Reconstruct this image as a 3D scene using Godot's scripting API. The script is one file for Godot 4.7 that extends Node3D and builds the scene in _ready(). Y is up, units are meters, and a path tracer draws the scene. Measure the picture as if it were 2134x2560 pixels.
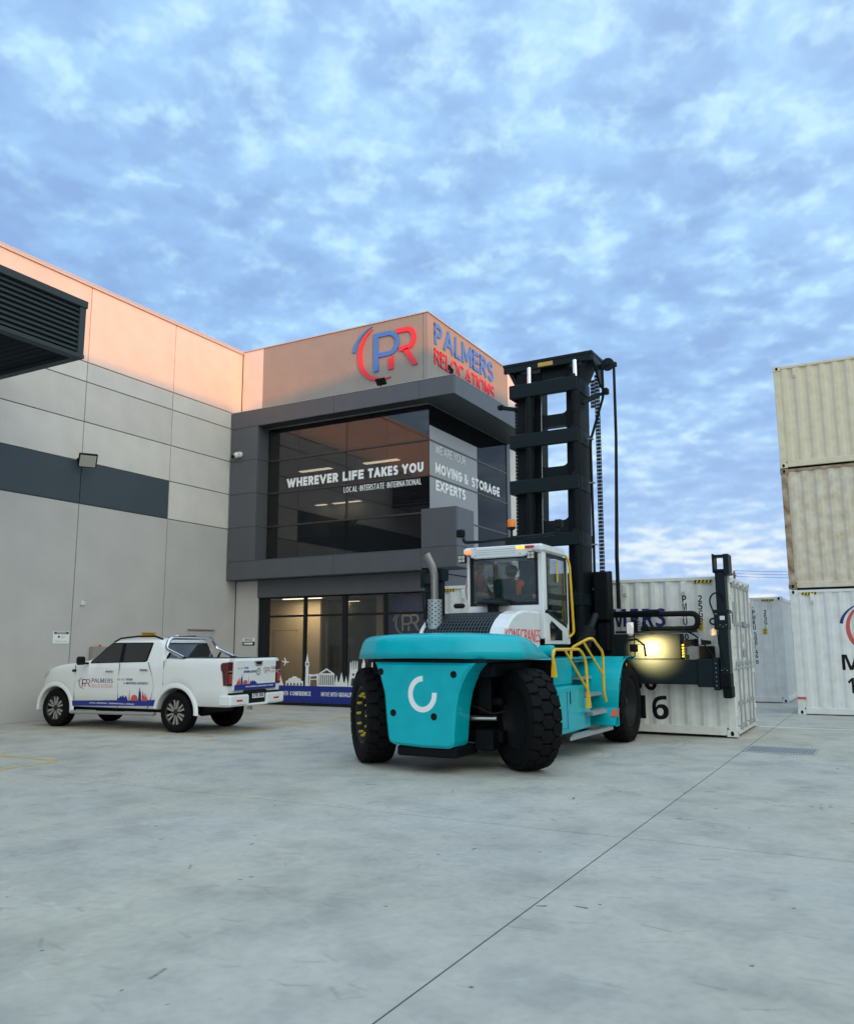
extends Node3D
# A yard in front of a removal firm's office: pickup, container handler, shipping containers, cloudy dusk sky.

const TO_SUN := Vector3(0.80, 0.105, 0.46)
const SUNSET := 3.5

var M := {}
var taken := {}
var fonts := {}

func _ready():
	seed(7)
	# ---- camera, sky, sun, exposure
	var cam := Camera3D.new(); cam.name = "camera"; add_child(cam)
	cam.position = Vector3(0, 1.6, 0)
	cam.basis = Basis(Vector3.UP, deg_to_rad(28.713)) * Basis(Vector3.RIGHT, deg_to_rad(9.2067)) * Basis(Vector3.BACK, deg_to_rad(-0.2858))
	cam.fov = 63.47; cam.near = 0.05; cam.far = 6000.0; cam.current = true
	var we := WorldEnvironment.new(); we.name = "world"; add_child(we)
	var env := Environment.new(); we.environment = env
	env.background_mode = Environment.BG_SKY
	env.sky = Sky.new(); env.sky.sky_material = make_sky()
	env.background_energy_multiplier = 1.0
	env.tonemap_mode = Environment.TONE_MAPPER_LINEAR
	env.tonemap_exposure = 1.1
	env.sdfgi_enabled = true; env.ssao_enabled = true; env.ssil_enabled = true
	var sun := DirectionalLight3D.new(); sun.name = "low_sun"; add_child(sun)
	var to_sun := TO_SUN.normalized()
	sun.basis = Basis.looking_at(-to_sun, Vector3.UP)
	sun.light_color = Color(1.0, 0.54, 0.08); sun.light_energy = 1.05; sun.light_angular_distance = 0.5; sun.shadow_enabled = true
	make_materials()
	# ---- the setting, then things
	build_ground()
	build_warehouse()
	build_office()
	build_signs()
	build_neighbours()
	build_containers()
	build_handler()
	build_people()
	build_pickup()
	build_small_things()

# ------------------------------------------------------------------ helpers
func numbered(called: String) -> String:
	if not taken.has(called):
		taken[called] = 0
		return called
	taken[called] += 1
	return "%s_%03d" % [called, taken[called]]

func put(o: Node, called: String, parent: Node):
	if parent == self:
		o.name = numbered(called)
	else:
		var n: int = parent.get_meta("n_" + called, 0)
		parent.set_meta("n_" + called, n + 1)
		o.name = called if n == 0 else "%s_%03d" % [called, n]
	parent.add_child(o)

func tag(o, label := "", category := "", group := "", kind := ""):
	if label: o.set_meta("label", label)
	if category: o.set_meta("category", category)
	if group: o.set_meta("group", group)
	if kind: o.set_meta("kind", kind)
	return o

func thing(called: String, label: String, category: String, at := Vector3.ZERO, turn := 0.0, group := ""):
	var o := Node3D.new()
	put(o, called, self)
	o.position = at; o.rotation.y = turn
	return tag(o, label, category, group)

func st() -> SurfaceTool:
	var s := SurfaceTool.new()
	s.begin(Mesh.PRIMITIVE_TRIANGLES)
	return s

func done(s) -> Mesh:
	if s is Mesh: return s
	s.generate_normals()
	return s.commit()

# commits a shape as one named mesh; off moves a part whose shape was laid out in world places
func obj(called: String, s, mat, parent = self, off := Vector3.ZERO):
	var o := MeshInstance3D.new()
	o.mesh = done(s)
	o.material_override = M[mat] if mat is String else mat
	o.position = off
	put(o, called, parent)
	return o

func piece(called: String, s, mat, parent):   # a part whose shape is in world places
	var p: Vector3 = parent.position
	var up = parent.get_parent()
	while up != self and up is Node3D:
		p += up.position
		up = up.get_parent()
	return obj(called, s, mat, parent, -p)

var UVS := 0.0
func vert(s: SurfaceTool, p: Vector3):
	if UVS > 0.0:
		s.set_uv(Vector2(p.x, p.z) / UVS)
		s.set_uv2(Vector2(p.x + 0.37 * p.z, p.z - 0.37 * p.x) / 2.3)
	s.add_vertex(p)

func poly(s: SurfaceTool, p: Array, out: Vector3):
	var n := Vector3.ZERO
	for i in range(1, p.size() - 1):
		n += (p[0] - p[i + 1]).cross(p[0] - p[i])
	var flip := n.dot(out) < 0.0
	for i in range(1, p.size() - 1):
		vert(s, p[0]); vert(s, p[i + 1] if flip else p[i]); vert(s, p[i] if flip else p[i + 1])

func box(s: SurfaceTool, c: Vector3, size: Vector3, b := 0.0, B := Basis.IDENTITY):
	s.set_smooth_group(-1)
	var h := size / 2
	b = minf(b, minf(h.x, minf(h.y, h.z)) * 0.8)
	for ax in 3:
		for sg in [-1.0, 1.0]:
			var u := (ax + 1) % 3
			var v := (ax + 2) % 3
			var q := []
			for e in [[-1, -1], [1, -1], [1, 1], [-1, 1]]:
				var p := Vector3.ZERO
				p[ax] = sg * h[ax]; p[u] = e[0] * (h[u] - b); p[v] = e[1] * (h[v] - b)
				q.append(c + B * p)
			var o := Vector3.ZERO
			o[ax] = sg
			poly(s, q, B * o)
			if b > 0.0:
				for sv in [-1.0, 1.0]:
					var q2 := []
					for e in [[-1, 0], [1, 0], [1, 1], [-1, 1]]:
						var p := Vector3.ZERO
						p[v] = e[0] * (h[v] - b)
						p[ax] = sg * (h[ax] - (b if e[1] else 0.0)); p[u] = sv * (h[u] - (0.0 if e[1] else b))
						q2.append(c + B * p)
					var o2 := Vector3.ZERO
					o2[ax] = sg; o2[u] = sv
					poly(s, q2, B * o2)
	if b > 0.0:
		for sx in [-1.0, 1.0]:
			for sy in [-1.0, 1.0]:
				for sz in [-1.0, 1.0]:
					var d := Vector3(sx, sy, sz)
					poly(s, [c + B * (d * Vector3(h.x, h.y - b, h.z - b)), c + B * (d * Vector3(h.x - b, h.y, h.z - b)), c + B * (d * Vector3(h.x - b, h.y - b, h.z))], B * d)

func bx(s: SurfaceTool, x0: float, x1: float, y0: float, y1: float, z0: float, z1: float, b := 0.0):
	box(s, Vector3(x0 + x1, y0 + y1, z0 + z1) / 2, Vector3(absf(x1 - x0), absf(y1 - y0), absf(z1 - z0)), b)

func block(called: String, mat, parent, x0: float, x1: float, y0: float, y1: float, z0: float, z1: float, b := 0.004):
	var s := st()
	bx(s, x0, x1, y0, y1, z0, z1, b)
	return piece(called, s, mat, parent)

func bar(s: SurfaceTool, a: Vector3, b: Vector3, w: float, d: float, bev := 0.0, up := Vector3.UP):   # a rectangular bar from a to b
	var f := (b - a).normalized()
	if absf(f.dot(up)) > 0.98: up = Vector3.RIGHT
	var r := f.cross(up).normalized()
	var u := r.cross(f)
	box(s, (a + b) / 2, Vector3(w, d, a.distance_to(b)), bev, Basis(r, u, -f))

# rings of equal length joined into a skin; groups: smooth group of each segment round the ring
func loft(s: SurfaceTool, rings: Array, cap := true, smooth := 1, groups := []):
	var n: int = rings[0].size()
	var N := Vector3.ZERO
	var c0 := Vector3.ZERO
	var c1 := Vector3.ZERO
	for i in n:
		c0 += rings[0][i]; c1 += rings[-1][i]
	var D: Vector3 = (c1 - c0) / n
	for R in rings:
		var w := Vector3.ZERO
		for i in n: w += R[i].cross(R[(i + 1) % n])
		if w.length() > N.length(): N = w
	var flip := N.dot(D) < 0.0
	for k in rings.size() - 1:
		var a = rings[k]
		var b = rings[k + 1]
		for i in n:
			var j := (i + 1) % n
			s.set_smooth_group(groups[i] if groups.size() else smooth)
			if flip:
				for p in [a[i], a[j], b[j], a[i], b[j], b[i]]: vert(s, p)
			else:
				for p in [a[i], b[j], a[j], a[i], b[i], b[j]]: vert(s, p)
	if cap:
		s.set_smooth_group(-1)
		for e in [0, -1]:
			flat_cap(s, rings[e], (-D if e == 0 else D))

func flat_cap(s: SurfaceTool, ring, out: Vector3):
	var w := Vector3.ZERO
	var n: int = ring.size()
	for i in n: w += ring[i].cross(ring[(i + 1) % n])
	if w.length() < 1e-9: return
	w = w.normalized()
	if w.dot(out) < 0: w = -w
	var u := w.cross(Vector3.UP if absf(w.y) < 0.9 else Vector3.RIGHT).normalized()
	var v := w.cross(u)
	var flat := PackedVector2Array()
	for p in ring: flat.append(Vector2(p.dot(u), p.dot(v)))
	var t := Geometry2D.triangulate_polygon(flat)
	for i in range(0, t.size(), 3):
		poly(s, [ring[t[i]], ring[t[i + 1]], ring[t[i + 2]]], w)

func inset(p: Array, b: float) -> Array:
	var area := 0.0
	var n := p.size()
	for i in n: area += p[i].cross(p[(i + 1) % n])
	var sg := 1.0 if area > 0 else -1.0
	var r := []
	for i in n:
		var d0: Vector2 = (p[i] - p[(i + n - 1) % n]).normalized()
		var d1: Vector2 = (p[(i + 1) % n] - p[i]).normalized()
		var n0 := Vector2(-d0.y, d0.x) * sg
		var n1 := Vector2(-d1.y, d1.x) * sg
		var m := n0 + n1
		m = n0 if m.length() < 0.2 else m / maxf(0.35, m.dot(n0))
		r.append(p[i] + m * b)
	return r

# an outline in a plane ("xy", "zy", "xz") given depth from a to b along the third axis
func prism(s: SurfaceTool, p: Array, a: float, b: float, plane := "xy", bev := 0.0, smooth := -1):
	var at := func(q: Array, w: float) -> Array:
		var r := []
		for v in q:
			r.append(Vector3(v.x, v.y, w) if plane == "xy" else (Vector3(w, v.y, v.x) if plane == "zy" else Vector3(v.x, w, v.y)))
		return r
	var sg := signf(b - a)
	if bev > 0.0:
		var q := inset(p, bev)
		loft(s, [at.call(q, a), at.call(p, a + sg * bev), at.call(p, b - sg * bev), at.call(q, b)], true, smooth)
	else:
		loft(s, [at.call(p, a), at.call(p, b)], true, smooth)

func arc(c: Vector2, r: float, a0: float, a1: float, n: int, ry := -1.0) -> Array:   # degrees
	var p := []
	for i in n + 1:
		var t := deg_to_rad(lerpf(a0, a1, float(i) / n))
		p.append(c + Vector2(cos(t) * r, sin(t) * (r if ry < 0 else ry)))
	return p

func ribbon(line: Array, w) -> Array:   # an outline of a stroke; w a number or one for each point
	var l := []
	var r := []
	for i in line.size():
		var d: Vector2 = (line[mini(i + 1, line.size() - 1)] - line[maxi(i - 1, 0)]).normalized()
		var nn: Vector2 = Vector2(-d.y, d.x) * ((w[i] if w is Array else w) / 2.0)
		l.append(line[i] + nn); r.push_front(line[i] - nn)
	return l + r

func bend(p: Array, r: float, k := 5) -> Array:   # rounds the corners of a path
	var o := [p[0]]
	for i in range(1, p.size() - 1):
		var d0: Vector3 = p[i - 1] - p[i]
		var d1: Vector3 = p[i + 1] - p[i]
		var q: float = minf(r, minf(d0.length(), d1.length()) * 0.48)
		var a: Vector3 = p[i] + d0.normalized() * q
		var b: Vector3 = p[i] + d1.normalized() * q
		for j in k + 1:
			var t := float(j) / k
			o.append(a.lerp(p[i], t).lerp(p[i].lerp(b, t), t))
	o.append(p[-1])
	return o

func tube(s: SurfaceTool, p: Array, r, n := 10, flat := 1.0, up := Vector3.UP):
	var rings := []
	var d: Vector3 = (p[1] - p[0]).normalized()
	var side := d.cross(up if absf(d.dot(up)) < 0.95 else Vector3.RIGHT).normalized()
	for i in p.size():
		d = (p[mini(i + 1, p.size() - 1)] - p[maxi(i - 1, 0)]).normalized()
		side = (side - d * side.dot(d)).normalized()
		var u := side.cross(d)
		var R := []
		var rr: float = r[i] if r is Array else r
		for k in n:
			var t := TAU * k / n
			R.append(p[i] + side * cos(t) * rr * flat + u * sin(t) * rr)
		rings.append(R)
	loft(s, rings, true, 1)

func lathe(s: SurfaceTool, prof: Array, n: int, X: Transform3D, smooth := 1, closed := false):
	# prof: (radius, height) turned about the Y axis of X; group changes at each sharp corner are left to the caller
	var m := prof.size()
	for i in (m if closed else m - 1):
		var a: Vector2 = prof[i]
		var b: Vector2 = prof[(i + 1) % m]
		s.set_smooth_group(smooth + (i if smooth >= 100 else 0))
		for k in n:
			var t0 := TAU * k / n
			var t1 := TAU * (k + 1) / n
			var q := [Vector3(cos(t0) * a.x, a.y, sin(t0) * a.x), Vector3(cos(t1) * a.x, a.y, sin(t1) * a.x), Vector3(cos(t1) * b.x, b.y, sin(t1) * b.x), Vector3(cos(t0) * b.x, b.y, sin(t0) * b.x)]
			# outward is to the right of the profile's direction
			var tm := (t0 + t1) / 2
			var d := b - a
			var out := X.basis * Vector3(cos(tm) * d.y, -d.x, sin(tm) * d.y)
			if b.x < 1e-5: q = [q[0], q[1], q[2]]
			elif a.x < 1e-5: q = [q[0], q[2], q[3]]
			poly(s, q.map(func(v): return X * v), out)

func along(a: Vector3, b: Vector3) -> Transform3D:   # a frame whose Y runs from a to b
	var y := (b - a).normalized()
	var x := y.cross(Vector3.UP if absf(y.y) < 0.95 else Vector3.RIGHT).normalized()
	return Transform3D(Basis(x, y, x.cross(y)), a)

func cyl(s: SurfaceTool, a: Vector3, b: Vector3, r: float, n := 16, bev := 0.0, r2 := -1.0):
	var h := a.distance_to(b)
	if r2 < 0: r2 = r
	bev = maxf(bev, 0.0005)
	lathe(s, [Vector2(0, 0), Vector2(r - bev, 0), Vector2(r, bev), Vector2(r2, h - bev), Vector2(r2 - bev, h), Vector2(0, h)], n, along(a, b), 100)

func font(bold: bool) -> Font:
	if not fonts.has(bold):
		var f := SystemFont.new()
		f.font_names = PackedStringArray(["Droid Sans"])
		f.font_weight = 700 if bold else 400
		fonts[bold] = f
	return fonts[bold]

# cut-out capitals drawn with strokes: L x0 y0 x1 y1 a bar, A cx cy rx ry a0 a1 an arc, in the unit box of each letter
const CAPS := {
	"A": [0.84, "L 0 0 .5 1|L 1 0 .5 1|L .22 .3 .78 .3"], "C": [0.84, "A .5 .5 .5 .5 42 318"], "D": [0.74, "L 0 0 0 1|L 0 1 .4 1|A .4 .5 .6 .5 90 -90|L .4 0 0 0"],
	"E": [0.56, "L 0 0 0 1|L 0 1 1 1|L 0 .5 .9 .5|L 0 0 1 0"], "F": [0.54, "L 0 0 0 1|L 0 1 1 1|L 0 .5 .9 .5"], "G": [0.88, "A .5 .5 .5 .5 40 360|L .52 .48 1 .48"],
	"H": [0.74, "L 0 0 0 1|L 1 0 1 1|L 0 .5 1 .5"], "I": [0.0, "L .5 0 .5 1"], "K": [0.70, "L 0 0 0 1|L .05 .42 1 1|L .36 .6 1 0"], "L": [0.52, "L 0 0 0 1|L 0 0 1 0"],
	"M": [0.92, "L 0 0 0 1|L 1 0 1 1|L 0 1 .5 .2|L 1 1 .5 .2"], "N": [0.76, "L 0 0 0 1|L 1 0 1 1|L 0 1 1 0"], "O": [0.90, "A .5 .5 .5 .5 0 360"],
	"P": [0.62, "L 0 0 0 1|L 0 1 .5 1|A .5 .74 .5 .26 90 -90|L .5 .48 0 .48"], "Q": [0.92, "A .5 .5 .5 .5 0 360|L .62 .3 1 -.02"], "R": [0.64, "L 0 0 0 1|L 0 1 .5 1|A .5 .74 .5 .26 90 -90|L .5 .48 0 .48|L .48 .48 1 0"],
	"S": [0.60, "A .5 .755 .48 .245 25 270|A .5 .245 .5 .265 90 -155"], "T": [0.64, "L 0 1 1 1|L .5 0 .5 1"], "U": [0.72, "L 0 1 0 .4|A .5 .4 .5 .4 180 360|L 1 .4 1 1"],
	"V": [0.84, "L 0 1 .5 0|L 1 1 .5 0"], "W": [1.22, "L 0 1 .26 0|L .5 .95 .26 0|L .5 .95 .74 0|L 1 1 .74 0"], "X": [0.76, "L 0 0 1 1|L 0 1 1 0"], "Y": [0.78, "L 0 1 .5 .45|L 1 1 .5 .45|L .5 0 .5 .45"],
	"&": [0.80, "A .42 .77 .25 .23 -40 300|A .42 .26 .42 .26 110 350|L .28 .62 1 0"], "·": [0.0, "L .5 .46 .5 .54"]}

func caps(text: String, w: float, h: float, X: Transform3D, weight: float, depth := 0.003) -> SurfaceTool:
	var s := st()
	caps_into(s, text, w, h, X, weight, depth)
	return s

func caps_layout(text: String, t: float) -> Array:   # [[letter, left, width], ...] and the whole width, in heights
	var x := 0.0
	var r := []
	for ch in text:
		if ch == " ":
			x += 0.26
			continue
		var cw: float = maxf(CAPS[ch][0], 0.0) + t * (1.0 if CAPS[ch][0] < 0.01 else 0.35)
		r.append([ch, x, cw])
		x += cw + (0.12 if t < 0.2 else 0.085) + t * 0.12
	return [r, r[-1][1] + r[-1][2]]

func caps_into(s: SurfaceTool, text: String, w: float, h: float, X: Transform3D, t: float, depth: float):
	var lay := caps_layout(text, t)
	var kx: float = w / lay[1]
	for q in lay[0]:
		var n := 0
		for part in (CAPS[q[0]][1] as String).split("|"):
			var v := part.split_floats(" ")
			var m := t / 2.0
			var at := func(x: float, y: float) -> Vector2: return Vector2((q[1] + m / kx * h + x * (q[2] - t / kx * h)) * kx if CAPS[q[0]][0] > 0.0 else (q[1] + q[2] / 2) * kx, (m + y * (1.0 - t)) * h)
			var o := []
			if part.begins_with("L"):
				var a: Vector2 = at.call(v[1], v[2])
				var b: Vector2 = at.call(v[3], v[4])
				var d := (b - a).normalized() * (t * h / 2.0)
				if q[0] == "·": d *= 0.4
				o = [ribbon([a - d, b + d], t * h)]
			else:
				var line := []
				var cnt := maxi(6, int(absf(v[6] - v[5]) / 15.0))
				var e := 0
				for i in cnt + 1:
					var g := deg_to_rad(lerpf(v[5], v[6], float(i) / cnt))
					line.append(at.call(v[1] + cos(g) * v[3], v[2] + sin(g) * v[4]))
				if absf(v[6] - v[5]) >= 360.0:   # a closed ring: two halves
					var hf := cnt / 2
					o = [ribbon(line.slice(0, hf + 1), t * h), ribbon(line.slice(hf), t * h)]
				else: o = [ribbon(line, t * h)]
			for p in o:
				var r0 := []
				var r1 := []
				for c in p:
					r0.append(X * Vector3(c.x, c.y, 0)); r1.append(X * Vector3(c.x, c.y, depth + 0.0002 * n))
				loft(s, [r0, r1], true, -1)
				n += 1

# lettering baked to fit a box w x h whose lower left corner is the origin of X (local z is outwards)
func letters(text: String, w: float, h: float, X: Transform3D, bold := true, depth := 0.004, step := 1.0) -> Mesh:
	var t := TextMesh.new()
	t.text = text; t.font = font(bold); t.font_size = 48; t.pixel_size = 0.01; t.depth = 0.05; t.curve_step = step
	var bb := t.get_aabb()
	var arr := t.get_mesh_arrays()
	var v: PackedVector3Array = arr[Mesh.ARRAY_VERTEX]
	var nn: PackedVector3Array = arr[Mesh.ARRAY_NORMAL]
	var sc := Vector3(w / bb.size.x, h / bb.size.y, depth / bb.size.z)
	for i in v.size():
		v[i] = X * ((v[i] - bb.position) * sc)
		nn[i] = (X.basis * (nn[i] / sc)).normalized()
	var a := []
	a.resize(Mesh.ARRAY_MAX)
	a[Mesh.ARRAY_VERTEX] = v; a[Mesh.ARRAY_NORMAL] = nn; a[Mesh.ARRAY_INDEX] = arr[Mesh.ARRAY_INDEX]
	var m := ArrayMesh.new()
	m.add_surface_from_arrays(Mesh.PRIMITIVE_TRIANGLES, a)
	return m

func face(at: Vector3, right: Vector3, up := Vector3.UP) -> Transform3D:   # lettering frame: x to the right, y up, z out
	return Transform3D(Basis(right, up, right.cross(up)), at)

func quad_light(at: Vector3, size: Vector2, basis_: Basis, color: Color, energy: float, called: String, parent = self):
	var l := AreaLight3D.new()
	l.area_size = size; l.light_color = color; l.light_energy = energy; l.shadow_enabled = true
	l.area_range = 12.0
	l.transform = Transform3D(basis_, at)
	l.name = called
	parent.add_child(l, true)
	return l

# ------------------------------------------------------------------ materials
func mk(called: String, c: Color, rough := 0.6, metal := 0.0, coat := 0.0) -> StandardMaterial3D:   # c linear
	var m := StandardMaterial3D.new()
	m.albedo_color = c.linear_to_srgb(); m.roughness = rough; m.metallic = metal
	if coat > 0.0:
		m.clearcoat_enabled = true; m.clearcoat = coat; m.clearcoat_roughness = 0.08
	m.resource_name = called
	M[called] = m
	return m

func glow(called: String, c: Color, e: float):
	var m := mk(called, c * 0.8, 0.4)
	m.emission_enabled = true; m.emission = c.linear_to_srgb(); m.emission_energy_multiplier = e

func pane(called: String, c: Color, a: float, spec := 0.5):
	var m := mk(called, c, 0.02)
	m.transparency = BaseMaterial3D.TRANSPARENCY_ALPHA
	m.albedo_color.a = a; m.metallic_specular = spec

func noise_tex(sd: int, freq: float, oct: int, lo: Color, hi: Color, size := 512, mid := 0.5, normal := false, bump := 2.0) -> NoiseTexture2D:
	var f := FastNoiseLite.new()
	f.seed = sd; f.frequency = freq; f.fractal_octaves = oct; f.noise_type = FastNoiseLite.TYPE_SIMPLEX_SMOOTH
	var t := NoiseTexture2D.new()
	t.width = size; t.height = size; t.seamless = true; t.noise = f
	if normal:
		t.as_normal_map = true; t.bump_strength = bump
	else:
		var g := Gradient.new()
		g.offsets = PackedFloat32Array([0.0, mid, 1.0]); g.colors = PackedColorArray([lo, lo.lerp(hi, 0.5), hi])
		t.color_ramp = g
	return t

func tri(m: StandardMaterial3D, tex, scale: float):   # world triplanar colour
	m.albedo_texture = tex; m.uv1_triplanar = true; m.uv1_world_triplanar = true; m.uv1_scale = Vector3.ONE * scale

func bumpy(m: StandardMaterial3D, tex, k: float):
	m.normal_enabled = true; m.normal_texture = tex; m.normal_scale = k

func make_materials():
	var soft := noise_tex(3, 0.006, 5, Color(0.955, 0.955, 0.955), Color(1, 1, 1))
	var grain := noise_tex(5, 0.05, 4, Color(0.86, 0.86, 0.86), Color(1, 1, 1))
	var fine_n := noise_tex(11, 0.08, 3, Color.BLACK, Color.WHITE, 512, 0.5, true, 1.5)
	var wave_n := noise_tex(12, 0.006, 3, Color.BLACK, Color.WHITE, 512, 0.5, true, 3.0)
	var rust := noise_tex(21, 0.012, 6, Color(0.78, 0.68, 0.56), Color(1, 1, 1), 1024, 0.12)
	# precast walls
	tri(mk("wall_pale", Color(0.75, 0.695, 0.66), 0.85), soft, 0.33); bumpy(M.wall_pale, fine_n, 0.25)
	tri(mk("wall_pale_c", Color(0.72, 0.665, 0.635), 0.85), soft, 0.27); bumpy(M.wall_pale_c, fine_n, 0.25)
	tri(mk("wall_pale_b", Color(0.69, 0.63, 0.605), 0.85), soft, 0.29); bumpy(M.wall_pale_b, fine_n, 0.25)
	tri(mk("wall_low", Color(0.57, 0.54, 0.53), 0.85), soft, 0.22); bumpy(M.wall_low, fine_n, 0.25)
	tri(mk("wall_grey", Color(0.33, 0.305, 0.285), 0.85), soft, 0.31); bumpy(M.wall_grey, fine_n, 0.25)
	tri(mk("wall_dark", Color(0.055, 0.075, 0.095), 0.7), soft, 0.3)
	mk("joint", Color(0.20, 0.17, 0.155), 0.9)
	mk("capping", Color(0.55, 0.52, 0.50), 0.45, 0.2)
	tri(mk("clad", Color(0.10, 0.105, 0.12), 0.38), soft, 0.4); bumpy(M.clad, wave_n, 0.06)
	mk("clad_joint", Color(0.012, 0.012, 0.014), 0.8)
	mk("soffit", Color(0.045, 0.05, 0.055), 0.6)
	mk("frame_black", Color(0.018, 0.02, 0.022), 0.4)
	mk("transom_bar", Color(0.05, 0.045, 0.045), 0.35)
	mk("louvre", Color(0.05, 0.062, 0.07), 0.45)
	pane("glass_dark", Color(0.010, 0.010, 0.012), 0.76, 1.0); bumpy(M.glass_dark, wave_n, 0.01)
	pane("glass_side", Color(0.006, 0.006, 0.008), 0.75, 0.25)
	pane("glass_shop", Color(0.02, 0.025, 0.025), 0.30, 0.5)
	pane("glass_cab", Color(0.012, 0.06, 0.055), 0.20, 0.4)
	mk("side_panel_grey", Color(0.30, 0.30, 0.31), 0.3)
	mk("vinyl_white", Color(0.90, 0.90, 0.91), 0.45)
	mk("vinyl_line", Color(0.06, 0.07, 0.08), 0.5)
	mk("vinyl_blue", Color(0.012, 0.03, 0.27), 0.4)
	mk("sign_blue", Color(0.07, 0.21, 0.62), 0.45)
	mk("sign_red", Color(0.80, 0.035, 0.05), 0.45)
	mk("sign_yellow", Color(0.60, 0.36, 0.06), 0.5)
	mk("sign_header", Color(0.12, 0.11, 0.09), 0.5)
	mk("black", Color(0.012, 0.012, 0.013), 0.5)
	mk("white_plastic", Color(0.75, 0.75, 0.74), 0.4)
	mk("lens", Color(0.55, 0.53, 0.45), 0.25)
	# interior
	mk("room_wall", Color(0.50, 0.43, 0.31), 0.9)
	mk("room_wall_grey", Color(0.22, 0.21, 0.19), 0.9)
	mk("room_floor", Color(0.10, 0.09, 0.08), 0.8)
	mk("room_ceiling", Color(0.50, 0.49, 0.46), 0.9)
	mk("room_dark", Color(0.05, 0.05, 0.055), 0.8)
	mk("room_blue", Color(0.012, 0.035, 0.20), 0.6)
	mk("desk", Color(0.09, 0.075, 0.06), 0.7)
	mk("cardboard", Color(0.33, 0.24, 0.15), 0.9)
	glow("lamp_strip", Color(1.0, 0.86, 0.62), 3.0)
	glow("lamp_strip_upper", Color(1.0, 0.86, 0.62), 8.0)
	# handler
	tri(mk("teal", Color(0.0, 0.48, 0.56), 0.38, 0.0, 0.35), noise_tex(31, 0.01, 4, Color(0.93, 0.93, 0.93), Color(1, 1, 1)), 0.5); bumpy(M.teal, wave_n, 0.04)
	tri(mk("mast", Color(0.013, 0.022, 0.026), 0.42), grain, 0.8)
	tri(mk("mast_dark", Color(0.008, 0.012, 0.015), 0.5), grain, 0.8); M.mast_dark.metallic_specular = 0.25
	mk("chassis", Color(0.006, 0.007, 0.009), 0.6)
	tri(mk("rubber", Color(0.009, 0.009, 0.010), 0.8), grain, 2.0); bumpy(M.rubber, fine_n, 0.6)
	mk("rim_dark", Color(0.02, 0.021, 0.023), 0.45)
	mk("grille", Color(0.055, 0.07, 0.085), 0.35)
	mk("nut_yellow", Color(0.62, 0.50, 0.05), 0.5)
	mk("rail_yellow", Color(0.86, 0.50, 0.01), 0.35, 0.0, 0.3)
	tri(mk("handler_white", Color(0.82, 0.82, 0.83), 0.35, 0.0, 0.3), soft, 0.6)
	mk("steel", Color(0.55, 0.55, 0.55), 0.28, 0.9)
	mk("pipe_steel", Color(0.30, 0.29, 0.27), 0.32, 0.9)
	mk("chrome", Color(0.75, 0.75, 0.76), 0.08, 1.0)
	tri(mk("galv", Color(0.50, 0.52, 0.53), 0.45, 0.5), grain, 3.0)
	mk("beacon", Color(0.85, 0.22, 0.02), 0.2)
	glow("tail_glow", Color(1.0, 0.16, 0.03), 2.2)
	glow("amber_glow", Color(1.0, 0.42, 0.04), 2.4)
	mk("reflector", Color(0.85, 0.12, 0.05), 0.3)
	glow("work_lamp", Color(1.0, 0.95, 0.75), 6.0)
	mk("mirror", Color(0.8, 0.8, 0.8), 0.03, 1.0)
	mk("hazard_yellow", Color(0.70, 0.48, 0.03), 0.5)
	# people
	mk("skin", Color(0.48, 0.28, 0.20), 0.6)
	mk("hair", Color(0.03, 0.02, 0.015), 0.8)
	mk("navy_cloth", Color(0.012, 0.015, 0.03), 0.9)
	mk("vest_orange", Color(0.95, 0.16, 0.02), 0.75)
	mk("vest_silver", Color(0.5, 0.5, 0.5), 0.4)
	# containers
	var dirt := noise_tex(41, 0.01, 6, Color(0.92, 0.905, 0.88), Color(1, 1, 1), 1024, 0.33)
	tri(mk("box_white", Color(0.85, 0.845, 0.81), 0.55), dirt, 0.35)
	tri(mk("box_white_b", Color(0.85, 0.86, 0.855), 0.55), dirt, 0.27)
	tri(mk("box_cream", Color(0.80, 0.71, 0.53), 0.6), dirt, 0.31)
	tri(mk("box_old", Color(0.79, 0.74, 0.63), 0.65), rust, 0.25)
	tri(mk("rusty", Color(0.58, 0.53, 0.43), 0.75), noise_tex(51, 0.01, 5, Color(0.5, 0.33, 0.22), Color(1.0, 0.98, 0.95), 512, 0.25), 0.7)
	mk("letter_navy", Color(0.015, 0.02, 0.16), 0.5)
	# truck
	mk("truck_white", Color(0.86, 0.865, 0.87), 0.25, 0.0, 0.6)
	mk("truck_black", Color(0.010, 0.010, 0.011), 0.45)
	mk("truck_glass", Color(0.012, 0.016, 0.017), 0.04); M.truck_glass.metallic_specular = 0.8
	mk("tail_red", Color(0.10, 0.006, 0.010), 0.12, 0.0, 0.6)
	mk("tail_bright", Color(0.65, 0.02, 0.02), 0.15)
	mk("rim_black", Color(0.012, 0.012, 0.013), 0.3)
	mk("rim_silver", Color(0.48, 0.47, 0.44), 0.3, 0.55)
	mk("print_grey", Color(0.45, 0.46, 0.48), 0.5)
	mk("print_red", Color(0.60, 0.10, 0.08), 0.5)
	mk("print_rose", Color(0.72, 0.33, 0.30), 0.5)
	# yard
	mk("line_yellow", Color(0.66, 0.44, 0.10), 0.8)
	mk("line_white", Color(0.66, 0.66, 0.65), 0.8)
	mk("ground", Color(0.22, 0.22, 0.21), 0.95)
	mk("tyre_dust", Color(0.30, 0.30, 0.285), 0.9)
	mk("grate_pit", Color(0.22, 0.23, 0.24), 0.9)
	mk("saw_cut", Color(0.09, 0.09, 0.088), 0.95)
	for k in ["rubber", "chassis", "black", "rim_dark", "mast", "frame_black", "truck_black", "clad_joint", "louvre"]: M[k].metallic_specular = 0.25
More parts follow.
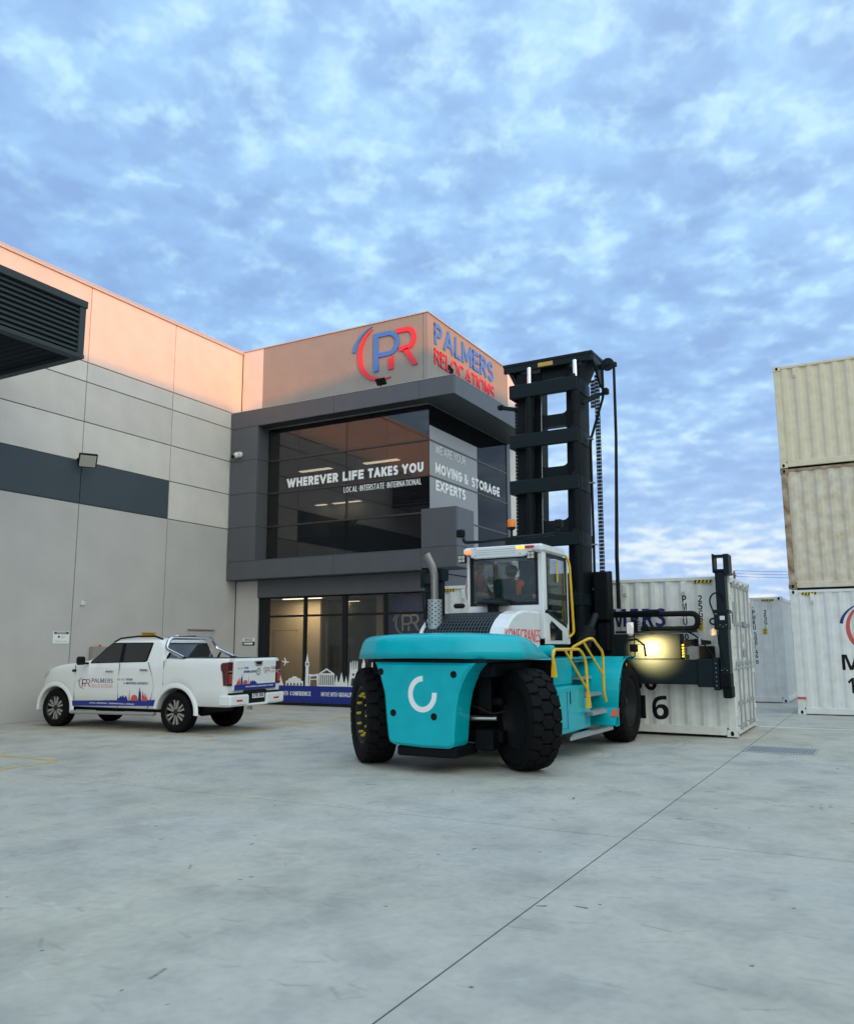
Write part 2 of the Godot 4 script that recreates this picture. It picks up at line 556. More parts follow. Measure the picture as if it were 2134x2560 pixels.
	M.teal.metallic_specular = 0.3
	make_concrete()

func make_concrete():
	var n := 1536
	var imgs := []
	for k in [[61, 0.0035, 4], [62, 0.012, 4], [63, 0.05, 3], [64, 0.0022, 3]]:
		var f := FastNoiseLite.new()
		f.seed = k[0]; f.frequency = k[1]; f.fractal_octaves = k[2]; f.noise_type = FastNoiseLite.TYPE_SIMPLEX_SMOOTH
		if k[0] == 62:
			f.domain_warp_enabled = true; f.domain_warp_amplitude = 26.0; f.domain_warp_frequency = 0.008
		imgs.append(f.get_seamless_image(n, n).get_data())
	var A: PackedByteArray = imgs[0]
	var B: PackedByteArray = imgs[1]
	var C: PackedByteArray = imgs[2]
	var D: PackedByteArray = imgs[3]
	var out := PackedByteArray()
	out.resize(n * n * 3)
	for i in n * n:
		var a := A[i] / 255.0 - 0.5
		var b := B[i] / 255.0 - 0.5
		var v := 1.0 + 0.07 * a + (0.22 if b < 0.0 else 0.10) * b + 0.05 * (C[i] / 255.0 - 0.5)
		var h := (D[i] / 255.0 - 0.5) * 0.05 + b * 0.02
		out[i * 3] = clampi(int(203.0 * v * (1.0 + h * 0.6)), 0, 255)
		out[i * 3 + 1] = clampi(int(203.0 * v * (1.0 + h * 0.15)), 0, 255)
		out[i * 3 + 2] = clampi(int(197.0 * v * (1.0 - h * 0.75)), 0, 255)
	var im := Image.create_from_data(n, n, false, Image.FORMAT_RGB8, out)
	var rng := RandomNumberGenerator.new()
	rng.seed = 99
	# scuffs, drag marks and tyre prints
	for k in 70:
		var p := Vector2(rng.randf() * n, rng.randf() * n)
		var d := Vector2.from_angle(rng.randf() * TAU)
		var ln := rng.randf_range(3, 18)
		var dark := rng.randf_range(0.72, 0.92)
		for t in int(ln):
			dab(im, n, p + d * t, rng.randf_range(0.5, 1.2), dark)
	for k in 5:   # curved tread prints
		var c := Vector2(rng.randf() * n, rng.randf() * n)
		var r := rng.randf_range(130, 330)
		var a0 := rng.randf() * TAU
		for j in 46:
			var a := a0 + j * 6.5 / r
			for w in [-8, 8]:
				if rng.randf() < 0.75:
					var q: Vector2 = c + Vector2.from_angle(a) * (r + w)
					for t in 6: dab(im, n, q + Vector2.from_angle(a + 0.6 * signf(w)) * t, 1.0, 0.93)
	for k in 260:
		dab(im, n, Vector2(rng.randf() * n, rng.randf() * n), rng.randf_range(0.4, 1.3), rng.randf_range(0.45, 0.8))
	for k in 1700:   # trowel smears
		var p := Vector2(rng.randf() * n, rng.randf() * n)
		var d := Vector2.from_angle(rng.randfn(0.0, 0.5))
		var ln := rng.randf_range(6, 22)
		var dark := rng.randf_range(0.972, 0.99) if rng.randf() < 0.7 else rng.randf_range(1.006, 1.02)
		var bow := rng.randf_range(-0.012, 0.012)
		for t in int(ln):
			d = d.rotated(bow)
			p += d
			dab(im, n, p, rng.randf_range(1.0, 1.5), dark)
	im.generate_mipmaps()
	var m := mk("concrete", Color(0.82, 0.782, 0.745), 0.85)
	m.metallic_specular = 0.35
	m.albedo_texture = ImageTexture.create_from_image(im)
	m.detail_enabled = true; m.detail_blend_mode = BaseMaterial3D.BLEND_MODE_MUL; m.detail_uv_layer = BaseMaterial3D.DETAIL_UV_2
	m.detail_albedo = noise_tex(71, 0.02, 5, Color(0.93, 0.93, 0.93), Color(1, 1, 1), 1024, 0.4)

func dab(im: Image, n: int, p: Vector2, r: float, f: float):
	for dx in range(-1, 2):
		for dy in range(-1, 2):
			var q := Vector2(floorf(p.x) + dx, floorf(p.y) + dy)
			if q.distance_to(p) <= r + 0.3:
				var x := posmod(int(q.x), n)
				var y := posmod(int(q.y), n)
				var c := im.get_pixel(x, y)
				im.set_pixel(x, y, Color(c.r * f, c.g * f, c.b * f))

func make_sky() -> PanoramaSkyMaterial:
	var w := 3072
	var h := 1536
	var f := FastNoiseLite.new()
	f.seed = 15; f.frequency = 3.4; f.fractal_octaves = 6; f.fractal_gain = 0.56; f.noise_type = FastNoiseLite.TYPE_SIMPLEX_SMOOTH
	f.domain_warp_enabled = true; f.domain_warp_amplitude = 0.10; f.domain_warp_frequency = 3.5; f.domain_warp_fractal_octaves = 3
	var g := FastNoiseLite.new()
	g.seed = 8; g.frequency = 0.45; g.fractal_octaves = 3; g.noise_type = FastNoiseLite.TYPE_SIMPLEX_SMOOTH
	var q := FastNoiseLite.new()
	q.seed = 23; q.frequency = 6.6; q.fractal_octaves = 5; q.fractal_gain = 0.6; q.noise_type = FastNoiseLite.TYPE_SIMPLEX_SMOOTH
	q.domain_warp_enabled = true; q.domain_warp_amplitude = 0.05; q.domain_warp_frequency = 7.0; q.domain_warp_fractal_octaves = 2
	var out := PackedFloat32Array()
	out.resize(w * h * 3)
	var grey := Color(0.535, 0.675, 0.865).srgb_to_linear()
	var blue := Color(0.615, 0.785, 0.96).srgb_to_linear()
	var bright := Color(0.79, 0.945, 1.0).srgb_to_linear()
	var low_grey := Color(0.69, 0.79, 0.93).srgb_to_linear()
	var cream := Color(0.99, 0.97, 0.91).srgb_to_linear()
	var sx := TO_SUN.x
	var sy := 0.42
	var sz := -TO_SUN.z
	var sl := sqrt(sx * sx + sy * sy + sz * sz)
	for y in h:
		var el := (0.5 - (y + 0.5) / h) * PI
		var i := y * w * 3
		if el <= 0.0:
			for x in w:
				out[i] = 0.19; out[i + 1] = 0.20; out[i + 2] = 0.21
				i += 3
			continue
		var se := sin(el)
		var ce := cos(el)
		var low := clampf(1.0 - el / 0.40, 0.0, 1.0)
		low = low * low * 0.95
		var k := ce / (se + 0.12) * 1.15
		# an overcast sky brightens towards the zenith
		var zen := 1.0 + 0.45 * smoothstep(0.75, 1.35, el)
		for x in w:
			var az := (x + 0.5) / w * TAU   # column 0 looks along -z
			var dx := sin(az)
			var dz := cos(az)
			var d := f.get_noise_2d(dx * k, dz * k)
			var e := g.get_noise_2d(dx * k, dz * k)
			var p := q.get_noise_2d(dx * k, dz * k)
			var t := d * 1.0 + e * 0.7
			var c := blue.lerp(grey, clampf(0.42 - t * 0.95 - p * 0.28, 0.0, 1.0))
			# small bright breaks between the puffs, in patches
			c = c.lerp(bright, smoothstep(-0.12, 0.85, p * 0.8 + e * 0.45 + d * 0.35) * 0.72)
			if low > 0.0:
				c = c.lerp(low_grey.lerp(cream, clampf((t - 0.05) * 1.7, 0.0, 0.85)), low)
			# the western sky round the low sun: broad and warm
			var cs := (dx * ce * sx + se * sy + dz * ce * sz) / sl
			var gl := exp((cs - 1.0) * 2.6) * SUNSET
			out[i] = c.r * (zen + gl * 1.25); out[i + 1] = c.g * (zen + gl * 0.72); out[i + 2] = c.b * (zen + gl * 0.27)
			i += 3
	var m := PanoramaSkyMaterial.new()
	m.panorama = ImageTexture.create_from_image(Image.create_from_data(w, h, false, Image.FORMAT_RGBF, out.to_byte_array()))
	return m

# ------------------------------------------------------------------ setting
func build_ground():
	var s := st()
	poly(s, [Vector3(-900, -0.03, -900), Vector3(900, -0.03, -900), Vector3(900, -0.03, 900), Vector3(-900, -0.03, 900)], Vector3.UP)
	tag(obj("ground", s, "ground"), "", "", "", "structure")
	var yard := Node3D.new()
	put(yard, "concrete_yard", self)
	tag(yard, "", "", "", "structure")
	var xs := [-16.72, -11.57, -6.82, -2.07, 2.68, 7.43, 12.2, 17.0, 24.0]
	var zs := [8.0, 2.28, -2.47, -7.22, -11.97, -16.72, -21.5, -26.2, -31.0, -36.0]
	var cut := st()
	bx(cut, -16.72, 24.0, -0.029, -0.0035, -36.0, 8.0)
	obj("joint_filler", cut, "saw_cut", yard)
	UVS = 15.0
	for i in xs.size() - 1:
		for j in zs.size() - 1:
			var sl := st()
			bx(sl, xs[i] + 0.006, xs[i + 1] - 0.006, -0.02, 0.0, zs[j + 1] + 0.008, zs[j] - 0.008, 0.002)
			obj("slab", sl, "concrete", yard)
	UVS = 0.0
	# painted bay lines, worn
	var rng := RandomNumberGenerator.new()
	rng.seed = 4
	var lines := st()
	for L in [[-10.88, -11.6, -10.98, -16.3], [-16.3, -11.67, -10.84, -11.67], [-16.3, -14.72, -10.9, -14.72], [-16.5, -8.25, -10.6, -8.25], [-10.55, -8.2, -10.5, -4.2]]:
		var a := Vector3(L[0], 0, L[1])
		var b := Vector3(L[2], 0, L[3])
		var d := (b - a).normalized()
		var r := Vector3(-d.z, 0, d.x) * 0.055
		var t := 0.0
		while t < a.distance_to(b):
			var ln := rng.randf_range(0.15, 0.6)
			var p := a + d * t + Vector3(0, 0.003, 0)
			var q := a + d * minf(t + ln, a.distance_to(b)) + Vector3(0, 0.003, 0)
			var ra := r * rng.randf_range(0.35, 1.0)
			var rb := r * rng.randf_range(0.35, 1.0)
			poly(lines, [p - ra, p + rb, q + ra, q - rb], Vector3.UP)
			t += ln + (rng.randf_range(0.03, 0.14) if rng.randf() < 0.6 else 0.0)
	tag(obj("bay_markings", lines, "line_yellow"), "", "", "", "structure")
	var wl := st()
	poly(wl, [Vector3(-2.36, 0.003, -17.84), Vector3(2.4, 0.003, -17.78), Vector3(2.4, 0.003, -17.9), Vector3(-2.36, 0.003, -17.98)], Vector3.UP)
	tag(obj("white_line", wl, "line_white"), "", "", "", "structure")
	# tyre prints in dust: a trail beside the bays, a turning arc in front of it
	var tm := st()
	for trail in [[Vector2(-10.4, -8.35), Vector2(-8.2, -8.0), Vector2(-5.6, -8.75)], [Vector2(-10.2, -7.75), Vector2(-8.0, -7.5), Vector2(-5.9, -8.05)], [Vector2(-3.2, -9.6), Vector2(-1.4, -9.2), Vector2(0.6, -9.6)]]:
		for i in 46:
			var t := i / 45.0
			var p: Vector2 = trail[0].lerp(trail[1], t).lerp(trail[1].lerp(trail[2], t), t)
			var d: Vector2 = (trail[1] - trail[0]).lerp(trail[2] - trail[1], t).normalized()
			for w in [-0.11, 0.0, 0.11]:
				if rng.randf() < 0.30:
					var c: Vector2 = p + Vector2(-d.y, d.x) * (w + rng.randfn(0.0, 0.02))
					var u := d.rotated(rng.randf_range(0.5, 1.1)) * rng.randf_range(0.02, 0.055)
					var v := Vector2(-u.y, u.x).normalized() * rng.randf_range(0.004, 0.011)
					var q := [c - u, c - u * 0.3 + v, c + u, c + u * 0.2 - v]
					poly(tm, q.map(func(e): return Vector3(e.x, 0.0025, e.y)), Vector3.UP)
	tag(obj("tyre_marks", tm, "tyre_dust"), "", "", "", "structure")
	# drain grate: frame and bars
	var g = thing("drain_grate", "grey steel drain grate set in the concrete right of the container door end", "drain grate", Vector3(-1.55, 0, -14.03))
	block("pit", "grate_pit", g, -2.03, -1.07, 0.001, 0.003, -14.4, -13.66, 0)
	var fr := st()
	for e in [[-2.05, -1.05, -14.43, -14.40], [-2.05, -1.05, -13.66, -13.63], [-2.05, -2.02, -14.40, -13.66], [-1.08, -1.05, -14.40, -13.66]]:
		bx(fr, e[0], e[1], 0.0, 0.012, e[2], e[3], 0.002)
	piece("grate_frame", fr, "galv", g)
	for i in 24:
		block("grate_bar", "galv", g, -2.02 + i * 0.04, -2.008 + i * 0.04, 0.003, 0.011, -14.40, -13.66, 0)
	for i in 3:
		block("cross_bar", "galv", g, -2.02, -1.08, 0.0115, 0.014, -14.23 + i * 0.18, -14.215 + i * 0.18, 0)

# ------------------------------------------------------------------ the long warehouse on the left
func build_warehouse():
	var W = thing("warehouse", "long pale concrete panel warehouse with dark blue band, on the left", "warehouse", Vector3(-16.7, 0, -18.75))
	var s := st()
	bx(s, -16.95, -16.73, 0, 10.55, -18.9, 8)
	bx(s, -46, -16.95, 10.2, 10.35, -29.4, 8)
	bx(s, -46, -45.8, 0, 10.2, -29.4, 8)
	bx(s, -45.8, -16.95, 0, 10.2, 7.8, 8)
	bx(s, -45.8, -21.3, 0, 10.2, -29.4, -29.2)
	piece("wall_core", s, "joint", W)
	var zc := [-18.74, -15.97, -13.15, -10.33, -7.51, -4.69, -1.87, 0.95, 3.77, 6.59, 8.0]
	var yr := [0.0, 5.02, 6.055, 7.045, 8.05, 8.545, 10.56]
	for i in zc.size() - 1:
		for j in yr.size() - 1:
			var m := "wall_pale"
			if (i * 5 + j * 3) % 4 == 1: m = "wall_pale_c"
			if j == 0: m = "wall_low"
			if j == 1 and i > 0: m = "wall_dark"
			if j == 3 and i > 0: m = "wall_pale_b"
			block("wall_panel", m, W, -16.76, -16.70, yr[j] + (0.012 if j > 0 else 0.0), yr[j + 1] - (0.012 if j < 5 else 0.0), zc[i] + 0.011, zc[i + 1] - 0.011, 0.005)
	var c := st()
	bx(c, -16.98, -16.665, 10.565, 10.60, -18.745, 8, 0.004)
	bx(c, -16.672, -16.664, 10.49, 10.563, -18.745, 8, 0.002)
	piece("roof_capping", c, "capping", W)
	# door behind the pickup, with its frame head
	var d := st()
	bx(d, -16.698, -16.675, 0.02, 2.03, -17.75, -16.92, 0.004)
	var D = piece("door", d, "wall_low", W)
	block("handle", "steel", D, -16.675, -16.63, 0.98, 1.02, -17.68, -17.55, 0.004)
	block("door_hood", "capping", W, -16.698, -16.62, 2.08, 2.13, -17.87, -16.84, 0.006)
	# things on the wall
	var f = thing("floodlight", "square black floodlight bracketed to the pale wall over the dark band", "floodlight", Vector3(-16.7, 6.05, -13.05))
	var fb := st()
	bar(fb, Vector3(-16.70, 6.08, -13.02), Vector3(-16.5, 6.06, -13.05), 0.05, 0.05, 0.006)
	piece("bracket", fb, "black", f)
	var B := Basis(Vector3.UP, deg_to_rad(58)) * Basis(Vector3.RIGHT, deg_to_rad(38))
	var h := st()
	box(h, Vector3(-16.38, 6.02, -13.06), Vector3(0.42, 0.36, 0.07), 0.012, B)
	piece("housing", h, "black", f)
	var ln := st()
	box(ln, Vector3(-16.38, 6.02, -13.06) + B * Vector3(0, 0, 0.037), Vector3(0.36, 0.30, 0.006), 0.002, B)
	piece("lens", ln, "lens", f)
	var g = thing("sensor_box", "small white sensor box high on the pale wall left of the pickup cab", "sensor", Vector3(-16.7, 2.64, -13.4))
	block("cover", "white_plastic", g, -16.698, -16.64, 2.60, 2.69, -13.45, -13.35, 0.012)
	block("conduit", "white_plastic", g, -16.698, -16.68, 2.69, 2.75, -13.41, -13.39, 0.003)
	var p = thing("parking_sign", "white reserved parking sign with dark header on the wall behind the pickup bonnet", "sign", Vector3(-16.7, 1.85, -12.88))
	block("plate", "vinyl_white", p, -16.698, -16.688, 1.70, 1.98, -13.10, -12.67, 0.002)
	block("header", "sign_header", p, -16.688, -16.685, 1.915, 1.97, -13.08, -12.69, 0)
	piece("lettering", letters("RESERVED", 0.24, 0.03, face(Vector3(-16.685, 1.928, -12.76), Vector3(0, 0, -1)), true, 0.002), "vinyl_white", p)
	var dd := st()
	prism(dd, arc(Vector2(-12.82, 1.855), 0.028, 0, 360, 12).slice(0, 12), -16.688, -16.685, "zy")
	piece("emblem", dd, "vinyl_line", p)
	for k in 3:
		block("text_line", "print_grey", p, -16.688, -16.686, 1.865 - k * 0.02, 1.873 - k * 0.02, -13.02 + 0.03 * k, -12.87, 0)
	piece("lettering", letters("PARKING ONLY", 0.33, 0.035, face(Vector3(-16.688, 1.735, -12.72), Vector3(0, 0, -1)), false, 0.002), "print_grey", p)
	var y = thing("yellow_sign", "yellow sign on the pale wall just above the pickup roof", "sign", Vector3(-16.7, 1.9, -15.5))
	block("plate", "sign_yellow", y, -16.698, -16.688, 1.80, 1.99, -15.74, -15.25, 0.002)
	piece("lettering", letters("RESERVED", 0.36, 0.05, face(Vector3(-16.688, 1.92, -15.31), Vector3(0, 0, -1)), true, 0.002), "black", y)
	var e = thing("meter_box", "grey meter box with a red lamp on the wall behind the pickup windscreen", "meter box", Vector3(-16.7, 1.2, -13.85))
	block("cabinet", "wall_grey", e, -16.698, -16.56, 0.9, 1.63, -14.15, -13.68, 0.01)
	var rl := st()
	cyl(rl, Vector3(-16.62, 1.63, -13.93), Vector3(-16.62, 1.68, -13.93), 0.035, 12, 0.01)
	piece("alarm_lamp", rl, "reflector", e)
	# louvred loading canopy
	var a = thing("loading_canopy", "dark grey louvred steel canopy jutting from the warehouse wall, top left", "canopy", Vector3(-16.7, 7.0, -10.0))
	var x := -12.86
	var t := st()
	bx(t, -16.69, x + 0.03, 7.98, 8.12, -10.03, 8, 0.006)
	piece("top_beam", t, "louvre", a)
	var lo := st()
	bx(lo, x - 0.16, x + 0.02, 6.98, 7.06, -10.02, 8, 0.006)
	bx(lo, -16.69, x - 0.17, 6.98, 7.06, -10.02, -9.86, 0.006)
	piece("bottom_beam", lo, "louvre", a)
	var po := st()
	bx(po, x - 0.1, x + 0.01, 7.061, 7.979, -10.01, -9.88, 0.006)
	piece("corner_post", po, "louvre", a)
	for k in 9:
		var sl := st()
		var yy := 7.10 + k * 0.098
		prism(sl, [Vector2(x - 0.075, yy + 0.085), Vector2(x - 0.065, yy + 0.092), Vector2(x, yy + 0.012), Vector2(x - 0.005, yy)], -9.875, 8.0, "xy")
		piece("louvre_blade", sl, "louvre", a)
		var sl2 := st()
		prism(sl2, [Vector2(-9.925, yy + 0.085), Vector2(-9.935, yy + 0.092), Vector2(-10.0, yy + 0.012), Vector2(-9.995, yy)], -16.69, x - 0.11, "zy")
		piece("louvre_blade", sl2, "louvre", a)
	var bk := st()
	bx(bk, x - 0.14, x - 0.12, 7.07, 7.97, -9.86, 8)
	bx(bk, -16.69, x - 0.15, 7.90, 7.97, -9.86, 8)
	piece("deck", bk, "soffit", a)
	for k in 4:
		block("purlin", "louvre", a, -16.69, x - 0.17, 7.55, 7.70, -8.6 + k * 2.4, -8.5 + k * 2.4, 0.005)
	for k in 2:
		block("rafter", "louvre", a, -15.4 + k * 1.2, -15.3 + k * 1.2, 7.72, 7.88, -9.8, 8, 0.005)

# ------------------------------------------------------------------ the office
func panel_run(O, mat: String, xs: Array, y0: float, y1: float, z0: float, z1: float, side := false):   # separate cladding panels with open joints
	for i in xs.size() - 1:
		if side: block("cladding_panel", mat, O, z0, z1, y0 + 0.004, y1 - 0.004, minf(xs[i], xs[i + 1]) + 0.004, maxf(xs[i], xs[i + 1]) - 0.004, 0.003)
		else: block("cladding_panel", mat, O, xs[i] + 0.004, xs[i + 1] - 0.004, y0 + 0.004, y1 - 0.004, z0, z1, 0.003)

func build_office():
	var O = thing("office_building", "two storey dark clad office with corner glazing joined to the warehouse", "building", Vector3(-13.4, 0, -18.75))
	# shell: floors, roof, back
	var s := st()
	bx(s, -21.0, -10.3, 3.2, 3.98, -27.5, -18.96)
	bx(s, -21.2, -10.3, 10.0, 10.2, -27.6, -18.9)
	bx(s, -16.68, -10.3, 8.03, 8.2, -27.5, -18.96)
	bx(s, -21.2, -10.3, 0, 10.0, -27.7, -27.5)
	bx(s, -21.2, -21.0, 0, 10.0, -27.5, -18.9)
	bx(s, -21.0, -16.96, 0, 10.0, -18.95, -18.9)
	piece("structure_core", s, "room_dark", O)
	# parapet walls: pale strip by the warehouse, grey beyond, seam near the corner
	block("parapet_panel", "wall_pale", O, -16.69, -15.905, 8.0, 10.565, -18.87, -18.75, 0.005)
	block("parapet_panel", "wall_grey", O, -15.895, -10.372, 8.0, 10.565, -18.87, -18.75, 0.005)
	block("parapet_panel", "wall_grey", O, -10.36, -10.22, 8.0, 10.565, -18.90, -18.75, 0.005)
	block("parapet_panel", "wall_grey", O, -10.34, -10.225, 8.0, 10.565, -24.19, -18.905, 0.005)
	block("side_wall_panel", "wall_pale", O, -10.34, -10.22, 0, 6.60, -27.72, -24.205, 0.005)
	block("side_wall_panel", "wall_pale", O, -10.34, -10.22, 6.62, 10.565, -27.72, -24.205, 0.005)
	var c := st()
	bx(c, -16.66, -10.19, 10.567, 10.60, -19.0, -18.72, 0.004)
	bx(c, -10.45, -10.19, 10.567, 10.60, -27.74, -19.003, 0.004)
	piece("roof_capping", c, "capping", O)
	block("joint_backing", "joint", O, -16.68, -10.35, 8.0, 10.5, -18.93, -18.875, 0)
	# projecting frame: fascia, left pier, base
	var zf := -18.29
	panel_run(O, "clad", [-16.685, -15.655, -12.957, -10.23, -9.205], 8.01, 8.51, zf - 0.05, zf)
	panel_run(O, "clad", [-18.345, -18.77, -21.4, -24.1], 8.01, 8.51, -9.255, -9.205, true)
	var fk := st()
	bx(fk, -16.685, -9.26, 8.03, 8.50, -18.74, zf - 0.055)
	bx(fk, -10.21, -9.26, 8.03, 8.50, -24.1, -18.745)
	piece("fascia_core", fk, "clad_joint", O)
	block("fascia_top", "capping", O, -16.685, -9.20, 8.512, 8.522, -18.745, zf + 0.005, 0)
	block("fascia_top", "capping", O, -10.215, -9.20, 8.512, 8.522, -24.1, -18.747, 0)
	block("soffit", "soffit", O, -15.64, -9.26, 8.012, 8.028, -18.80, zf - 0.055, 0)
	block("soffit", "soffit", O, -10.21, -9.26, 8.012, 8.028, -24.1, -18.805, 0)
	var ys := [3.515, 4.04, 5.03, 6.02, 7.01, 8.008]
	for j in 5:
		if j > 0: block("cladding_panel", "clad", O, -16.66, -15.644, ys[j] + 0.004, ys[j + 1] - 0.004, zf - 0.05, zf, 0.003)
		if j > 0: block("cladding_panel", "clad", O, -15.69, -15.64, ys[j] + 0.004, ys[j + 1] - 0.004, -18.80, zf - 0.054, 0.003)
	block("pier_core", "clad_joint", O, -16.66, -15.695, 3.53, 8.0, -18.74, zf - 0.055, 0)
	panel_run(O, "clad", [-16.66, -12.92, -10.195], 3.515, 4.04, zf - 0.05, zf)
	block("base_core", "clad_joint", O, -15.69, -10.2, 3.53, 4.02, -18.74, zf - 0.055, 0)
	block("sill", "clad", O, -15.64, -10.195, 4.042, 4.055, -18.80, zf, 0)
	block("base_soffit", "soffit", O, -16.66, -10.2, 3.505, 3.52, -18.74, zf - 0.01, 0)
	# raised box at the corner
	for r in [[3.555, 4.065], [4.073, 5.07]]:
		block("cladding_panel", "clad", O, -10.19, -9.185, r[0], r[1], zf - 0.05, zf, 0.003)
		block("cladding_panel", "clad", O, -9.235, -9.18, r[0], r[1], -19.295, zf - 0.054, 0.003)
	block("box_core", "clad", O, -10.19, -9.24, 3.56, 5.064, -19.29, zf - 0.056, 0)
	panel_run(O, "clad", [-19.3, -21.7, -24.1], 3.515, 4.04, -10.205, -10.16, true)
	block("cladding_panel", "clad", O, -10.26, -10.19, 4.05, 8.0, -24.19, -23.93, 0.003)
	# upper glazing: panes between levels 4.05 .. 8.0
	var lv := [4.06, 5.06, 6.045, 7.02, 8.0]
	var vx := [-15.60, -12.87, -10.222]
	for j in 4:
		for i in 2:
			block("window_pane", "glass_dark", O, vx[i] + 0.006, vx[i + 1] - 0.006, lv[j] + 0.005, lv[j + 1] - 0.005, -18.812, -18.80, 0)
		for zz in [[-18.812, -21.36], [-21.37, -23.9]]:
			block("window_pane", "glass_side", O, -10.228, -10.216, lv[j] + 0.005, lv[j + 1] - 0.005, zz[1], zz[0], 0)
	for j in 4:
		block("transom", "transom_bar", O, -15.63, -10.222, lv[j] - 0.022, lv[j] + 0.022, -18.87, -18.765, 0.004)
		block("transom", "transom_bar", O, -10.295, -10.20, lv[j] - 0.022, lv[j] + 0.022, -23.92, -18.80, 0.003)
	for x in [-15.615, -12.87]:
		block("mullion", "frame_black", O, x - 0.025, x + 0.025, 4.08, 7.99, -18.90, -18.815, 0.003)
	for z in [-21.365, -23.91]:
		block("mullion", "frame_black", O, -10.30, -10.232, 4.08, 7.99, z - 0.025, z + 0.025, 0.003)
	# flat grey panel over the near part of the side glass
	for j in 4:
		block("grey_panel", "side_panel_grey", O, -10.2145, -10.2125, lv[j] + 0.024, (7.42 if j == 3 else lv[j + 1] - 0.024), -21.74, -18.80, 0)
	# ground floor
	block("pale_pier", "wall_low", O, -16.69, -15.86, 0, 3.5, -18.90, -18.75, 0.005)
	block("shop_fascia", "clad", O, -15.85, -10.22, 3.005, 3.505, -18.95, -18.70, 0.005)
	block("side_fascia", "clad", O, -10.26, -10.20, 3.005, 3.505, -24.19, -18.955, 0.005)
	var zg := -18.83
	for x in [[-15.64, -15.50], [-14.26, -14.17], [-12.95, -12.80], [-11.62, -11.53], [-10.34, -10.24]]:
		block("window_post", "frame_black", O, x[0], x[1], 0.08, 3.0, zg - 0.06, zg + 0.03, 0.004)
	block("window_rail", "frame_black", O, -15.49, -10.35, 2.43, 2.49, zg - 0.05, zg + 0.025, 0.004)
	block("window_rail", "frame_black", O, -15.49, -10.35, 2.965, 3.003, zg - 0.05, zg + 0.025, 0.004)
	block("window_sill", "frame_black", O, -15.64, -10.24, 0.0, 0.078, zg - 0.08, zg + 0.04, 0.004)
	block("filler_panel", "frame_black", O, -15.86, -15.645, 0.0, 3.0, zg - 0.06, zg + 0.02, 0)
	for p in [[-15.49, -14.27], [-14.16, -12.96], [-12.79, -11.63], [-11.52, -10.35]]:
		for q in [[0.08, 2.428], [2.492, 2.963]]:
			block("window_pane", "glass_shop", O, p[0], p[1], q[0], q[1], zg - 0.012, zg, 0)
	for z in [-19.0, -21.3, -23.9]:
		block("window_post", "frame_black", O, -10.29, -10.23, 0.0, 3.0, z - 0.05, z + 0.05, 0.004)
	block("window_pane", "glass_side", O, -10.27, -10.255, 0.02, 3.0, -21.24, -19.06, 0)
	block("window_pane", "glass_side", O, -10.27, -10.255, 0.02, 3.0, -23.84, -21.36, 0)
	# rooms: they run on to the left behind the warehouse wall
	var r := st()
	bx(r, -20.9, -10.35, 3.985, 4.0, -27.4, -18.97)
	bx(r, -20.9, -10.35, 0.001, 0.02, -27.4, -18.93)
	piece("room_floor", r, "room_floor", O)
	var rc := st()
	bx(rc, -20.9, -10.31, 7.32, 7.36, -27.4, -19.0)
	bx(rc, -20.9, -10.31, 3.06, 3.19, -27.4, -18.97)
	piece("room_ceiling", rc, "room_ceiling", O)
	block("room_back_wall", "room_wall_grey", O, -20.9, -10.35, 4.0, 7.32, -27.45, -27.35, 0)
	block("room_stub_wall", "room_wall", O, -15.05, -14.45, 4.0, 5.36, -21.1, -21.0, 0)
	block("room_back_wall", "room_wall", O, -17.6, -15.2, 0.02, 3.05, -21.0, -20.9, 0)
	block("room_door_leaf", "room_wall", O, -16.95, -16.1, 0.03, 2.1, -20.9, -20.87, 0.004)
	block("door_trim", "room_wall_grey", O, -16.99, -16.06, 2.1, 2.12, -20.9, -20.865, 0.002)
	block("room_partition", "room_wall_grey", O, -15.3, -15.2, 0.02, 3.05, -24.5, -21.0, 0)
	block("room_door_leaf", "room_wall_grey", O, -15.2, -15.17, 0.03, 2.3, -22.1, -21.2, 0.004)
	var hd := st()
	cyl(hd, Vector3(-15.12, 0.85, -21.6), Vector3(-15.12, 1.45, -21.6), 0.02, 10)
	piece("pull_handle", hd, "steel", O)
	block("room_column", "room_wall", O, -12.86, -12.66, 0.02, 3.05, -20.6, -20.4, 0)
	block("room_glass_wall", "glass_shop", O, -14.6, -12.87, 0.02, 3.05, -20.52, -20.50, 0)
	block("room_back_wall", "room_blue", O, -12.42, -10.35, 0.02, 3.05, -20.4, -20.3, 0)
	block("room_back_wall", "room_wall_grey", O, -20.9, -10.35, 0.02, 3.05, -25.7, -25.6, 0)
	block("room_side_wall", "room_wall", O, -17.7, -17.6, 0.02, 3.05, -21.0, -18.97, 0)
	# furniture and lamps inside
	var d = thing("reception_desk", "dark desk with a tan cloth on it behind the upper office glass, left", "desk", Vector3(-15.6, 4.0, -20.6))
	block("desk_front", "desk", d, -16.65, -14.56, 4.0, 4.88, -20.6, -20.5, 0.01)
	block("desk_top", "desk", d, -16.65, -14.5, 4.885, 4.93, -21.2, -20.45, 0.01)
	block("front_panel", "room_wall", d, -15.95, -15.3, 4.05, 4.8, -20.5, -20.48, 0.004)
	var cl := st()
	var rings := []
	for i in 9:
		var R := []
		for k in 8:
			var a := TAU * k / 8
			R.append(Vector3(-15.95 + i * 0.105, 4.97 + sin(i * 1.9) * 0.025 + sin(a) * 0.045, -20.6 + cos(a) * (0.13 + 0.04 * sin(i * 2.3))))
		rings.append(R)
	loft(cl, rings)
	tag(obj("cloth", cl, "cardboard"), "crumpled tan cloth lying on the dark upstairs desk", "cloth")
	var pt = thing("screen_partition", "dark office partition behind the upper glass right of the lit wall", "partition", Vector3(-13.0, 4.0, -20.5))
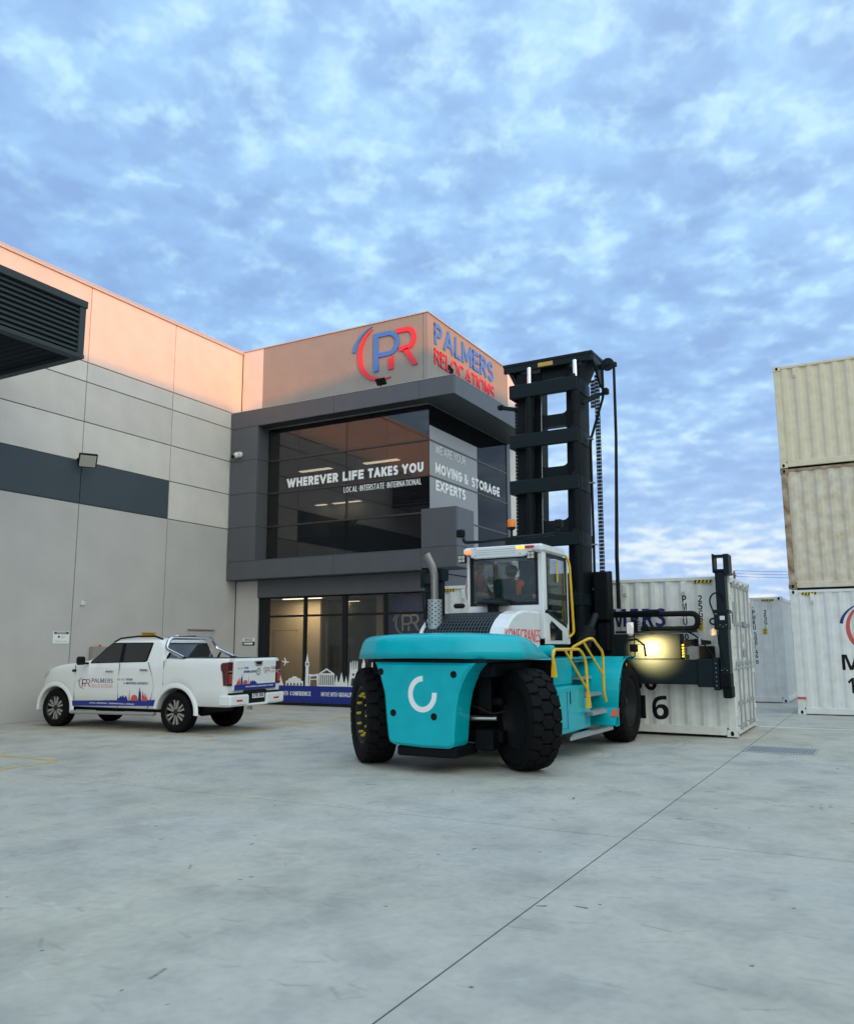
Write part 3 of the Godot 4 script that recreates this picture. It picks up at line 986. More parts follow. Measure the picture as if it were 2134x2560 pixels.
	block("panel", "room_dark", pt, -14.05, -12.6, 4.0, 5.15, -20.55, -20.5, 0.006)
	block("panel", "room_dark", pt, -14.36, -14.06, 4.0, 4.91, -20.55, -20.5, 0.006)
	block("panel", "room_dark", pt, -12.59, -11.2, 4.0, 4.94, -20.55, -20.5, 0.006)
	var dn := Basis(Vector3.RIGHT, -PI / 2)
	var strips := [["long strip lamp on the upper office ceiling, left of the middle glass joint", -15.92, 7.29, -21.5, 1.22, 0.2], ["long strip lamp on the upper office ceiling, above the word TAKES", -13.4, 7.29, -21.5, 1.24, 0.2], ["long strip lamp deep in the upper office, under the small slogan", -18.5, 7.29, -27.1, 1.3, 0.2], ["short dim strip lamp deepest in the upper office, far left", -19.75, 7.29, -27.1, 0.5, 0.2],
		["bright strip lamp over the beige room of the ground floor", -15.45, 3.03, -20.3, 1.4, 0.14], ["small strip lamp behind the third shop window", -15.0, 3.03, -22.4, 0.42, 0.12], ["shortest strip lamp, deep behind the third shop window", -15.05, 3.03, -25.0, 0.3, 0.12], ["long strip lamp over the blue wall of the reception", -11.55, 3.03, -19.72, 1.0, 0.1]]
	for i in strips.size():
		var q = strips[i]
		var L = thing("ceiling_lamp", q[0], "ceiling lamp", Vector3(q[1], q[2], q[3]), 0.0, "strip lamps in the office")
		block("diffuser", "lamp_strip_upper" if i < 4 else "lamp_strip", L, q[1] - q[4] / 2, q[1] + q[4] / 2, q[2], q[2] + 0.02, q[3] - q[5] / 2, q[3] + q[5] / 2, 0.004)
		block("housing", "white_plastic", L, q[1] - q[4] / 2 - 0.02, q[1] + q[4] / 2 + 0.02, q[2] + 0.0205, q[2] + 0.028, q[3] - q[5] / 2 - 0.02, q[3] + q[5] / 2 + 0.02, 0.004)
		quad_light(Vector3(q[1], q[2] - 0.01, q[3]), Vector2(q[4], q[5]), dn, Color(1.0, 0.9, 0.72), [1.6, 1.6, 1.2, 0.4, 4.2, 0.4, 0.3, 0.5][i], "strip_light")
	# logo on the blue reception wall
	var lg = thing("reception_logo", "silver letters logo on the blue wall inside the reception", "sign", Vector3(-11.7, 2.2, -20.3))
	var T := Transform3D(Basis.IDENTITY.scaled(Vector3(0.41, 0.41, 0.3)), Vector3(-12.24, 1.92, -20.298))
	logo(lg, T, "print_grey", "print_grey", "print_grey")

# the round logo: two sweeping arcs, a P and an R, in a frame about 2 wide and 1.6 tall, lower left at the origin
func logo(parent, X: Transform3D, blue: String, red: String, red2: String):
	var world := func(pts: Array) -> Array: return pts
	var put_outline := func(called: String, outlines: Array, m: String):
		var s := st()
		for o in outlines:
			var rings := []
			for z in [0.0, 0.04]:
				rings.append(o.map(func(v): return X * Vector3(v.x, v.y, z)))
			loft(s, rings, true, -1)
		piece(called, s, m, parent)
	# measured on the wall: x from -12.64, y from 8.88
	var ox := -12.64
	var oy := 8.88
	var P := func(x, y): return Vector2(x - ox, y - oy)
	var blue_arc := []
	for i in 13:
		var t := i / 12.0
		blue_arc.append(P.call(-12.585, 9.83).bezier_interpolate(P.call(-12.54, 10.10), P.call(-12.33, 10.36), P.call(-11.985, 10.485), t))
	var wb := []
	for i in 13: wb.append(lerpf(0.105, 0.012, pow(i / 12.0, 1.3)))
	put_outline.call("blue_arc", [ribbon(blue_arc, wb)], blue)
	var red_arc := []
	var wr := []
	for i in 31:
		var t := i / 30.0
		var p: Vector2
		if t < 0.5: p = P.call(-11.97, 10.40).bezier_interpolate(P.call(-12.33, 10.22), P.call(-12.50, 9.78), P.call(-12.33, 9.34), t * 2)
		else: p = P.call(-12.33, 9.34).bezier_interpolate(P.call(-12.19, 8.98), P.call(-11.75, 8.83), P.call(-11.37, 8.93), t * 2 - 1)
		red_arc.append(p)
		wr.append(0.012 + 0.125 * pow(sin(PI * clampf(t * 1.02, 0, 1)), 0.8))
	put_outline.call("red_arc", [ribbon(red_arc, wr)], red)
	var stem := [P.call(-11.925, 9.15), P.call(-11.777, 9.15), P.call(-11.777, 10.255), P.call(-11.925, 10.255)]
	var bowl := [P.call(-11.777, 10.195), P.call(-11.45, 10.195)] + arc(P.call(-11.45, 9.90), 0.295, 85, -85, 12) + [P.call(-11.777, 9.605)]
	bowl = ribbon(bowl, 0.13)
	put_outline.call("letter_p", [stem, bowl], blue)
	var rb := [P.call(-11.19, 10.20), P.call(-10.93, 10.20)] + arc(P.call(-10.87, 9.94), 0.235, 85, -70, 10, 0.265) + [P.call(-11.10, 9.66)]
	put_outline.call("letter_r", [ribbon(rb, 0.135), [P.call(-10.98, 9.62), P.call(-10.82, 9.66), P.call(-10.52, 9.145), P.call(-10.69, 9.145)]], red)
	put_outline.call("letter_r_stem", [[P.call(-11.448, 9.14), P.call(-11.286, 9.14), P.call(-11.286, 9.52), P.call(-11.448, 9.45)]], red2)

func build_signs():
	var s = thing("logo_sign", "blue and red raised letters logo on the grey parapet facing the yard", "sign", Vector3(-11.6, 9.7, -18.75))
	logo(s, Transform3D(Basis.IDENTITY, Vector3(-12.64, 8.88, -18.748)), "sign_blue", "sign_red", "sign_red")
	# side lettering, one mesh for each letter; runs from z -19.11 to -23.05
	var n = thing("company_name_sign", "blue PALMERS over red RELOCATIONS letters on the side parapet", "sign", Vector3(-10.22, 9.8, -21))
	for row in [["PALMERS", 9.79, 0.61, 19.11, 3.92, "sign_blue", 0.19], ["RELOCATIONS", 9.22, 0.44, 19.11, 3.96, "sign_red", 0.125]]:
		var lay := caps_layout(row[0], row[6])
		var k: float = row[4] / lay[1]
		for q in lay[0]:
			piece("letter_" + q[0].to_lower(), caps(q[0], q[2] * k, row[2], face(Vector3(-10.222, row[1], -row[3] - q[1] * k), Vector3(0, 0, -1)), row[6], 0.03), row[5], n)
	# window lettering
	var w = thing("window_slogan", "white WHEREVER LIFE TAKES YOU lettering on the upper front glass", "lettering", Vector3(-12.5, 6.3, -18.8))
	for q in [["WHEREVER", -14.93, 6.165, 1.80, 0.265], ["LIFE", -12.97, 6.165, 0.70, 0.265], ["TAKES", -12.13, 6.165, 0.96, 0.265], ["YOU", -11.05, 6.165, 0.66, 0.265]]:
		piece("lettering", caps(q[0], q[3], q[4], face(Vector3(q[1], q[2], -18.788), Vector3.RIGHT), 0.255), "vinyl_white", w)
	piece("lettering", caps("LOCAL · INTERSTATE · INTERNATIONAL", 2.47, 0.16, face(Vector3(-12.93, 5.83, -18.788), Vector3.RIGHT), 0.12), "vinyl_white", w)
	var v = thing("side_slogan", "white WE ARE YOUR MOVING & STORAGE EXPERTS lettering on the side glass", "lettering", Vector3(-10.21, 6.4, -21))
	for q in [["WE ARE YOUR", 19.10, 6.72, 1.83, 0.23, 0.10], ["MOVING", 19.10, 6.17, 1.62, 0.29, 0.245], ["STORAGE", 21.33, 6.17, 2.0, 0.29, 0.245], ["EXPERTS", 19.12, 5.70, 1.80, 0.29, 0.245]]:
		piece("lettering", caps(q[0], q[3], q[4], face(Vector3(-10.205, q[2], -q[1]), Vector3(0, 0, -1)), q[5]), "vinyl_white", v)
	piece("lettering", letters("&", 0.27, 0.29, face(Vector3(-10.205, 6.17, -20.84), Vector3(0, 0, -1)), true), "vinyl_white", v)
	var o = thing("office_sign", "white OFFICE sign with an arrow beside the shopfront", "sign", Vector3(-16.15, 1.75, -18.75))
	block("plate", "vinyl_white", o, -16.38, -15.94, 1.755, 1.86, -18.75, -18.742, 0.002)
	block("arrow_plate", "black", o, -16.38, -15.94, 1.645, 1.753, -18.75, -18.742, 0.002)
	piece("lettering", letters("OFFICE", 0.30, 0.07, face(Vector3(-16.31, 1.772, -18.742), Vector3.RIGHT), true, 0.002), "black", o)
	var a := st()
	prism(a, [Vector2(-16.33, 1.675), Vector2(-16.06, 1.675), Vector2(-16.06, 1.66), Vector2(-15.98, 1.70), Vector2(-16.06, 1.74), Vector2(-16.06, 1.725), Vector2(-16.33, 1.725)], -18.742, -18.739)
	piece("arrow", a, "vinyl_white", o)
	# shopfront strip and skyline
	var b = thing("shopfront_banner", "blue vinyl strip with white slogans along the foot of the shop windows", "banner", Vector3(-12.9, 0.3, -18.8))
	for x in [[-15.49, -14.26], [-14.255, -12.89], [-12.885, -11.58], [-11.575, -10.35]]:
		block("strip", "vinyl_blue", b, x[0], x[1], 0.085, 0.535, -18.799, -18.795, 0)
	for q in [["WITH", -14.95, 0.225, 0.13], ["CONFIDENCE", -14.66, 0.705, 0.20], ["MOVE WITH", -13.60, 0.54, 0.13], ["QUALITY", -13.02, 0.52, 0.20], ["MOVE WITH", -12.1, 0.54, 0.13], ["CARE", -11.5, 0.33, 0.24]]:
		piece("lettering", caps(q[0], q[2], 0.115, face(Vector3(q[1], 0.27, -18.795), Vector3.RIGHT), q[3], 0.002), "vinyl_white", b)
	skyline()

func skyline():
	var k = thing("skyline_decal", "white cut-out skyline of landmarks stuck along the shop windows", "decal", Vector3(-13.4, 0.8, -18.8))
	var z := -18.799
	var flat := func(called: String, outlines: Array, m := "vinyl_white", zz := 0.003):
		var s := st()
		for o in outlines: prism(s, o, z, z + zz)
		piece(called, s, m, k)
	var V := func(a: Array) -> Array:
		var r := []
		for i in range(0, a.size(), 2): r.append(Vector2(a[i], a[i + 1]))
		return r
	flat.call("pyramid", [V.call([-15.22, 0.537, -14.90, 0.537, -15.04, 0.88, -15.07, 0.87])])
	flat.call("arena", [V.call([-14.82, 0.537, -14.22, 0.537, -14.22, 0.66, -14.30, 0.68, -14.31, 0.73, -14.42, 0.75, -14.46, 0.79, -14.57, 0.79, -14.61, 0.75, -14.72, 0.73, -14.74, 0.68, -14.82, 0.66])])
	var ho := []
	for i in 5: ho.append(arc(Vector2(-14.75 + i * 0.115, 0.57), 0.028, 0, 180, 6, 0.045) + [Vector2(-14.778 + i * 0.115, 0.54), Vector2(-14.722 + i * 0.115, 0.54)])
	flat.call("arches", ho, "vinyl_line", 0.0045)
	flat.call("clock_tower", [V.call([-14.15, 0.537, -14.03, 0.537, -14.04, 1.06, -14.02, 1.08, -14.02, 1.18, -14.045, 1.20, -14.055, 1.28, -14.088, 1.43, -14.12, 1.28, -14.13, 1.20, -14.155, 1.18, -14.155, 1.08, -14.14, 1.06])])
	flat.call("clock_face", [arc(Vector2(-14.088, 1.13), 0.035, 0, 345, 14)], "vinyl_line", 0.0045)
	flat.call("gate", [V.call([-14.02, 0.537, -13.98, 0.537, -13.965, 0.79, -13.76, 0.81, -13.75, 0.537, -13.71, 0.537, -13.70, 0.82, -13.66, 0.84, -13.66, 0.885, -13.85, 0.85, -14.03, 0.86, -14.03, 0.81, -14.0, 0.79])])
	flat.call("gate_beam", [V.call([-13.99, 0.70, -13.73, 0.715, -13.73, 0.74, -13.99, 0.725])], "vinyl_white", 0.0048)
	var cols := [V.call([-13.70, 0.537, -13.17, 0.537, -13.17, 0.57, -13.70, 0.57]), V.call([-13.70, 0.84, -13.17, 0.84, -13.17, 0.875, -13.435, 1.02, -13.70, 0.875])]
	for i in 8: cols.append(V.call([-13.685 + i * 0.068, 0.571, -13.65 + i * 0.068, 0.571, -13.65 + i * 0.068, 0.839, -13.685 + i * 0.068, 0.839]))
	flat.call("temple", cols)
	flat.call("pediment_line", [V.call([-13.60, 0.885, -13.27, 0.885, -13.435, 0.975])], "vinyl_line", 0.0045)
	flat.call("gables", [V.call([-13.16, 0.537, -12.74, 0.537, -12.74, 0.62, -12.79, 0.82, -12.84, 0.64, -12.88, 0.66, -12.94, 0.92, -13.02, 0.66, -13.06, 0.66, -13.10, 0.84, -13.16, 0.64])])
	flat.call("basilica", [V.call([-12.73, 0.537, -12.40, 0.537, -12.42, 0.9, -12.43, 1.2, -12.455, 1.22, -12.475, 1.0, -12.49, 1.0, -12.505, 1.24, -12.53, 1.2, -12.545, 0.98, -12.56, 0.98, -12.575, 1.23, -12.60, 1.2, -12.61, 1.0, -12.625, 1.0, -12.64, 1.2, -12.665, 1.17, -12.68, 0.9])])
	flat.call("basilica_windows", [arc(Vector2(-12.56, 0.86), 0.035, 0, 345, 10), V.call([-12.64, 0.56, -12.50, 0.56, -12.52, 0.74, -12.57, 0.78, -12.62, 0.74])], "vinyl_line", 0.0045)
	flat.call("statue", [V.call([-12.32, 0.537, -12.18, 0.537, -12.20, 0.8, -12.19, 1.15, -12.24, 1.32, -12.26, 1.2, -12.30, 1.1, -12.29, 0.8])])
	flat.call("spire", [V.call([-12.02, 0.537, -11.92, 0.537, -11.96, 1.27, -11.98, 1.27])])
	flat.call("aeroplane", [V.call([-14.97, 1.185, -14.93, 1.185, -14.92, 1.165, -14.86, 1.165, -14.91, 1.08, -14.88, 1.08, -14.81, 1.165, -14.74, 1.17, -14.71, 1.18, -14.74, 1.195, -14.81, 1.20, -14.87, 1.30, -14.90, 1.30, -14.87, 1.20, -14.93, 1.20, -14.95, 1.225, -14.97, 1.225])])

# ------------------------------------------------------------------ beyond
func build_neighbours():
	var n = thing("unseen_sun_blocker", "tall plain warehouse added out of frame on the right to cut the low sun", "warehouse", Vector3(45, 0, -10))  # added, unseen; its height sets the shadow edge on the facing walls
	block("wall", "wall_low", n, 30, 62, 0, 14.6, -85, 60, 0.02)
	block("roof_capping", "capping", n, 29.9, 62.1, 14.6, 14.8, -85.1, 60.1, 0.01)
	for i in 8: block("roller_door", "wall_grey", n, 29.9, 30.0, 0, 5.5, -70 + i * 16, -64 + i * 16, 0.01)
	var f = thing("far_shed", "low distant cream shed seen between the containers", "shed", Vector3(-3.6, 0, -58))
	block("wall", "wall_pale", f, -9, 3, 0, 3.7, -64, -58, 0.02)
	var rf := st()
	prism(rf, [Vector2(-9.3, 3.7), Vector2(3.3, 3.7), Vector2(3.3, 3.85), Vector2(-3, 4.0), Vector2(-9.3, 3.85)], -64.3, -57.7)
	piece("roof", rf, "rusty", f)
	block("window", "glass_dark", f, -5.6, -4.9, 1.2, 2.4, -58, -57.97, 0)
	var poles := [Vector3(-14, 0, -95), Vector3(14, 0, -90)]
	for i in 2:
		var p = thing("power_pole", ["wooden power pole with crossarm far behind the office", "wooden power pole with crossarm far behind the container stack"][i], "power pole", poles[i], 0.0, "power poles along the far road")
		var s := st()
		cyl(s, poles[i], poles[i] + Vector3(0, 9.5, 0), 0.16, 10, 0.01, 0.11)
		piece("pole", s, "desk", p)
		block("crossarm", "desk", p, poles[i].x - 0.06, poles[i].x + 0.06, 9.0, 9.15, poles[i].z - 1.1, poles[i].z + 1.1, 0.01)
	for k in 3:
		var w := st()
		var pts := []
		for i in 17:
			var t := i / 16.0
			pts.append(poles[0].lerp(poles[1], t) + Vector3(0, 9.0 + 0.25 * k - 3.0 * t * (1 - t), -0.9 + 0.9 * k))
		tag(obj("power_line", (func(): tube(w, pts, 0.018, 5); return w).call(), "black"), ["lowest of the three thin wires behind the containers", "middle one of the three thin wires behind the containers", "highest of the three thin wires behind the containers"][k], "power line", "overhead wires beyond the yard")

# ------------------------------------------------------------------ shipping containers
# local frame: long axis x from -L to 0 (right end at the origin), yard side at z = 0, away at z = -2.44, base at y = 0
func container(called: String, label: String, at: Vector3, H: float, mat: String, opt := {}):
	var L := 6.058
	var Wd := 2.438
	var c = thing(called, label, "shipping container", at, 0.0, "twenty foot shipping containers")
	c.rotation.z = opt.get("tilt", 0.0)
	var post: String = opt.get("post", mat)
	# corner castings with holes
	for x in [-L, 0.0]:
		for zz in [0.0, -Wd]:
			for y in [0.0, H - 0.118]:
				var s := st()
				var sx := 1.0 if x < -1.0 else -1.0
				var sz := -1.0 if zz > -1.0 else 1.0
				bx(s, x, x + sx * 0.178, y, y + 0.118, zz, zz + sz * 0.162, 0.006)
				var cs = obj("corner_casting", s, post, c)
				var h := st()
				var ov := arc(Vector2(x + sx * 0.089, y + 0.058), 0.030, 0, 342, 18, 0.042)
				prism(h, ov, zz - sz * 0.001, zz + sz * 0.03)
				obj("casting_hole", h, "black", cs)
				var h2 := st()
				prism(h2, arc(Vector2(zz + sz * 0.08, y + 0.058), 0.028, 0, 342, 18, 0.04), x - sx * 0.001, x + sx * 0.03, "zy")
				obj("casting_hole", h2, "black", cs)
			var p := st()
			var px: float = x + (0.012 if x < -1 else -0.012)
			bx(p, px, px + (0.14 if x < -1 else -0.14), 0.119, H - 0.119, zz + (-0.012 if zz > -1 else 0.012), zz + (-0.11 if zz > -1 else 0.11), 0.008)
			obj("corner_post", p, post, c)
	# rails
	for zz in [-0.008, -Wd + 0.068]:
		var t := st()
		bx(t, -L + 0.18, -0.18, H - 0.075, H - 0.012, zz - 0.06, zz, 0.006)
		obj("top_rail", t, post, c)
		var b := st()
		bx(b, -L + 0.18, -0.18, 0.022, 0.165, zz - 0.06, zz - 0.006, 0.006)
		obj("bottom_rail", b, mat, c)
	for x in [-L + 0.012, -0.072]:
		for yy in [[H - 0.11, H - 0.012], [0.022, 0.15]]:
			var e := st()
			bx(e, x, x + 0.06, yy[0], yy[1], -Wd + 0.165, -0.165, 0.006)
			obj("end_rail", e, post, c)
	# corrugated sides, roof and blank end
	for zz in [-0.012, -Wd + 0.012]:
		var sg := 1.0 if zz > -1 else -1.0
		var line := []
		line.append(Vector2(-L + 0.12, zz - sg * 0.044))
		var x := -L + 0.218 - 0.278
		while x < -0.17:
			for q in [[0.0, 0.0], [0.072, 0.0], [0.140, -0.036], [0.210, -0.036]]:
				if x + q[0] < -0.15 and x + q[0] > -L + 0.15: line.append(Vector2(x + q[0], zz + sg * (q[1] - 0.008)))
			x += 0.278
		line.append(Vector2(-0.15, zz - sg * 0.008))
		obj("side_wall", sheet(line, 0.155, H - 0.07, sg), mat, c)
	var e1 := []
	var z := -0.11
	while z > -Wd + 0.13:
		for q in [[0.0, 0.0], [0.11, 0.0], [0.135, 0.045], [0.225, 0.045]]:
			if z - q[0] > -Wd + 0.11: e1.append(Vector2(-L + 0.03 + q[1], z - q[0]))
		z -= 0.25
	e1.append(Vector2(-L + 0.03, -Wd + 0.11))
	obj("end_wall", sheet(e1, 0.15, H - 0.1, -1.0), mat, c)
	var rf := st()
	bx(rf, -L + 0.07, -0.07, H - 0.035, H - 0.02, -Wd + 0.06, -0.06, 0.004)
	obj("roof", rf, mat, c)
	var fl := st()
	bx(fl, -L + 0.1, -0.1, 0.10, 0.15, -Wd + 0.07, -0.07, 0.004)
	obj("floor", fl, "desk", c)
	if opt.get("doors", false):
		for k in 2:
			var z0 := -0.125 - k * 1.097
			var d := st()
			var lines := []
			bx(d, -0.075, -0.045, 0.16, H - 0.12, z0 - 1.085, z0, 0.006)
			for j in 4:
				bx(d, -0.046, -0.030, 0.30 + j * 0.62, 0.72 + j * 0.62, z0 - 1.02, z0 - 0.06, 0.012)
			var D = obj("door", d, mat, c)
			var g := st()
			bx(g, -0.046, -0.04, 0.162, H - 0.122, z0 - 1.092, z0 - 1.082)
			bx(g, -0.046, -0.04, 0.162, H - 0.122, z0 - 0.006, z0 + 0.004)
			obj("door_gasket", g, "black", D)
			for rz in ([0.32, 0.78] if k == 0 else [0.30, 0.76]):
				var r := st()
				cyl(r, Vector3(0.012, 0.10, z0 - rz), Vector3(0.012, H - 0.07, z0 - rz), 0.017, 8)
				obj("lock_rod", r, "galv", D)
				var kp := st()
				for yy in [0.14, 0.55, 1.25, 1.95, H - 0.16]:
					bx(kp, -0.03, 0.036, yy - 0.035, yy + 0.035, z0 - rz - 0.05, z0 - rz + 0.05, 0.008)
				tag(obj("rod_keepers", kp, "galv", D), "", "", "", "stuff")
				var hn := st()
				bx(hn, 0.02, 0.04, 1.15, 1.19, z0 - rz - 0.02, z0 - rz + 0.42, 0.006)
				obj("handle", hn, "galv", D)
			for j in 4:
				var hg := st()
				bx(hg, -0.03, 0.008, 0.35 + j * 0.68, 0.44 + j * 0.68, -0.13 if k == 0 else -Wd + 0.03, -0.03 if k == 0 else -Wd + 0.13, 0.006)
				obj("hinge", hg, mat, D)
	else:
		var e2 := []
		z = -0.11
		while z > -Wd + 0.13:
			for q in [[0.0, 0.0], [0.11, 0.0], [0.135, -0.045], [0.225, -0.045]]:
				if z - q[0] > -Wd + 0.11: e2.append(Vector2(-0.03 + q[1], z - q[0]))
			z -= 0.25
		e2.append(Vector2(-0.03, -Wd + 0.11))
		obj("end_wall", sheet(e2, 0.15, H - 0.1, 1.0), mat, c)
	for hx in opt.get("hazard", []):   # black and yellow strips on the top rail
		var hz := st()
		bx(hz, hx, hx + 0.33, H - 0.125, H - 0.066, -0.0175, -0.0045)
		var S = obj("hazard_strip", hz, "hazard_yellow", c)
		for i in 5:
			var q := st()
			var a: float = hx + 0.012 + i * 0.066
			prism(q, [Vector2(a, H - 0.124), Vector2(a + 0.03, H - 0.124), Vector2(a + 0.05, H - 0.067), Vector2(a + 0.02, H - 0.067)], -0.004, -0.0025)
			obj("stripe", q, "black", S)
	for vx in opt.get("vents", []):
		var v := st()
		bx(v, vx, vx + 0.085, H - 0.33, H - 0.10, -0.03, 0.004, 0.008)
		var vv = obj("vent", v, mat, c)
		var vl := st()
		bx(vl, vx + 0.015, vx + 0.07, H - 0.31, H - 0.27, 0.004, 0.006)
		obj("vent_slot", vl, "print_grey", vv)
	return c

func sheet(line: Array, y0: float, y1: float, sg: float) -> SurfaceTool:   # a folded sheet standing on a plan line, 4 mm thick
	var s := st()
	var front := []
	for p in line: front.append(p)
	for i in front.size() - 1:
		var a: Vector2 = front[i]
		var b: Vector2 = front[i + 1]
		var d := (b - a).normalized()
		var o := Vector3(-d.y, 0, d.x)
		if absf(d.x) > absf(d.y) and absf(d.x) > 0.5:
			if o.z * sg < 0: o = -o
		elif o.x * sg < 0: o = -o
		s.set_smooth_group(-1)
		poly(s, [Vector3(a.x, y0, a.y), Vector3(b.x, y0, b.y), Vector3(b.x, y1, b.y), Vector3(a.x, y1, a.y)], o)
	return s

func stack_text(c, text: String, x: float, y: float, w: float, h: float, dy: float, mat := "black"):   # a column of characters
	for i in text.length():
		if text[i] != " ":
			obj("character", painted(letters(text[i], w * (0.35 if text[i] == "1" or text[i] == "I" else 1.0), h, face(Vector3(x, y - i * dy, -0.012), Vector3.RIGHT), true, 0.003)), mat, c)

func build_containers():
	# held by the handler: right end x -2.385, yard side z -15.45
	var H := 2.80
	var c = container("shipping_container", "white shipping container behind the spreader, its rodded door end to the right", Vector3(-2.385, 0.02, -15.45), H, "box_white", {"doors": true, "hazard": [-0.62, -5.78], "vents": [-0.85, -1.92, -5.3], "tilt": -0.006})
	stack_text(c, "PMRU", -0.835, 2.335, 0.075, 0.125, 0.135)
	stack_text(c, "500188", -0.82, 1.79, 0.07, 0.11, 0.125)
	stack_text(c, "25GB", -0.555, 2.335, 0.07, 0.125, 0.135)
	var yl := st()
	bx(yl, -0.585, -0.488, 1.825, 1.99, -0.017, -0.013)
	var Y = obj("height_label", yl, "hazard_yellow", c)
	obj("lettering", letters("2.9m", 0.07, 0.05, face(Vector3(-0.572, 1.92, -0.013), Vector3.RIGHT), true, 0.002), "black", Y)
	obj("lettering", letters("9'6\"", 0.06, 0.05, face(Vector3(-0.568, 1.845, -0.013), Vector3.RIGHT), true, 0.002), "black", Y)
	obj("lettering", painted(letters("PALMERS", 1.72, 0.335, face(Vector3(-2.875, 1.905, -0.012), Vector3.RIGHT), true, 0.004)), "letter_navy", c)
	obj("lettering", painted(letters("MV 80", 1.35, 0.36, face(Vector3(-2.70, 0.76, -0.012), Vector3.RIGHT), true, 0.004)), "black", c)
	obj("lettering", painted(letters("16", 0.62, 0.42, face(Vector3(-1.79, 0.245, -0.012), Vector3.RIGHT), true, 0.004)), "black", c)
	var d := letters("PALMERS", 0.62, 0.11, face(Vector3(-0.029, 1.9, -1.35), Vector3(0, 0, -1)), true, 0.003)
	obj("lettering", d, "letter_navy", c)
	var pl := st()
	for q in [[1.95, 2.35, -0.62, -0.35], [1.62, 1.78, -1.52, -1.3], [1.35, 1.5, -1.9, -1.4]]:
		bx(pl, -0.0295, -0.027, q[0], q[1], q[2], q[3])
	tag(obj("data_plates", pl, "print_grey", c), "", "", "", "stuff")
	# far one
	var c2 = container("shipping_container", "white shipping container standing alone behind the held one, numbered 500146", Vector3(-2.49, 0, -25.2), 2.93, "box_white_b", {"hazard": [-0.55], "vents": [-0.83]})
	stack_text(c2, "PMRU", -0.815, 2.44, 0.075, 0.125, 0.142)
	stack_text(c2, "500146", -0.80, 1.83, 0.07, 0.115, 0.122)
	stack_text(c2, "0", -0.80, 1.06, 0.07, 0.115, 0.122)
	stack_text(c2, "25G1", -0.505, 2.44, 0.07, 0.125, 0.142)
	var yl2 := st()
	bx(yl2, -0.56, -0.445, 1.88, 2.05, -0.017, -0.013)
	var Y2 = obj("height_label", yl2, "hazard_yellow", c2)
	obj("lettering", letters("2.9m", 0.08, 0.05, face(Vector3(-0.545, 1.975, -0.013), Vector3.RIGHT), true, 0.002), "black", Y2)
	obj("lettering", letters("9'6\"", 0.07, 0.05, face(Vector3(-0.54, 1.895, -0.013), Vector3.RIGHT), true, 0.002), "black", Y2)
	# stack of three on the right: left ends at x -1.94
	var xr := -1.94 + 6.058
	var b = container("shipping_container", "clean white shipping container at the foot of the stack, with a red arc logo", Vector3(xr, 0, -21.3), 2.87, "box_white_b", {"hazard": [-5.80], "vents": [-5.62]})
	var ox := -xr
	obj("lettering", painted(letters("MV", 0.78, 0.345, face(Vector3(-0.945 + ox, 1.02, -0.012), Vector3.RIGHT), true, 0.004)), "black", b)
	obj("lettering", painted(letters("1", 0.13, 0.34, face(Vector3(-0.86 + ox, 0.505, -0.012), Vector3.RIGHT), true, 0.004)), "black", b)
	obj("lettering", painted(letters("7", 0.24, 0.34, face(Vector3(-0.62 + ox, 0.505, -0.012), Vector3.RIGHT), true, 0.004)), "black", b)
	var lo := Node3D.new()
	put(lo, "painted_logo", b)
	lo.position = Vector3(-0.93 + ox, 1.42, -0.012)
	flat_logo(lo, 0.68)
	obj("red_band", (func(): var s := st(); bx(s, -6.05, -5.86, 0.35, 0.40, -0.011, 0.001); return s).call(), "print_red", b)
	container("shipping_container", "rust-stained cream shipping container, middle of the stack of three", Vector3(xr, 2.89, -21.31), 2.89, "box_old", {"post": "rusty"})
	container("shipping_container", "pale cream shipping container on top of the stack of three", Vector3(xr, 5.80, -21.3), 2.55, "box_cream", {"vents": [-5.62]})
	for q in [[-1.85, 2.87], [-1.85, 5.78]]:
		var t := st()
		bx(t, q[0] - 0.05, q[0] + 0.05, q[1] - 0.003, q[1] + 0.022, -21.42, -21.34, 0.003)
		tag(obj("twist_lock", t, "black"), ["black twist lock between the lower two containers of the stack", "black twist lock under the topmost container of the stack"][0 if q[1] < 4 else 1], "twist lock")

func flat_logo(parent, k: float):
	var T := Transform3D(Basis.IDENTITY.scaled(Vector3(k, k, 0.06)), Vector3.ZERO)
	var keep: Vector3 = parent.position
	logo_local(parent, T)

func logo_local(parent, T: Transform3D):
	# the same logo as on the parapet, flat
	var holder := Node3D.new()
	add_child(holder)
	logo(holder, T, "letter_navy", "print_red", "print_red")
	for ch in holder.get_children():
		holder.remove_child(ch)
		parent.add_child(ch)
		if parent.name == "painted_logo": ch.mesh = done(painted(ch.mesh, parent.position))
	remove_child(holder)
	holder.free()

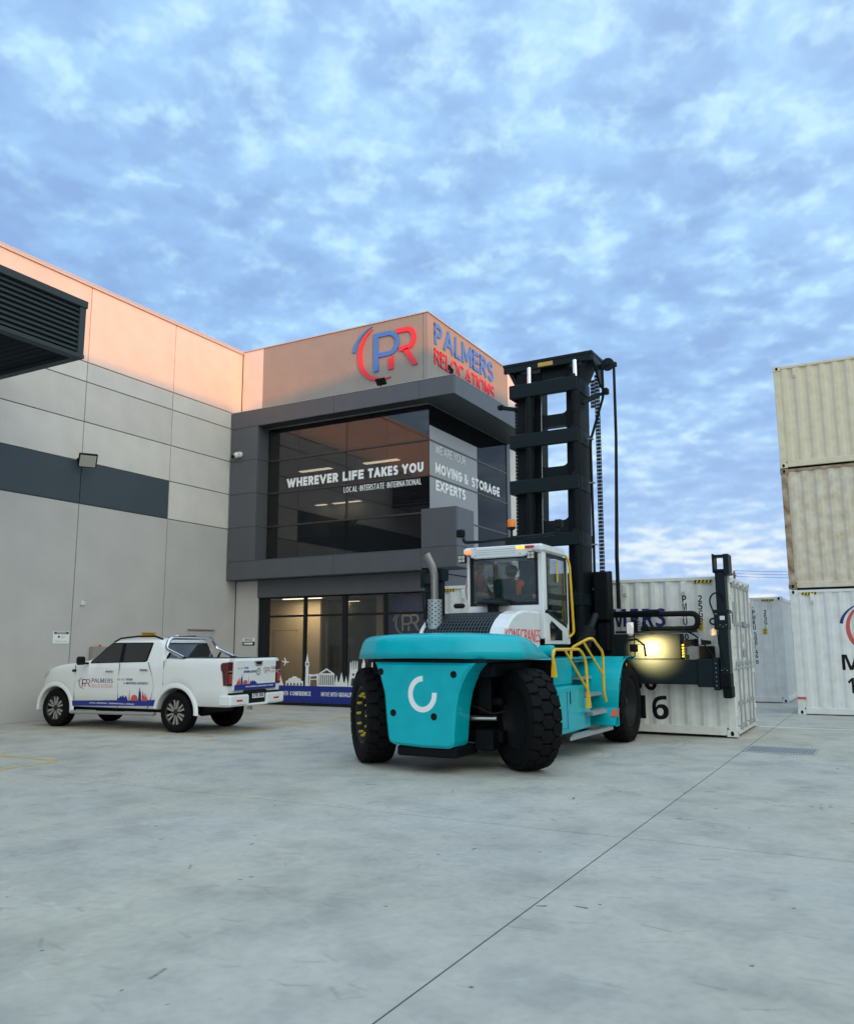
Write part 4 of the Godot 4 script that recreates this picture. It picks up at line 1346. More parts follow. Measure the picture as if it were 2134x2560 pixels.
# ------------------------------------------------------------------ the container handler
func handler_wheel(r: float, w: float, nuts := true) -> Node3D:   # axis along x, outside towards +x, centre at the origin
	var n := Node3D.new()
	n.name = "wheel"
	var X := Transform3D(Basis(Vector3.BACK, -PI / 2), Vector3.ZERO)   # lathe axis y -> x
	var s := st()
	var h := w / 2
	lathe(s, [Vector2(0.385, -h * 0.72), Vector2(0.405, -h * 0.92), Vector2(r * 0.72, -h * 1.02), Vector2(r * 0.88, -h * 0.98), Vector2(r * 0.935, -h * 0.84), Vector2(r * 0.945, 0), Vector2(r * 0.935, h * 0.84), Vector2(r * 0.88, h * 0.98), Vector2(r * 0.72, h * 1.02), Vector2(0.405, h * 0.92), Vector2(0.385, h * 0.72)], 48, X, 1)
	obj("tyre", s, "rubber", n)
	# tread blocks: a hexagonal middle row and two shoulder rows
	var mid := st()
	var a := 0.078
	prism(mid, [Vector2(-0.095, 0), Vector2(-0.05, -a), Vector2(0.05, -a), Vector2(0.095, 0), Vector2(0.05, a), Vector2(-0.05, a)], -0.045, 0.0, "xz", 0.010)
	var midm := done(mid)
	var sh := st()
	loft(sh, [
		[Vector3(-0.075, -0.06, -0.05), Vector3(-0.075, -0.06, 0.05), Vector3(-0.115, -0.06, 0.085), Vector3(-0.21, -0.06, 0.075), Vector3(-0.21, -0.06, -0.075), Vector3(-0.115, -0.06, -0.085)],
		[Vector3(-0.066, 0.0, -0.04), Vector3(-0.066, 0.0, 0.04), Vector3(-0.108, 0.0, 0.074), Vector3(-0.195, -0.018, 0.066), Vector3(-0.195, -0.018, -0.066), Vector3(-0.108, 0.0, -0.074)]], true, -1)
	var shm := done(sh)
	var cnt := 22
	for row in 3:
		for k in cnt:
			var t := TAU * (k + (0.5 if row == 0 else 0.0)) / cnt
			var o := MeshInstance3D.new()
			o.mesh = midm if row == 0 else shm
			o.material_override = M.rubber
			var B := Basis(Vector3.RIGHT, t)
			if row == 2: B = B * Basis(Vector3.UP, PI)
			o.transform = Transform3D(B, B * Vector3(0, r, 0))
			put(o, "tread_block", n)
	var rim := st()
	lathe(rim, [Vector2(0.385, -h * 0.7), Vector2(0.36, -h * 0.4), Vector2(0.34, -h * 0.1), Vector2(0.0, -h * 0.1)], 32, X, 1)
	if nuts: lathe(rim, [Vector2(0.0, h * 0.0), Vector2(0.22, h * 0.0), Vector2(0.235, h * 0.50), Vector2(0.33, h * 0.52), Vector2(0.36, h * 0.78), Vector2(0.395, h * 0.86), Vector2(0.385, h * 0.6)], 36, X, 100)
	else: lathe(rim, [Vector2(0.0, -h * 0.05), Vector2(0.26, -h * 0.05), Vector2(0.30, h * 0.25), Vector2(0.35, h * 0.62), Vector2(0.375, h * 0.80), Vector2(0.395, h * 0.86), Vector2(0.385, h * 0.6)], 36, X, 100)
	obj("rim", rim, "rim_dark", n)
	var hub := st()
	cyl(hub, Vector3(0, 0, 0), Vector3(h * 0.45, 0, 0), 0.13, 20, 0.02)
	cyl(hub, Vector3(h * 0.45, 0, 0), Vector3(h * 0.6, 0, 0), 0.07, 16, 0.015)
	obj("hub", hub, "rim_dark", n)
	for k in (12 if nuts else 0):
		var t := TAU * k / 12.0
		var nt := st()
		var p := Vector3(0, cos(t) * 0.285, sin(t) * 0.285)
		cyl(nt, p + Vector3(h * 0.55, 0, 0), p + Vector3(h * 0.80, 0, 0), 0.022, 6, 0.004)
		cyl(nt, p + Vector3(h * 0.80, 0, 0), p + Vector3(h * 0.88, 0, 0), 0.015, 6, 0.004)
		obj("wheel_nut", nt, "nut_yellow", n)
	return n

func place_wheel(Hn, proto: Node3D, c: Vector3, turn: float):
	var o := proto.duplicate()
	o.set_meta("n_x", 0)
	put(o, "wheel", Hn)
	o.position = c - Hn.position
	o.rotation.y = turn

func lean(y: float) -> float:   # the mast leans a little to the right
	return 0.016 * (y - 3.5)

func build_handler():
	var H = thing("container_handler", "large turquoise and white container handler with tall black mast and yellow handrails", "container handler", Vector3(-5.35, 0, -12.0))
	var wh := handler_wheel(0.65, 0.42)
	place_wheel(H, wh, Vector3(-4.25, 0.655, -10.42), deg_to_rad(49))
	place_wheel(H, wh, Vector3(-6.45, 0.655, -10.18), deg_to_rad(180 + 46))
	var wf := handler_wheel(0.65, 0.42, false)
	place_wheel(H, wf, Vector3(-4.06, 0.655, -14.18), 0)
	place_wheel(H, wf, Vector3(-6.64, 0.655, -14.18), PI)
	wf.free()
	wh.free()
	rear_body(H)
	side_body(H)
	cab(H)
	mast(H)
	spreader(H)

func rear_body(H):
	# counterweight plate, its sides cut by the wheel arches
	var z := -9.5
	var outl := [Vector2(-6.02, 1.395), Vector2(-5.935, 1.20), Vector2(-5.87, 0.98), Vector2(-5.845, 0.70), Vector2(-5.815, 0.44), Vector2(-5.79, 0.375), Vector2(-5.72, 0.345), Vector2(-5.3, 0.325), Vector2(-4.93, 0.325), Vector2(-4.875, 0.345), Vector2(-4.852, 0.40), Vector2(-4.835, 0.62), Vector2(-4.82, 0.80), Vector2(-4.78, 1.0), Vector2(-4.72, 1.15), Vector2(-4.64, 1.28), Vector2(-4.54, 1.385)]
	var s := st()
	prism(s, outl, -9.97, z, "xy", 0.035)
	var P = piece("counterweight", s, "teal", H)
	# white C mark and four black plugs
	var c := Vector2(-5.285, 0.992)
	var m := st()
	prism(m, ribbon(arc(c, 0.175, 88, 366, 40, 0.195), 0.068), z - 0.001, z + 0.003)
	piece("emblem", m, "vinyl_white", P)
	for q in [[-5.915, 1.27], [-4.835, 1.245], [-5.72, 0.745], [-5.12, 0.715]]:
		var k := st()
		cyl(k, Vector3(q[0], q[1], z - 0.02), Vector3(q[0], q[1], z + 0.004), 0.046, 20, 0.004)
		piece("plug", k, "black", P)
	# hood slab, wide over the wheels, thinning out towards the stairs
	var plan := []
	for q in [[-5.98, -9.46], [-5.3, -9.43], [-4.66, -9.46], [-4.16, -9.86], [-4.08, -9.98], [-4.09, -10.4], [-4.13, -10.8], [-4.17, -11.22], [-4.6, -11.28], [-5.35, -11.3], [-6.1, -11.28], [-6.53, -11.2], [-6.56, -10.8], [-6.58, -10.4], [-6.58, -9.98], [-6.50, -9.86]]:
		plan.append(Vector2(q[0], q[1]))
	var fine := []
	for i in plan.size():
		for k in 4: fine.append(plan[i].lerp(plan[(i + 1) % plan.size()], k / 4.0))
	var cen := Vector2(-5.33, -10.35)
	var rings := []
	for q in [[0.0, 1.0, 0.03], [0.0, 1.0, 0.0], [0.10, 0.985, 0.0], [0.215, 0.955, 0.0], [0.265, 0.93, 0.0], [0.295, 0.89, 0.0], [0.312, 0.82, 0.0], [0.325, 0.6, 0.0], [0.335, 0.3, 0.0]]:
		var R := []
		for p in fine:
			var v: Vector2 = cen + (p - cen) * (q[1] - q[2])
			var fwd := clampf((-10.15 - p.y) / 1.1, 0, 1)
			var drop := 1.0 - 0.92 * fwd * fwd * clampf((absf(v.x + 5.33) - 0.45) / 0.5, 0, 1)
			R.append(Vector3(v.x, 1.425 + q[0] * drop + 0.02 * (1.0 - pow((v.x + 5.33) / 1.25, 2)), v.y))
		rings.append(R)
	var sl := st()
	loft(sl, rings, true, 1)
	piece("rear_hood_slab", sl, "teal", H)
	block("hood_seal", "black", H, -6.15, -4.45, 1.388, 1.427, -11.1, -9.55, 0.004)
	# under the slab: chassis, axle, hanging weights
	block("chassis_beam", "chassis", H, -5.72, -4.98, 0.50, 1.38, -14.4, -9.975, 0.02)
	block("chassis_beam", "chassis", H, -6.3, -4.45, 1.20, 1.385, -11.2, -9.9, 0.02)
	block("lower_weight", "chassis", H, -5.70, -4.84, 0.205, 0.33, -10.2, -9.56, 0.02)
	block("lower_weight", "chassis", H, -4.82, -4.56, 0.26, 0.52, -10.35, -10.05, 0.02)
	var ax := st()
	bx(ax, -6.3, -4.5, 0.34, 0.50, -10.42, -10.22, 0.02)
	bx(ax, -6.3, -4.5, 0.82, 0.92, -10.42, -10.22, 0.02)
	piece("steer_axle", ax, "chassis", H)
	var cy := st()
	cyl(cy, Vector3(-5.7, 0.66, -10.12), Vector3(-4.92, 0.66, -10.12), 0.06, 16, 0.01)
	piece("steer_cylinder", cy, "chassis", H)
	var rd := st()
	cyl(rd, Vector3(-4.92, 0.66, -10.12), Vector3(-4.56, 0.66, -10.2), 0.035, 14, 0.004)
	piece("steer_rod", rd, "steel", H)
	var hs := st()
	tube(hs, bend([Vector3(-4.95, 0.85, -10.05), Vector3(-4.7, 0.80, -10.0), Vector3(-4.6, 0.72, -10.1), Vector3(-4.45, 0.75, -10.2)], 0.1), 0.014, 8)
	piece("hose", hs, "black", H)
	block("axle_bracket", "chassis", H, -4.78, -4.60, 0.72, 1.2, -10.15, -10.10, 0.01)
	block("wheel_arch_wall", "chassis", H, -4.95, -4.15, 0.35, 1.40, -11.25, -11.20, 0.004)
	block("wheel_arch_wall", "chassis", H, -6.5, -5.75, 0.35, 1.40, -11.25, -11.20, 0.004)
	# white engine hood with a louvred cover in the middle
	var prof := [Vector2(-12.16, 1.25), Vector2(-12.16, 2.12), Vector2(-11.7, 2.125), Vector2(-11.42, 2.11), Vector2(-11.2, 2.06), Vector2(-11.02, 1.975), Vector2(-10.88, 1.86), Vector2(-10.80, 1.74), Vector2(-10.77, 1.60), Vector2(-10.77, 1.25)]
	for q in [[-4.955, -4.68], [-6.10, -6.03]]:
		var ck := st()
		prism(ck, prof, q[0], q[1], "zy", 0.03)
		piece("hood_cheek", ck, "handler_white", H)
	var top := st()
	prism(top, [Vector2(-12.16, 1.25), Vector2(-12.16, 2.10), Vector2(-11.75, 2.105), Vector2(-11.75, 1.25)], -6.03, -4.955, "zy", 0.004)
	piece("hood_top", top, "handler_white", H)
	var gr := st()
	var ip := inset(prof, 0.03).slice(2)
	ip.push_front(Vector2(-11.745, 2.085)); ip.push_front(Vector2(-11.745, 1.28))
	prism(gr, ip, -6.028, -4.957, "zy", 0.0, 1)
	var G = piece("grille_cover", gr, "chassis", H)
	var path := []
	for i in range(2, 9): path.append(prof[i])
	var sb := st()
	for i in 21:
		var x := -6.01 + i * 0.0515
		for j in path.size() - 1:
			var a: Vector2 = path[j]
			var b: Vector2 = path[j + 1]
			bar(sb, Vector3(x, a.y - 0.022, a.x), Vector3(x, b.y - 0.022, b.x), 0.013, 0.014)
	for j in 13:
		var t := j / 13.0 * (path.size() - 1)
		var q: Vector2 = path[int(t)].lerp(path[mini(int(t) + 1, path.size() - 1)], t - int(t))
		bx(sb, -6.02, -4.965, q.y - 0.026, q.y - 0.014, q.x - 0.007, q.x + 0.007)
	tag(piece("grille_mesh", sb, "grille", G), "", "", "", "stuff")
	piece("brand_lettering", letters("KONECRANES", 1.34, 0.185, face(Vector3(-4.679, 1.655, -10.80), Vector3(0, 0, -1)), false, 0.004), "sign_red", H)
	# exhaust, heat shield and air filter on the left
	var ex := st()
	tube(ex, bend([Vector3(-5.90, 1.9, -11.0), Vector3(-5.90, 2.72, -11.0), Vector3(-6.0, 2.98, -10.93)], 0.22, 7), 0.058, 16)
	var E = piece("exhaust_pipe", ex, "pipe_steel", H)
	var eb := st()
	cyl(eb, Vector3(-5.997, 2.972, -10.934), Vector3(-6.003, 2.99, -10.929), 0.05, 16)
	piece("pipe_mouth", eb, "black", E)
	var sd := st()
	var pl := arc(Vector2(-5.90, -11.0), 0.105, -20, 200, 12)
	prism(sd, ribbon(pl, 0.006), 1.85, 2.29, "xz")
	var S = piece("heat_shield", sd, "galv", E)
	for i in 7:
		for j in 6:
			var t := deg_to_rad(5 + i * 26.0)
			var d := Vector3(cos(t), 0, sin(t))
			var hl := st()
			var p := Vector3(-5.90, 1.92 + j * 0.062 + (i % 2) * 0.03, -11.0)
			cyl(hl, p + d * 0.1075, p + d * 0.1095, 0.012, 8)
			piece("shield_hole", hl, "black", S)
	block("air_filter", "mast", H, -6.0, -5.82, 2.58, 2.79, -11.32, -11.12, 0.02)
	block("filter_bracket", "mast", H, -5.99, -5.88, 1.9, 2.58, -11.3, -11.18, 0.01)
	var hz := st()
	tube(hz, bend([Vector3(-6.0, 1.85, -10.95), Vector3(-6.07, 2.2, -10.95), Vector3(-6.1, 2.42, -10.98), Vector3(-6.0, 2.4, -11.05), Vector3(-6.02, 1.9, -11.1)], 0.12), 0.014, 8)
	piece("hose", hz, "black", H)
	# round antenna dome on the hood and a camera box
	var an := st()
	cyl(an, Vector3(-5.42, 2.10, -12.05), Vector3(-5.42, 2.24, -12.05), 0.09, 16, 0.01)
	lathe(an, [Vector2(0.0, 0.0), Vector2(0.27, 0.0), Vector2(0.28, 0.03), Vector2(0.20, 0.075), Vector2(0.12, 0.10), Vector2(0.0, 0.105)], 28, Transform3D(Basis.IDENTITY, Vector3(-5.42, 2.24, -12.05)), 1)
	piece("intake_cap", an, "mast", H)
	block("side_camera", "black", H, -6.12, -5.93, 2.20, 2.28, -12.12, -12.02, 0.03)

func side_body(H):
	# tank, tool box and stairs on the right flank
	block("tank_box", "teal", H, -5.0, -4.10, 0.36, 1.005, -12.42, -11.26, 0.012)
	var lid := st()
	bx(lid, -4.099, -4.092, 0.44, 0.93, -11.62, -11.30, 0.003)
	var L = piece("tank_door", lid, "teal", H)
	block("door_edge", "black", L, -4.0985, -4.0905, 0.43, 0.94, -11.635, -11.622, 0)
	block("handle_slot", "black", H, -4.099, -4.094, 0.76, 0.94, -11.80, -11.765, 0.002)
	block("tank_box", "teal", H, -5.0, -4.34, 1.01, 1.41, -12.58, -11.26, 0.012)
	block("flank_wall", "teal", H, -5.0, -4.62, 0.36, 1.40, -13.9, -12.425, 0.01)
	block("stair_cheek", "teal", H, -4.62, -4.12, 0.36, 0.80, -12.75, -12.425, 0.008)
	block("deck", "teal", H, -6.4, -4.36, 1.385, 1.41, -13.9, -11.28, 0.004)
	block("left_flank", "teal", H, -6.75, -5.74, 0.45, 1.38, -13.3, -11.3, 0.02)
	# front fenders: sloping rear face, arch over the wheel
	for side in [0, 1]:
		var o := [Vector2(-13.87, 1.41), Vector2(-13.27, 0.34), Vector2(-13.44, 0.34)] + arc(Vector2(-14.18, 0.655), 0.76, -15, 112, 16) + [Vector2(-14.60, 1.405)]
		var s := st()
		if side == 0: prism(s, o, -4.64, -3.87, "zy", 0.012)
		else: prism(s, o, -6.06, -6.83, "zy", 0.012)
		var F = piece("front_fender", s, "teal", H)
		if side == 0:
			block("label", "hazard_yellow", F, -3.8695, -3.867, 1.20, 1.30, -14.03, -13.97, 0)
			var rf := st()
			prism(rf, [Vector2(-13.41, 0.60), Vector2(-13.335, 0.47), Vector2(-13.40, 0.47), Vector2(-13.475, 0.60)], -3.871, -3.866, "zy")
			piece("reflector", rf, "reflector", F)
			var rg := st()
			bar(rg, Vector3(-3.93, 0.585, -13.395), Vector3(-3.93, 0.475, -13.333), 0.07, 0.006)
			piece("reflector", rg, "reflector", F)
			block("catch", "black", F, -3.9, -3.865, 0.98, 1.06, -13.70, -13.66, 0.004)
	# steps
	var steps := [[0.33, [[-3.98, -11.38], [-3.905, -13.22], [-4.06, -13.38], [-4.10, -13.42], [-4.10, -12.44], [-4.09, -11.8]]],
		[0.60, [[-3.96, -12.38], [-3.95, -13.08], [-4.08, -13.36], [-4.2, -13.36], [-4.2, -12.76], [-4.12, -12.44]]],
		[0.85, [[-4.14, -12.76], [-4.13, -13.38], [-4.26, -13.56], [-4.42, -13.56], [-4.42, -12.76]]],
		[1.10, [[-4.34, -13.02], [-4.33, -13.68], [-4.44, -13.72], [-4.62, -13.72], [-4.62, -13.02]]],
		[1.37, [[-4.50, -13.18], [-4.49, -13.84], [-4.62, -13.88], [-4.95, -13.88], [-4.95, -13.18]]]]
	for q in steps:
		var p := []
		for v in q[1]: p.append(Vector2(v[0], v[1]))
		var s := st()
		prism(s, p, q[0] - 0.045, q[0], "xz", 0.004)
		var S = piece("step", s, "galv", H)
		var g := st()
		var z: float = p[0].y - 0.03
		var box2 := inset(p, 0.02)
		for i in 40:
			z -= 0.045
			# a raised bar across the tread where the plan has room
			var xs := []
			for k in box2.size():
				var a: Vector2 = box2[k]
				var b: Vector2 = box2[(k + 1) % box2.size()]
				if (a.y - z) * (b.y - z) < 0: xs.append(lerpf(a.x, b.x, (z - a.y) / (b.y - a.y)))
			if xs.size() >= 2:
				bx(g, xs.min(), xs.max(), q[0] + 0.0005, q[0] + 0.009, z - 0.011, z + 0.011, 0.003)
		tag(piece("step_grip", g, "steel", S), "", "", "", "stuff")
		if q[0] > 0.7 and q[0] < 1.2: block("riser", "teal", H, p[0].x - 0.28, p[0].x - 0.27, q[0] - 0.25, q[0] - 0.046, p[0].y - 0.5, p[0].y, 0.002)
	# yellow handrails
	var y := st()
	tube(y, bend([Vector3(-4.06, 1.17, -11.02), Vector3(-4.06, 1.545, -10.99), Vector3(-4.05, 1.545, -12.15), Vector3(-4.04, 1.39, -12.37), Vector3(-4.02, 0.68, -12.36)], 0.14, 6), 0.022, 12)
	var R = piece("handrail", y, "rail_yellow", H)
	var y2 := st()
	tube(y2, [Vector3(-4.055, 1.54, -11.48), Vector3(-4.03, 0.95, -12.345)], 0.018, 10)
	piece("rail_brace", y2, "rail_yellow", R)
	for q in [[Vector3(-4.06, 1.20, -11.02), 0.19], [Vector3(-4.02, 0.70, -12.36), 0.22]]:
		var ft := st()
		var a: Vector3 = q[0]
		loft(ft, [[a + Vector3(-0.02, q[1], -0.015), a + Vector3(0.025, q[1], -0.015), a + Vector3(0.025, q[1], 0.015), a + Vector3(-0.02, q[1], 0.015)],
			[a + Vector3(-0.02, -0.03, -0.06), a + Vector3(0.03, -0.03, -0.06), a + Vector3(0.03, -0.03, 0.06), a + Vector3(-0.02, -0.03, 0.06)]], true, -1)
		piece("rail_foot", ft, "rail_yellow", R)
	var z1 := st()
	tube(z1, bend([Vector3(-4.3, 1.40, -12.45), Vector3(-4.3, 1.56, -12.46), Vector3(-4.0, 1.73, -12.57), Vector3(-4.0, 1.49, -13.13), Vector3(-4.0, 0.86, -13.1), Vector3(-4.0, 0.72, -13.2)], 0.12, 6), 0.022, 12)
	var R2 = piece("handrail", z1, "rail_yellow", H)
	var z2 := st()
	tube(z2, [Vector3(-4.12, 1.655, -12.53), Vector3(-4.0, 1.12, -13.115)], 0.018, 10)
	piece("rail_brace", z2, "rail_yellow", R2)
	# tilt cylinder by the mast foot
	var tc := st()
	cyl(tc, Vector3(-4.42, 1.55, -13.35), Vector3(-4.40, 1.86, -13.72), 0.115, 20, 0.015)
	piece("tilt_cylinder", tc, "chassis", H)
	var tr := st()
	cyl(tr, Vector3(-4.40, 1.86, -13.72), Vector3(-4.40, 2.12, -14.1), 0.055, 14, 0.01)
	piece("tilt_rod", tr, "mast", H)
	# round lamp post with a guarded work lamp on the right fender
	var gd := st()
	tube(gd, [Vector3(-3.98, 1.41, -14.35), Vector3(-4.0, 1.55, -14.35), Vector3(-3.94, 1.68, -14.36), Vector3(-3.78, 1.70, -14.38), Vector3(-3.66, 1.60, -14.40), Vector3(-3.64, 1.41, -14.40)], 0.018, 8)
	piece("lamp_guard", gd, "mast", H)
	var lb := st()
	var LB := Basis(Vector3.UP, deg_to_rad(-15)) * Basis(Vector3.RIGHT, deg_to_rad(-4))
	box(lb, Vector3(-3.84, 1.55, -14.40), Vector3(0.13, 0.13, 0.08), 0.015, LB)
	var LP = piece("work_lamp", lb, "black", H)
	var le := st()
	box(le, Vector3(-3.84, 1.55, -14.40) + LB * Vector3(0, 0, -0.043), Vector3(0.10, 0.10, 0.006), 0.002, LB)
	piece("lamp_lens", le, "work_lamp", LP)
	var hd := st()
	box(hd, Vector3(-3.84, 1.55, -14.40) + LB * Vector3(0, 0.062, -0.115), Vector3(0.17, 0.008, 0.16), 0.002, LB)
	piece("added_light_shield", hd, "black", LP)  # plate added to stop the beam spilling onto the container above
	var sp := SpotLight3D.new()
	sp.name = "work_beam"
	H.add_child(sp)
	sp.position = Vector3(-3.84, 1.55, -14.40) + LB * Vector3(0, 0, -0.055) - H.position
	sp.basis = Basis.looking_at(Vector3(0.13, -0.02, -0.61), Vector3.UP)
	sp.spot_angle = 43; sp.spot_angle_attenuation = 1.0; sp.light_color = Color(1.0, 0.83, 0.54); sp.light_energy = 18.0; sp.light_size = 0.03; sp.spot_range = 20; sp.shadow_enabled = true
	# door mirror on a stalk
	var ms := st()
	tube(ms, [Vector3(-3.80, 1.41, -14.3), Vector3(-3.80, 1.95, -14.3)], 0.011, 8)
	piece("mirror_stalk", ms, "black", H)
	var mi := st()
	prism(mi, [Vector2(-3.93, 1.80), Vector2(-3.90, 1.76), Vector2(-3.82, 1.74), Vector2(-3.79, 1.78), Vector2(-3.785, 1.98), Vector2(-3.80, 2.0), Vector2(-3.91, 2.0), Vector2(-3.93, 1.97)], -14.33, -14.29, "xy", 0.008)
	var MI = piece("mirror", mi, "black", H)
	var mg := st()
	prism(mg, inset([Vector2(-3.93, 1.80), Vector2(-3.90, 1.76), Vector2(-3.82, 1.74), Vector2(-3.79, 1.78), Vector2(-3.785, 1.98), Vector2(-3.80, 2.0), Vector2(-3.91, 2.0), Vector2(-3.93, 1.97)], 0.012), -14.2895, -14.286)
	piece("mirror_glass", mg, "mirror", MI)

func cab(H):
	var x0 := -5.95
	var x1 := -4.62
	var zr := -12.2
	var zf := -13.36
	# frame
	for q in [[x1 - 0.10, x1, zr - 0.15, zr, 2.14, 3.06], [x0, x0 + 0.06, zr - 0.13, zr, 2.14, 3.06], [x1 - 0.06, x1, zf, zf + 0.07, 1.70, 3.06], [x0, x0 + 0.06, zf, zf + 0.07, 1.70, 3.06]]:
		var s := st()
		bx(s, q[0], q[1], q[4], q[5], q[2], q[3], 0.02)
		piece("cab_pillar", s, "handler_white", H)
	var rf := st()
	prism(rf, [Vector2(x0 - 0.02, zr + 0.06), Vector2(x1 - 0.02, zr + 0.06), Vector2(x1 + 0.02, zr + 0.02), Vector2(x1 + 0.02, zf + 0.2), Vector2(x1 - 0.1, zf - 0.03), Vector2(x0 + 0.1, zf - 0.03), Vector2(x0 - 0.02, zf + 0.2)], 3.055, 3.185, "xz", 0.035)
	piece("cab_roof", rf, "handler_white", H)
	var vis := st()
	prism(vis, [Vector2(x0 + 0.12, 3.02), Vector2(x0 + 0.20, 2.99), Vector2(x1 - 0.30, 2.99), Vector2(x1 - 0.16, 3.03), Vector2(x1 - 0.16, 3.175), Vector2(x0 + 0.12, 3.175)], zr + 0.04, zr + 0.10, "xy", 0.015)
	var V = piece("roof_visor", vis, "handler_white", H)
	for k in 3: block("visor_rib", "handler_white", V, x0 + 0.22, x1 - 0.42, 3.055 + k * 0.035, 3.068 + k * 0.035, zr + 0.1, zr + 0.108, 0.003)
	for q in [[x0 + 0.20, 3.03], [x1 - 0.35, 3.03], [x0 + 0.20, 3.15], [x1 - 0.35, 3.15]]: block("visor_bolt", "black", V, q[0], q[0] + 0.015, q[1], q[1] + 0.015, zr + 0.1, zr + 0.105, 0.002)
	# lamps on the roof corners
	block("tail_lamp", "tail_glow", H, x0 + 0.02, x0 + 0.13, 3.075, 3.135, zr + 0.05, zr + 0.095, 0.015)
	block("tail_lamp", "amber_glow", H, x1 - 0.40, x1 - 0.26, 3.115, 3.155, zr + 0.102, zr + 0.125, 0.01)
	block("tail_lamp", "tail_bright", H, x1 - 0.259, x1 - 0.10, 3.115, 3.155, zr + 0.10, zr + 0.123, 0.01)
	for q in [x0 - 0.02, x1 - 0.15]:
		var s := st()
		bx(s, q - 0.06, q + 0.08, 2.93, 3.06, zr + 0.08, zr + 0.16, 0.02)
		var W = piece("reversing_lamp", s, "black", H)
		for i in 4: block("lamp_eye", "lens", W, q - 0.045 + (i % 2) * 0.06, q + 0.005 + (i % 2) * 0.06, 2.945 + (i / 2) * 0.055, 2.99 + (i / 2) * 0.055, zr + 0.161, zr + 0.166, 0.004)
	# glass
	block("rear_window", "glass_cab", H, x0 + 0.062, x1 - 0.102, 2.27, 3.0, zr - 0.018, zr - 0.012, 0)
	var wf := st()
	for q in [[x0 + 0.06, x1 - 0.10, 2.98, 3.05], [x0 + 0.06, x1 - 0.10, 2.235, 2.28]]: bx(wf, q[0], q[1], q[2], q[3], zr - 0.03, zr - 0.005)
	bx(wf, x0 + 0.061, x0 + 0.12, 2.281, 2.979, zr - 0.03, zr - 0.005)
	bx(wf, x1 - 0.135, x1 - 0.101, 2.281, 2.979, zr - 0.03, zr - 0.005)
	piece("rear_window_frame", wf, "frame_black", H)
	block("cab_back", "handler_white", H, x0, x1, 1.70, 2.234, zr - 0.05, zr - 0.002, 0.015)
	for q in [[x1 - 0.02, x1 - 0.014], [x0 + 0.014, x0 + 0.02]]:
		var g := st()
		prism(g, [Vector2(zr - 0.155, 2.07), Vector2(zr - 0.155, 3.05), Vector2(zf + 0.075, 3.05), Vector2(zf + 0.075, 1.86)], q[0], q[1], "zy")
		piece("side_window", g, "glass_cab", H)
		var fr := st()
		var xx: float = q[0] + (0.008 if q[0] > -5 else -0.010)
		bx(fr, xx, xx + 0.008, 2.10, 3.05, zr - 0.20, zr - 0.152)
		bx(fr, xx, xx + 0.008, 2.99, 3.05, zf + 0.07, zr - 0.201)
		bx(fr, xx, xx + 0.008, 1.95, 2.989, zf + 0.07, zf + 0.11)
		prism(fr, [Vector2(zr - 0.201, 2.07), Vector2(zr - 0.201, 2.13), Vector2(zf + 0.111, 1.93), Vector2(zf + 0.111, 1.87)], xx, xx + 0.008, "zy")
		bx(fr, xx, xx + 0.008, 2.33, 2.42, zf + 0.111, zr - 0.201)
		piece("door_frame", fr, "frame_black", H)
		var lp := st()
		var px: float = x1 - 0.03 if q[0] > -5 else x0
		prism(lp, [Vector2(zr - 0.05, 1.62), Vector2(zr - 0.05, 2.10), Vector2(zr - 0.15, 2.10), Vector2(zf + 0.03, 1.86), Vector2(zf - 0.02, 1.78), Vector2(zf - 0.02, 1.62)], px, px + 0.03, "zy", 0.008)
		var LPn = piece("door_panel", lp, "handler_white", H)
		if q[0] > -5:
			var vt := st()
			prism(vt, [Vector2(-12.44, 1.68), Vector2(-12.42, 1.93), Vector2(-12.50, 1.99), Vector2(-12.98, 1.83), Vector2(-12.99, 1.68)], x1 + 0.0005, x1 + 0.004, "zy")
			piece("dark_inlay", vt, "truck_glass", LPn)
	block("windscreen", "glass_cab", H, x0 + 0.062, x1 - 0.062, 1.75, 3.04, zf + 0.01, zf + 0.016, 0)
	block("cab_floor", "chassis", H, x0 + 0.02, x1 - 0.03, 1.56, 1.62, zf, zr - 0.05, 0.01)
	block("cab_mount", "chassis", H, x0 + 0.2, x1 - 0.3, 1.41, 1.56, zf + 0.1, zr - 0.1, 0.01)
	var ml := st()
	cyl(ml, Vector3(-4.75, 1.52, -12.12), Vector3(-4.45, 1.52, -12.12), 0.085, 20, 0.015)
	piece("cab_mount", ml, "teal", H)
	block("door_handle", "black", H, x1 + 0.002, x1 + 0.03, 2.16, 2.24, -12.95, -12.45, 0.012)
	var yl := st()
	bx(yl, x1 + 0.0, x1 + 0.004, 2.62, 2.95, -12.86, -12.80)
	piece("warning_label", yl, "hazard_yellow", H)
	# inside: seat, dash, mirror
	block("seat_back", "black", H, -5.62, -5.24, 2.16, 2.69, -12.62, -12.52, 0.04)
	block("seat_cushion", "black", H, -5.62, -5.24, 2.02, 2.15, -13.0, -12.55, 0.04)
	block("seat_base", "black", H, -5.55, -5.3, 1.62, 2.02, -12.95, -12.6, 0.02)
	block("jump_seat", "black", H, -5.88, -5.66, 2.0, 2.10, -12.9, -12.45, 0.02)
	block("dashboard", "black", H, -5.75, -5.0, 1.95, 2.15, -13.32, -13.15, 0.03)
	block("control_box", "black", H, -5.20, -4.95, 2.28, 2.40, -12.42, -12.30, 0.03)
	var cm := st()
	prism(cm, [Vector2(-5.63, 2.76), Vector2(-5.60, 2.74), Vector2(-5.40, 2.74), Vector2(-5.38, 2.77), Vector2(-5.38, 2.86), Vector2(-5.41, 2.89), Vector2(-5.60, 2.89), Vector2(-5.63, 2.86)], -13.12, -13.08, "xy", 0.01)
	piece("inside_mirror", cm, "chrome", H)
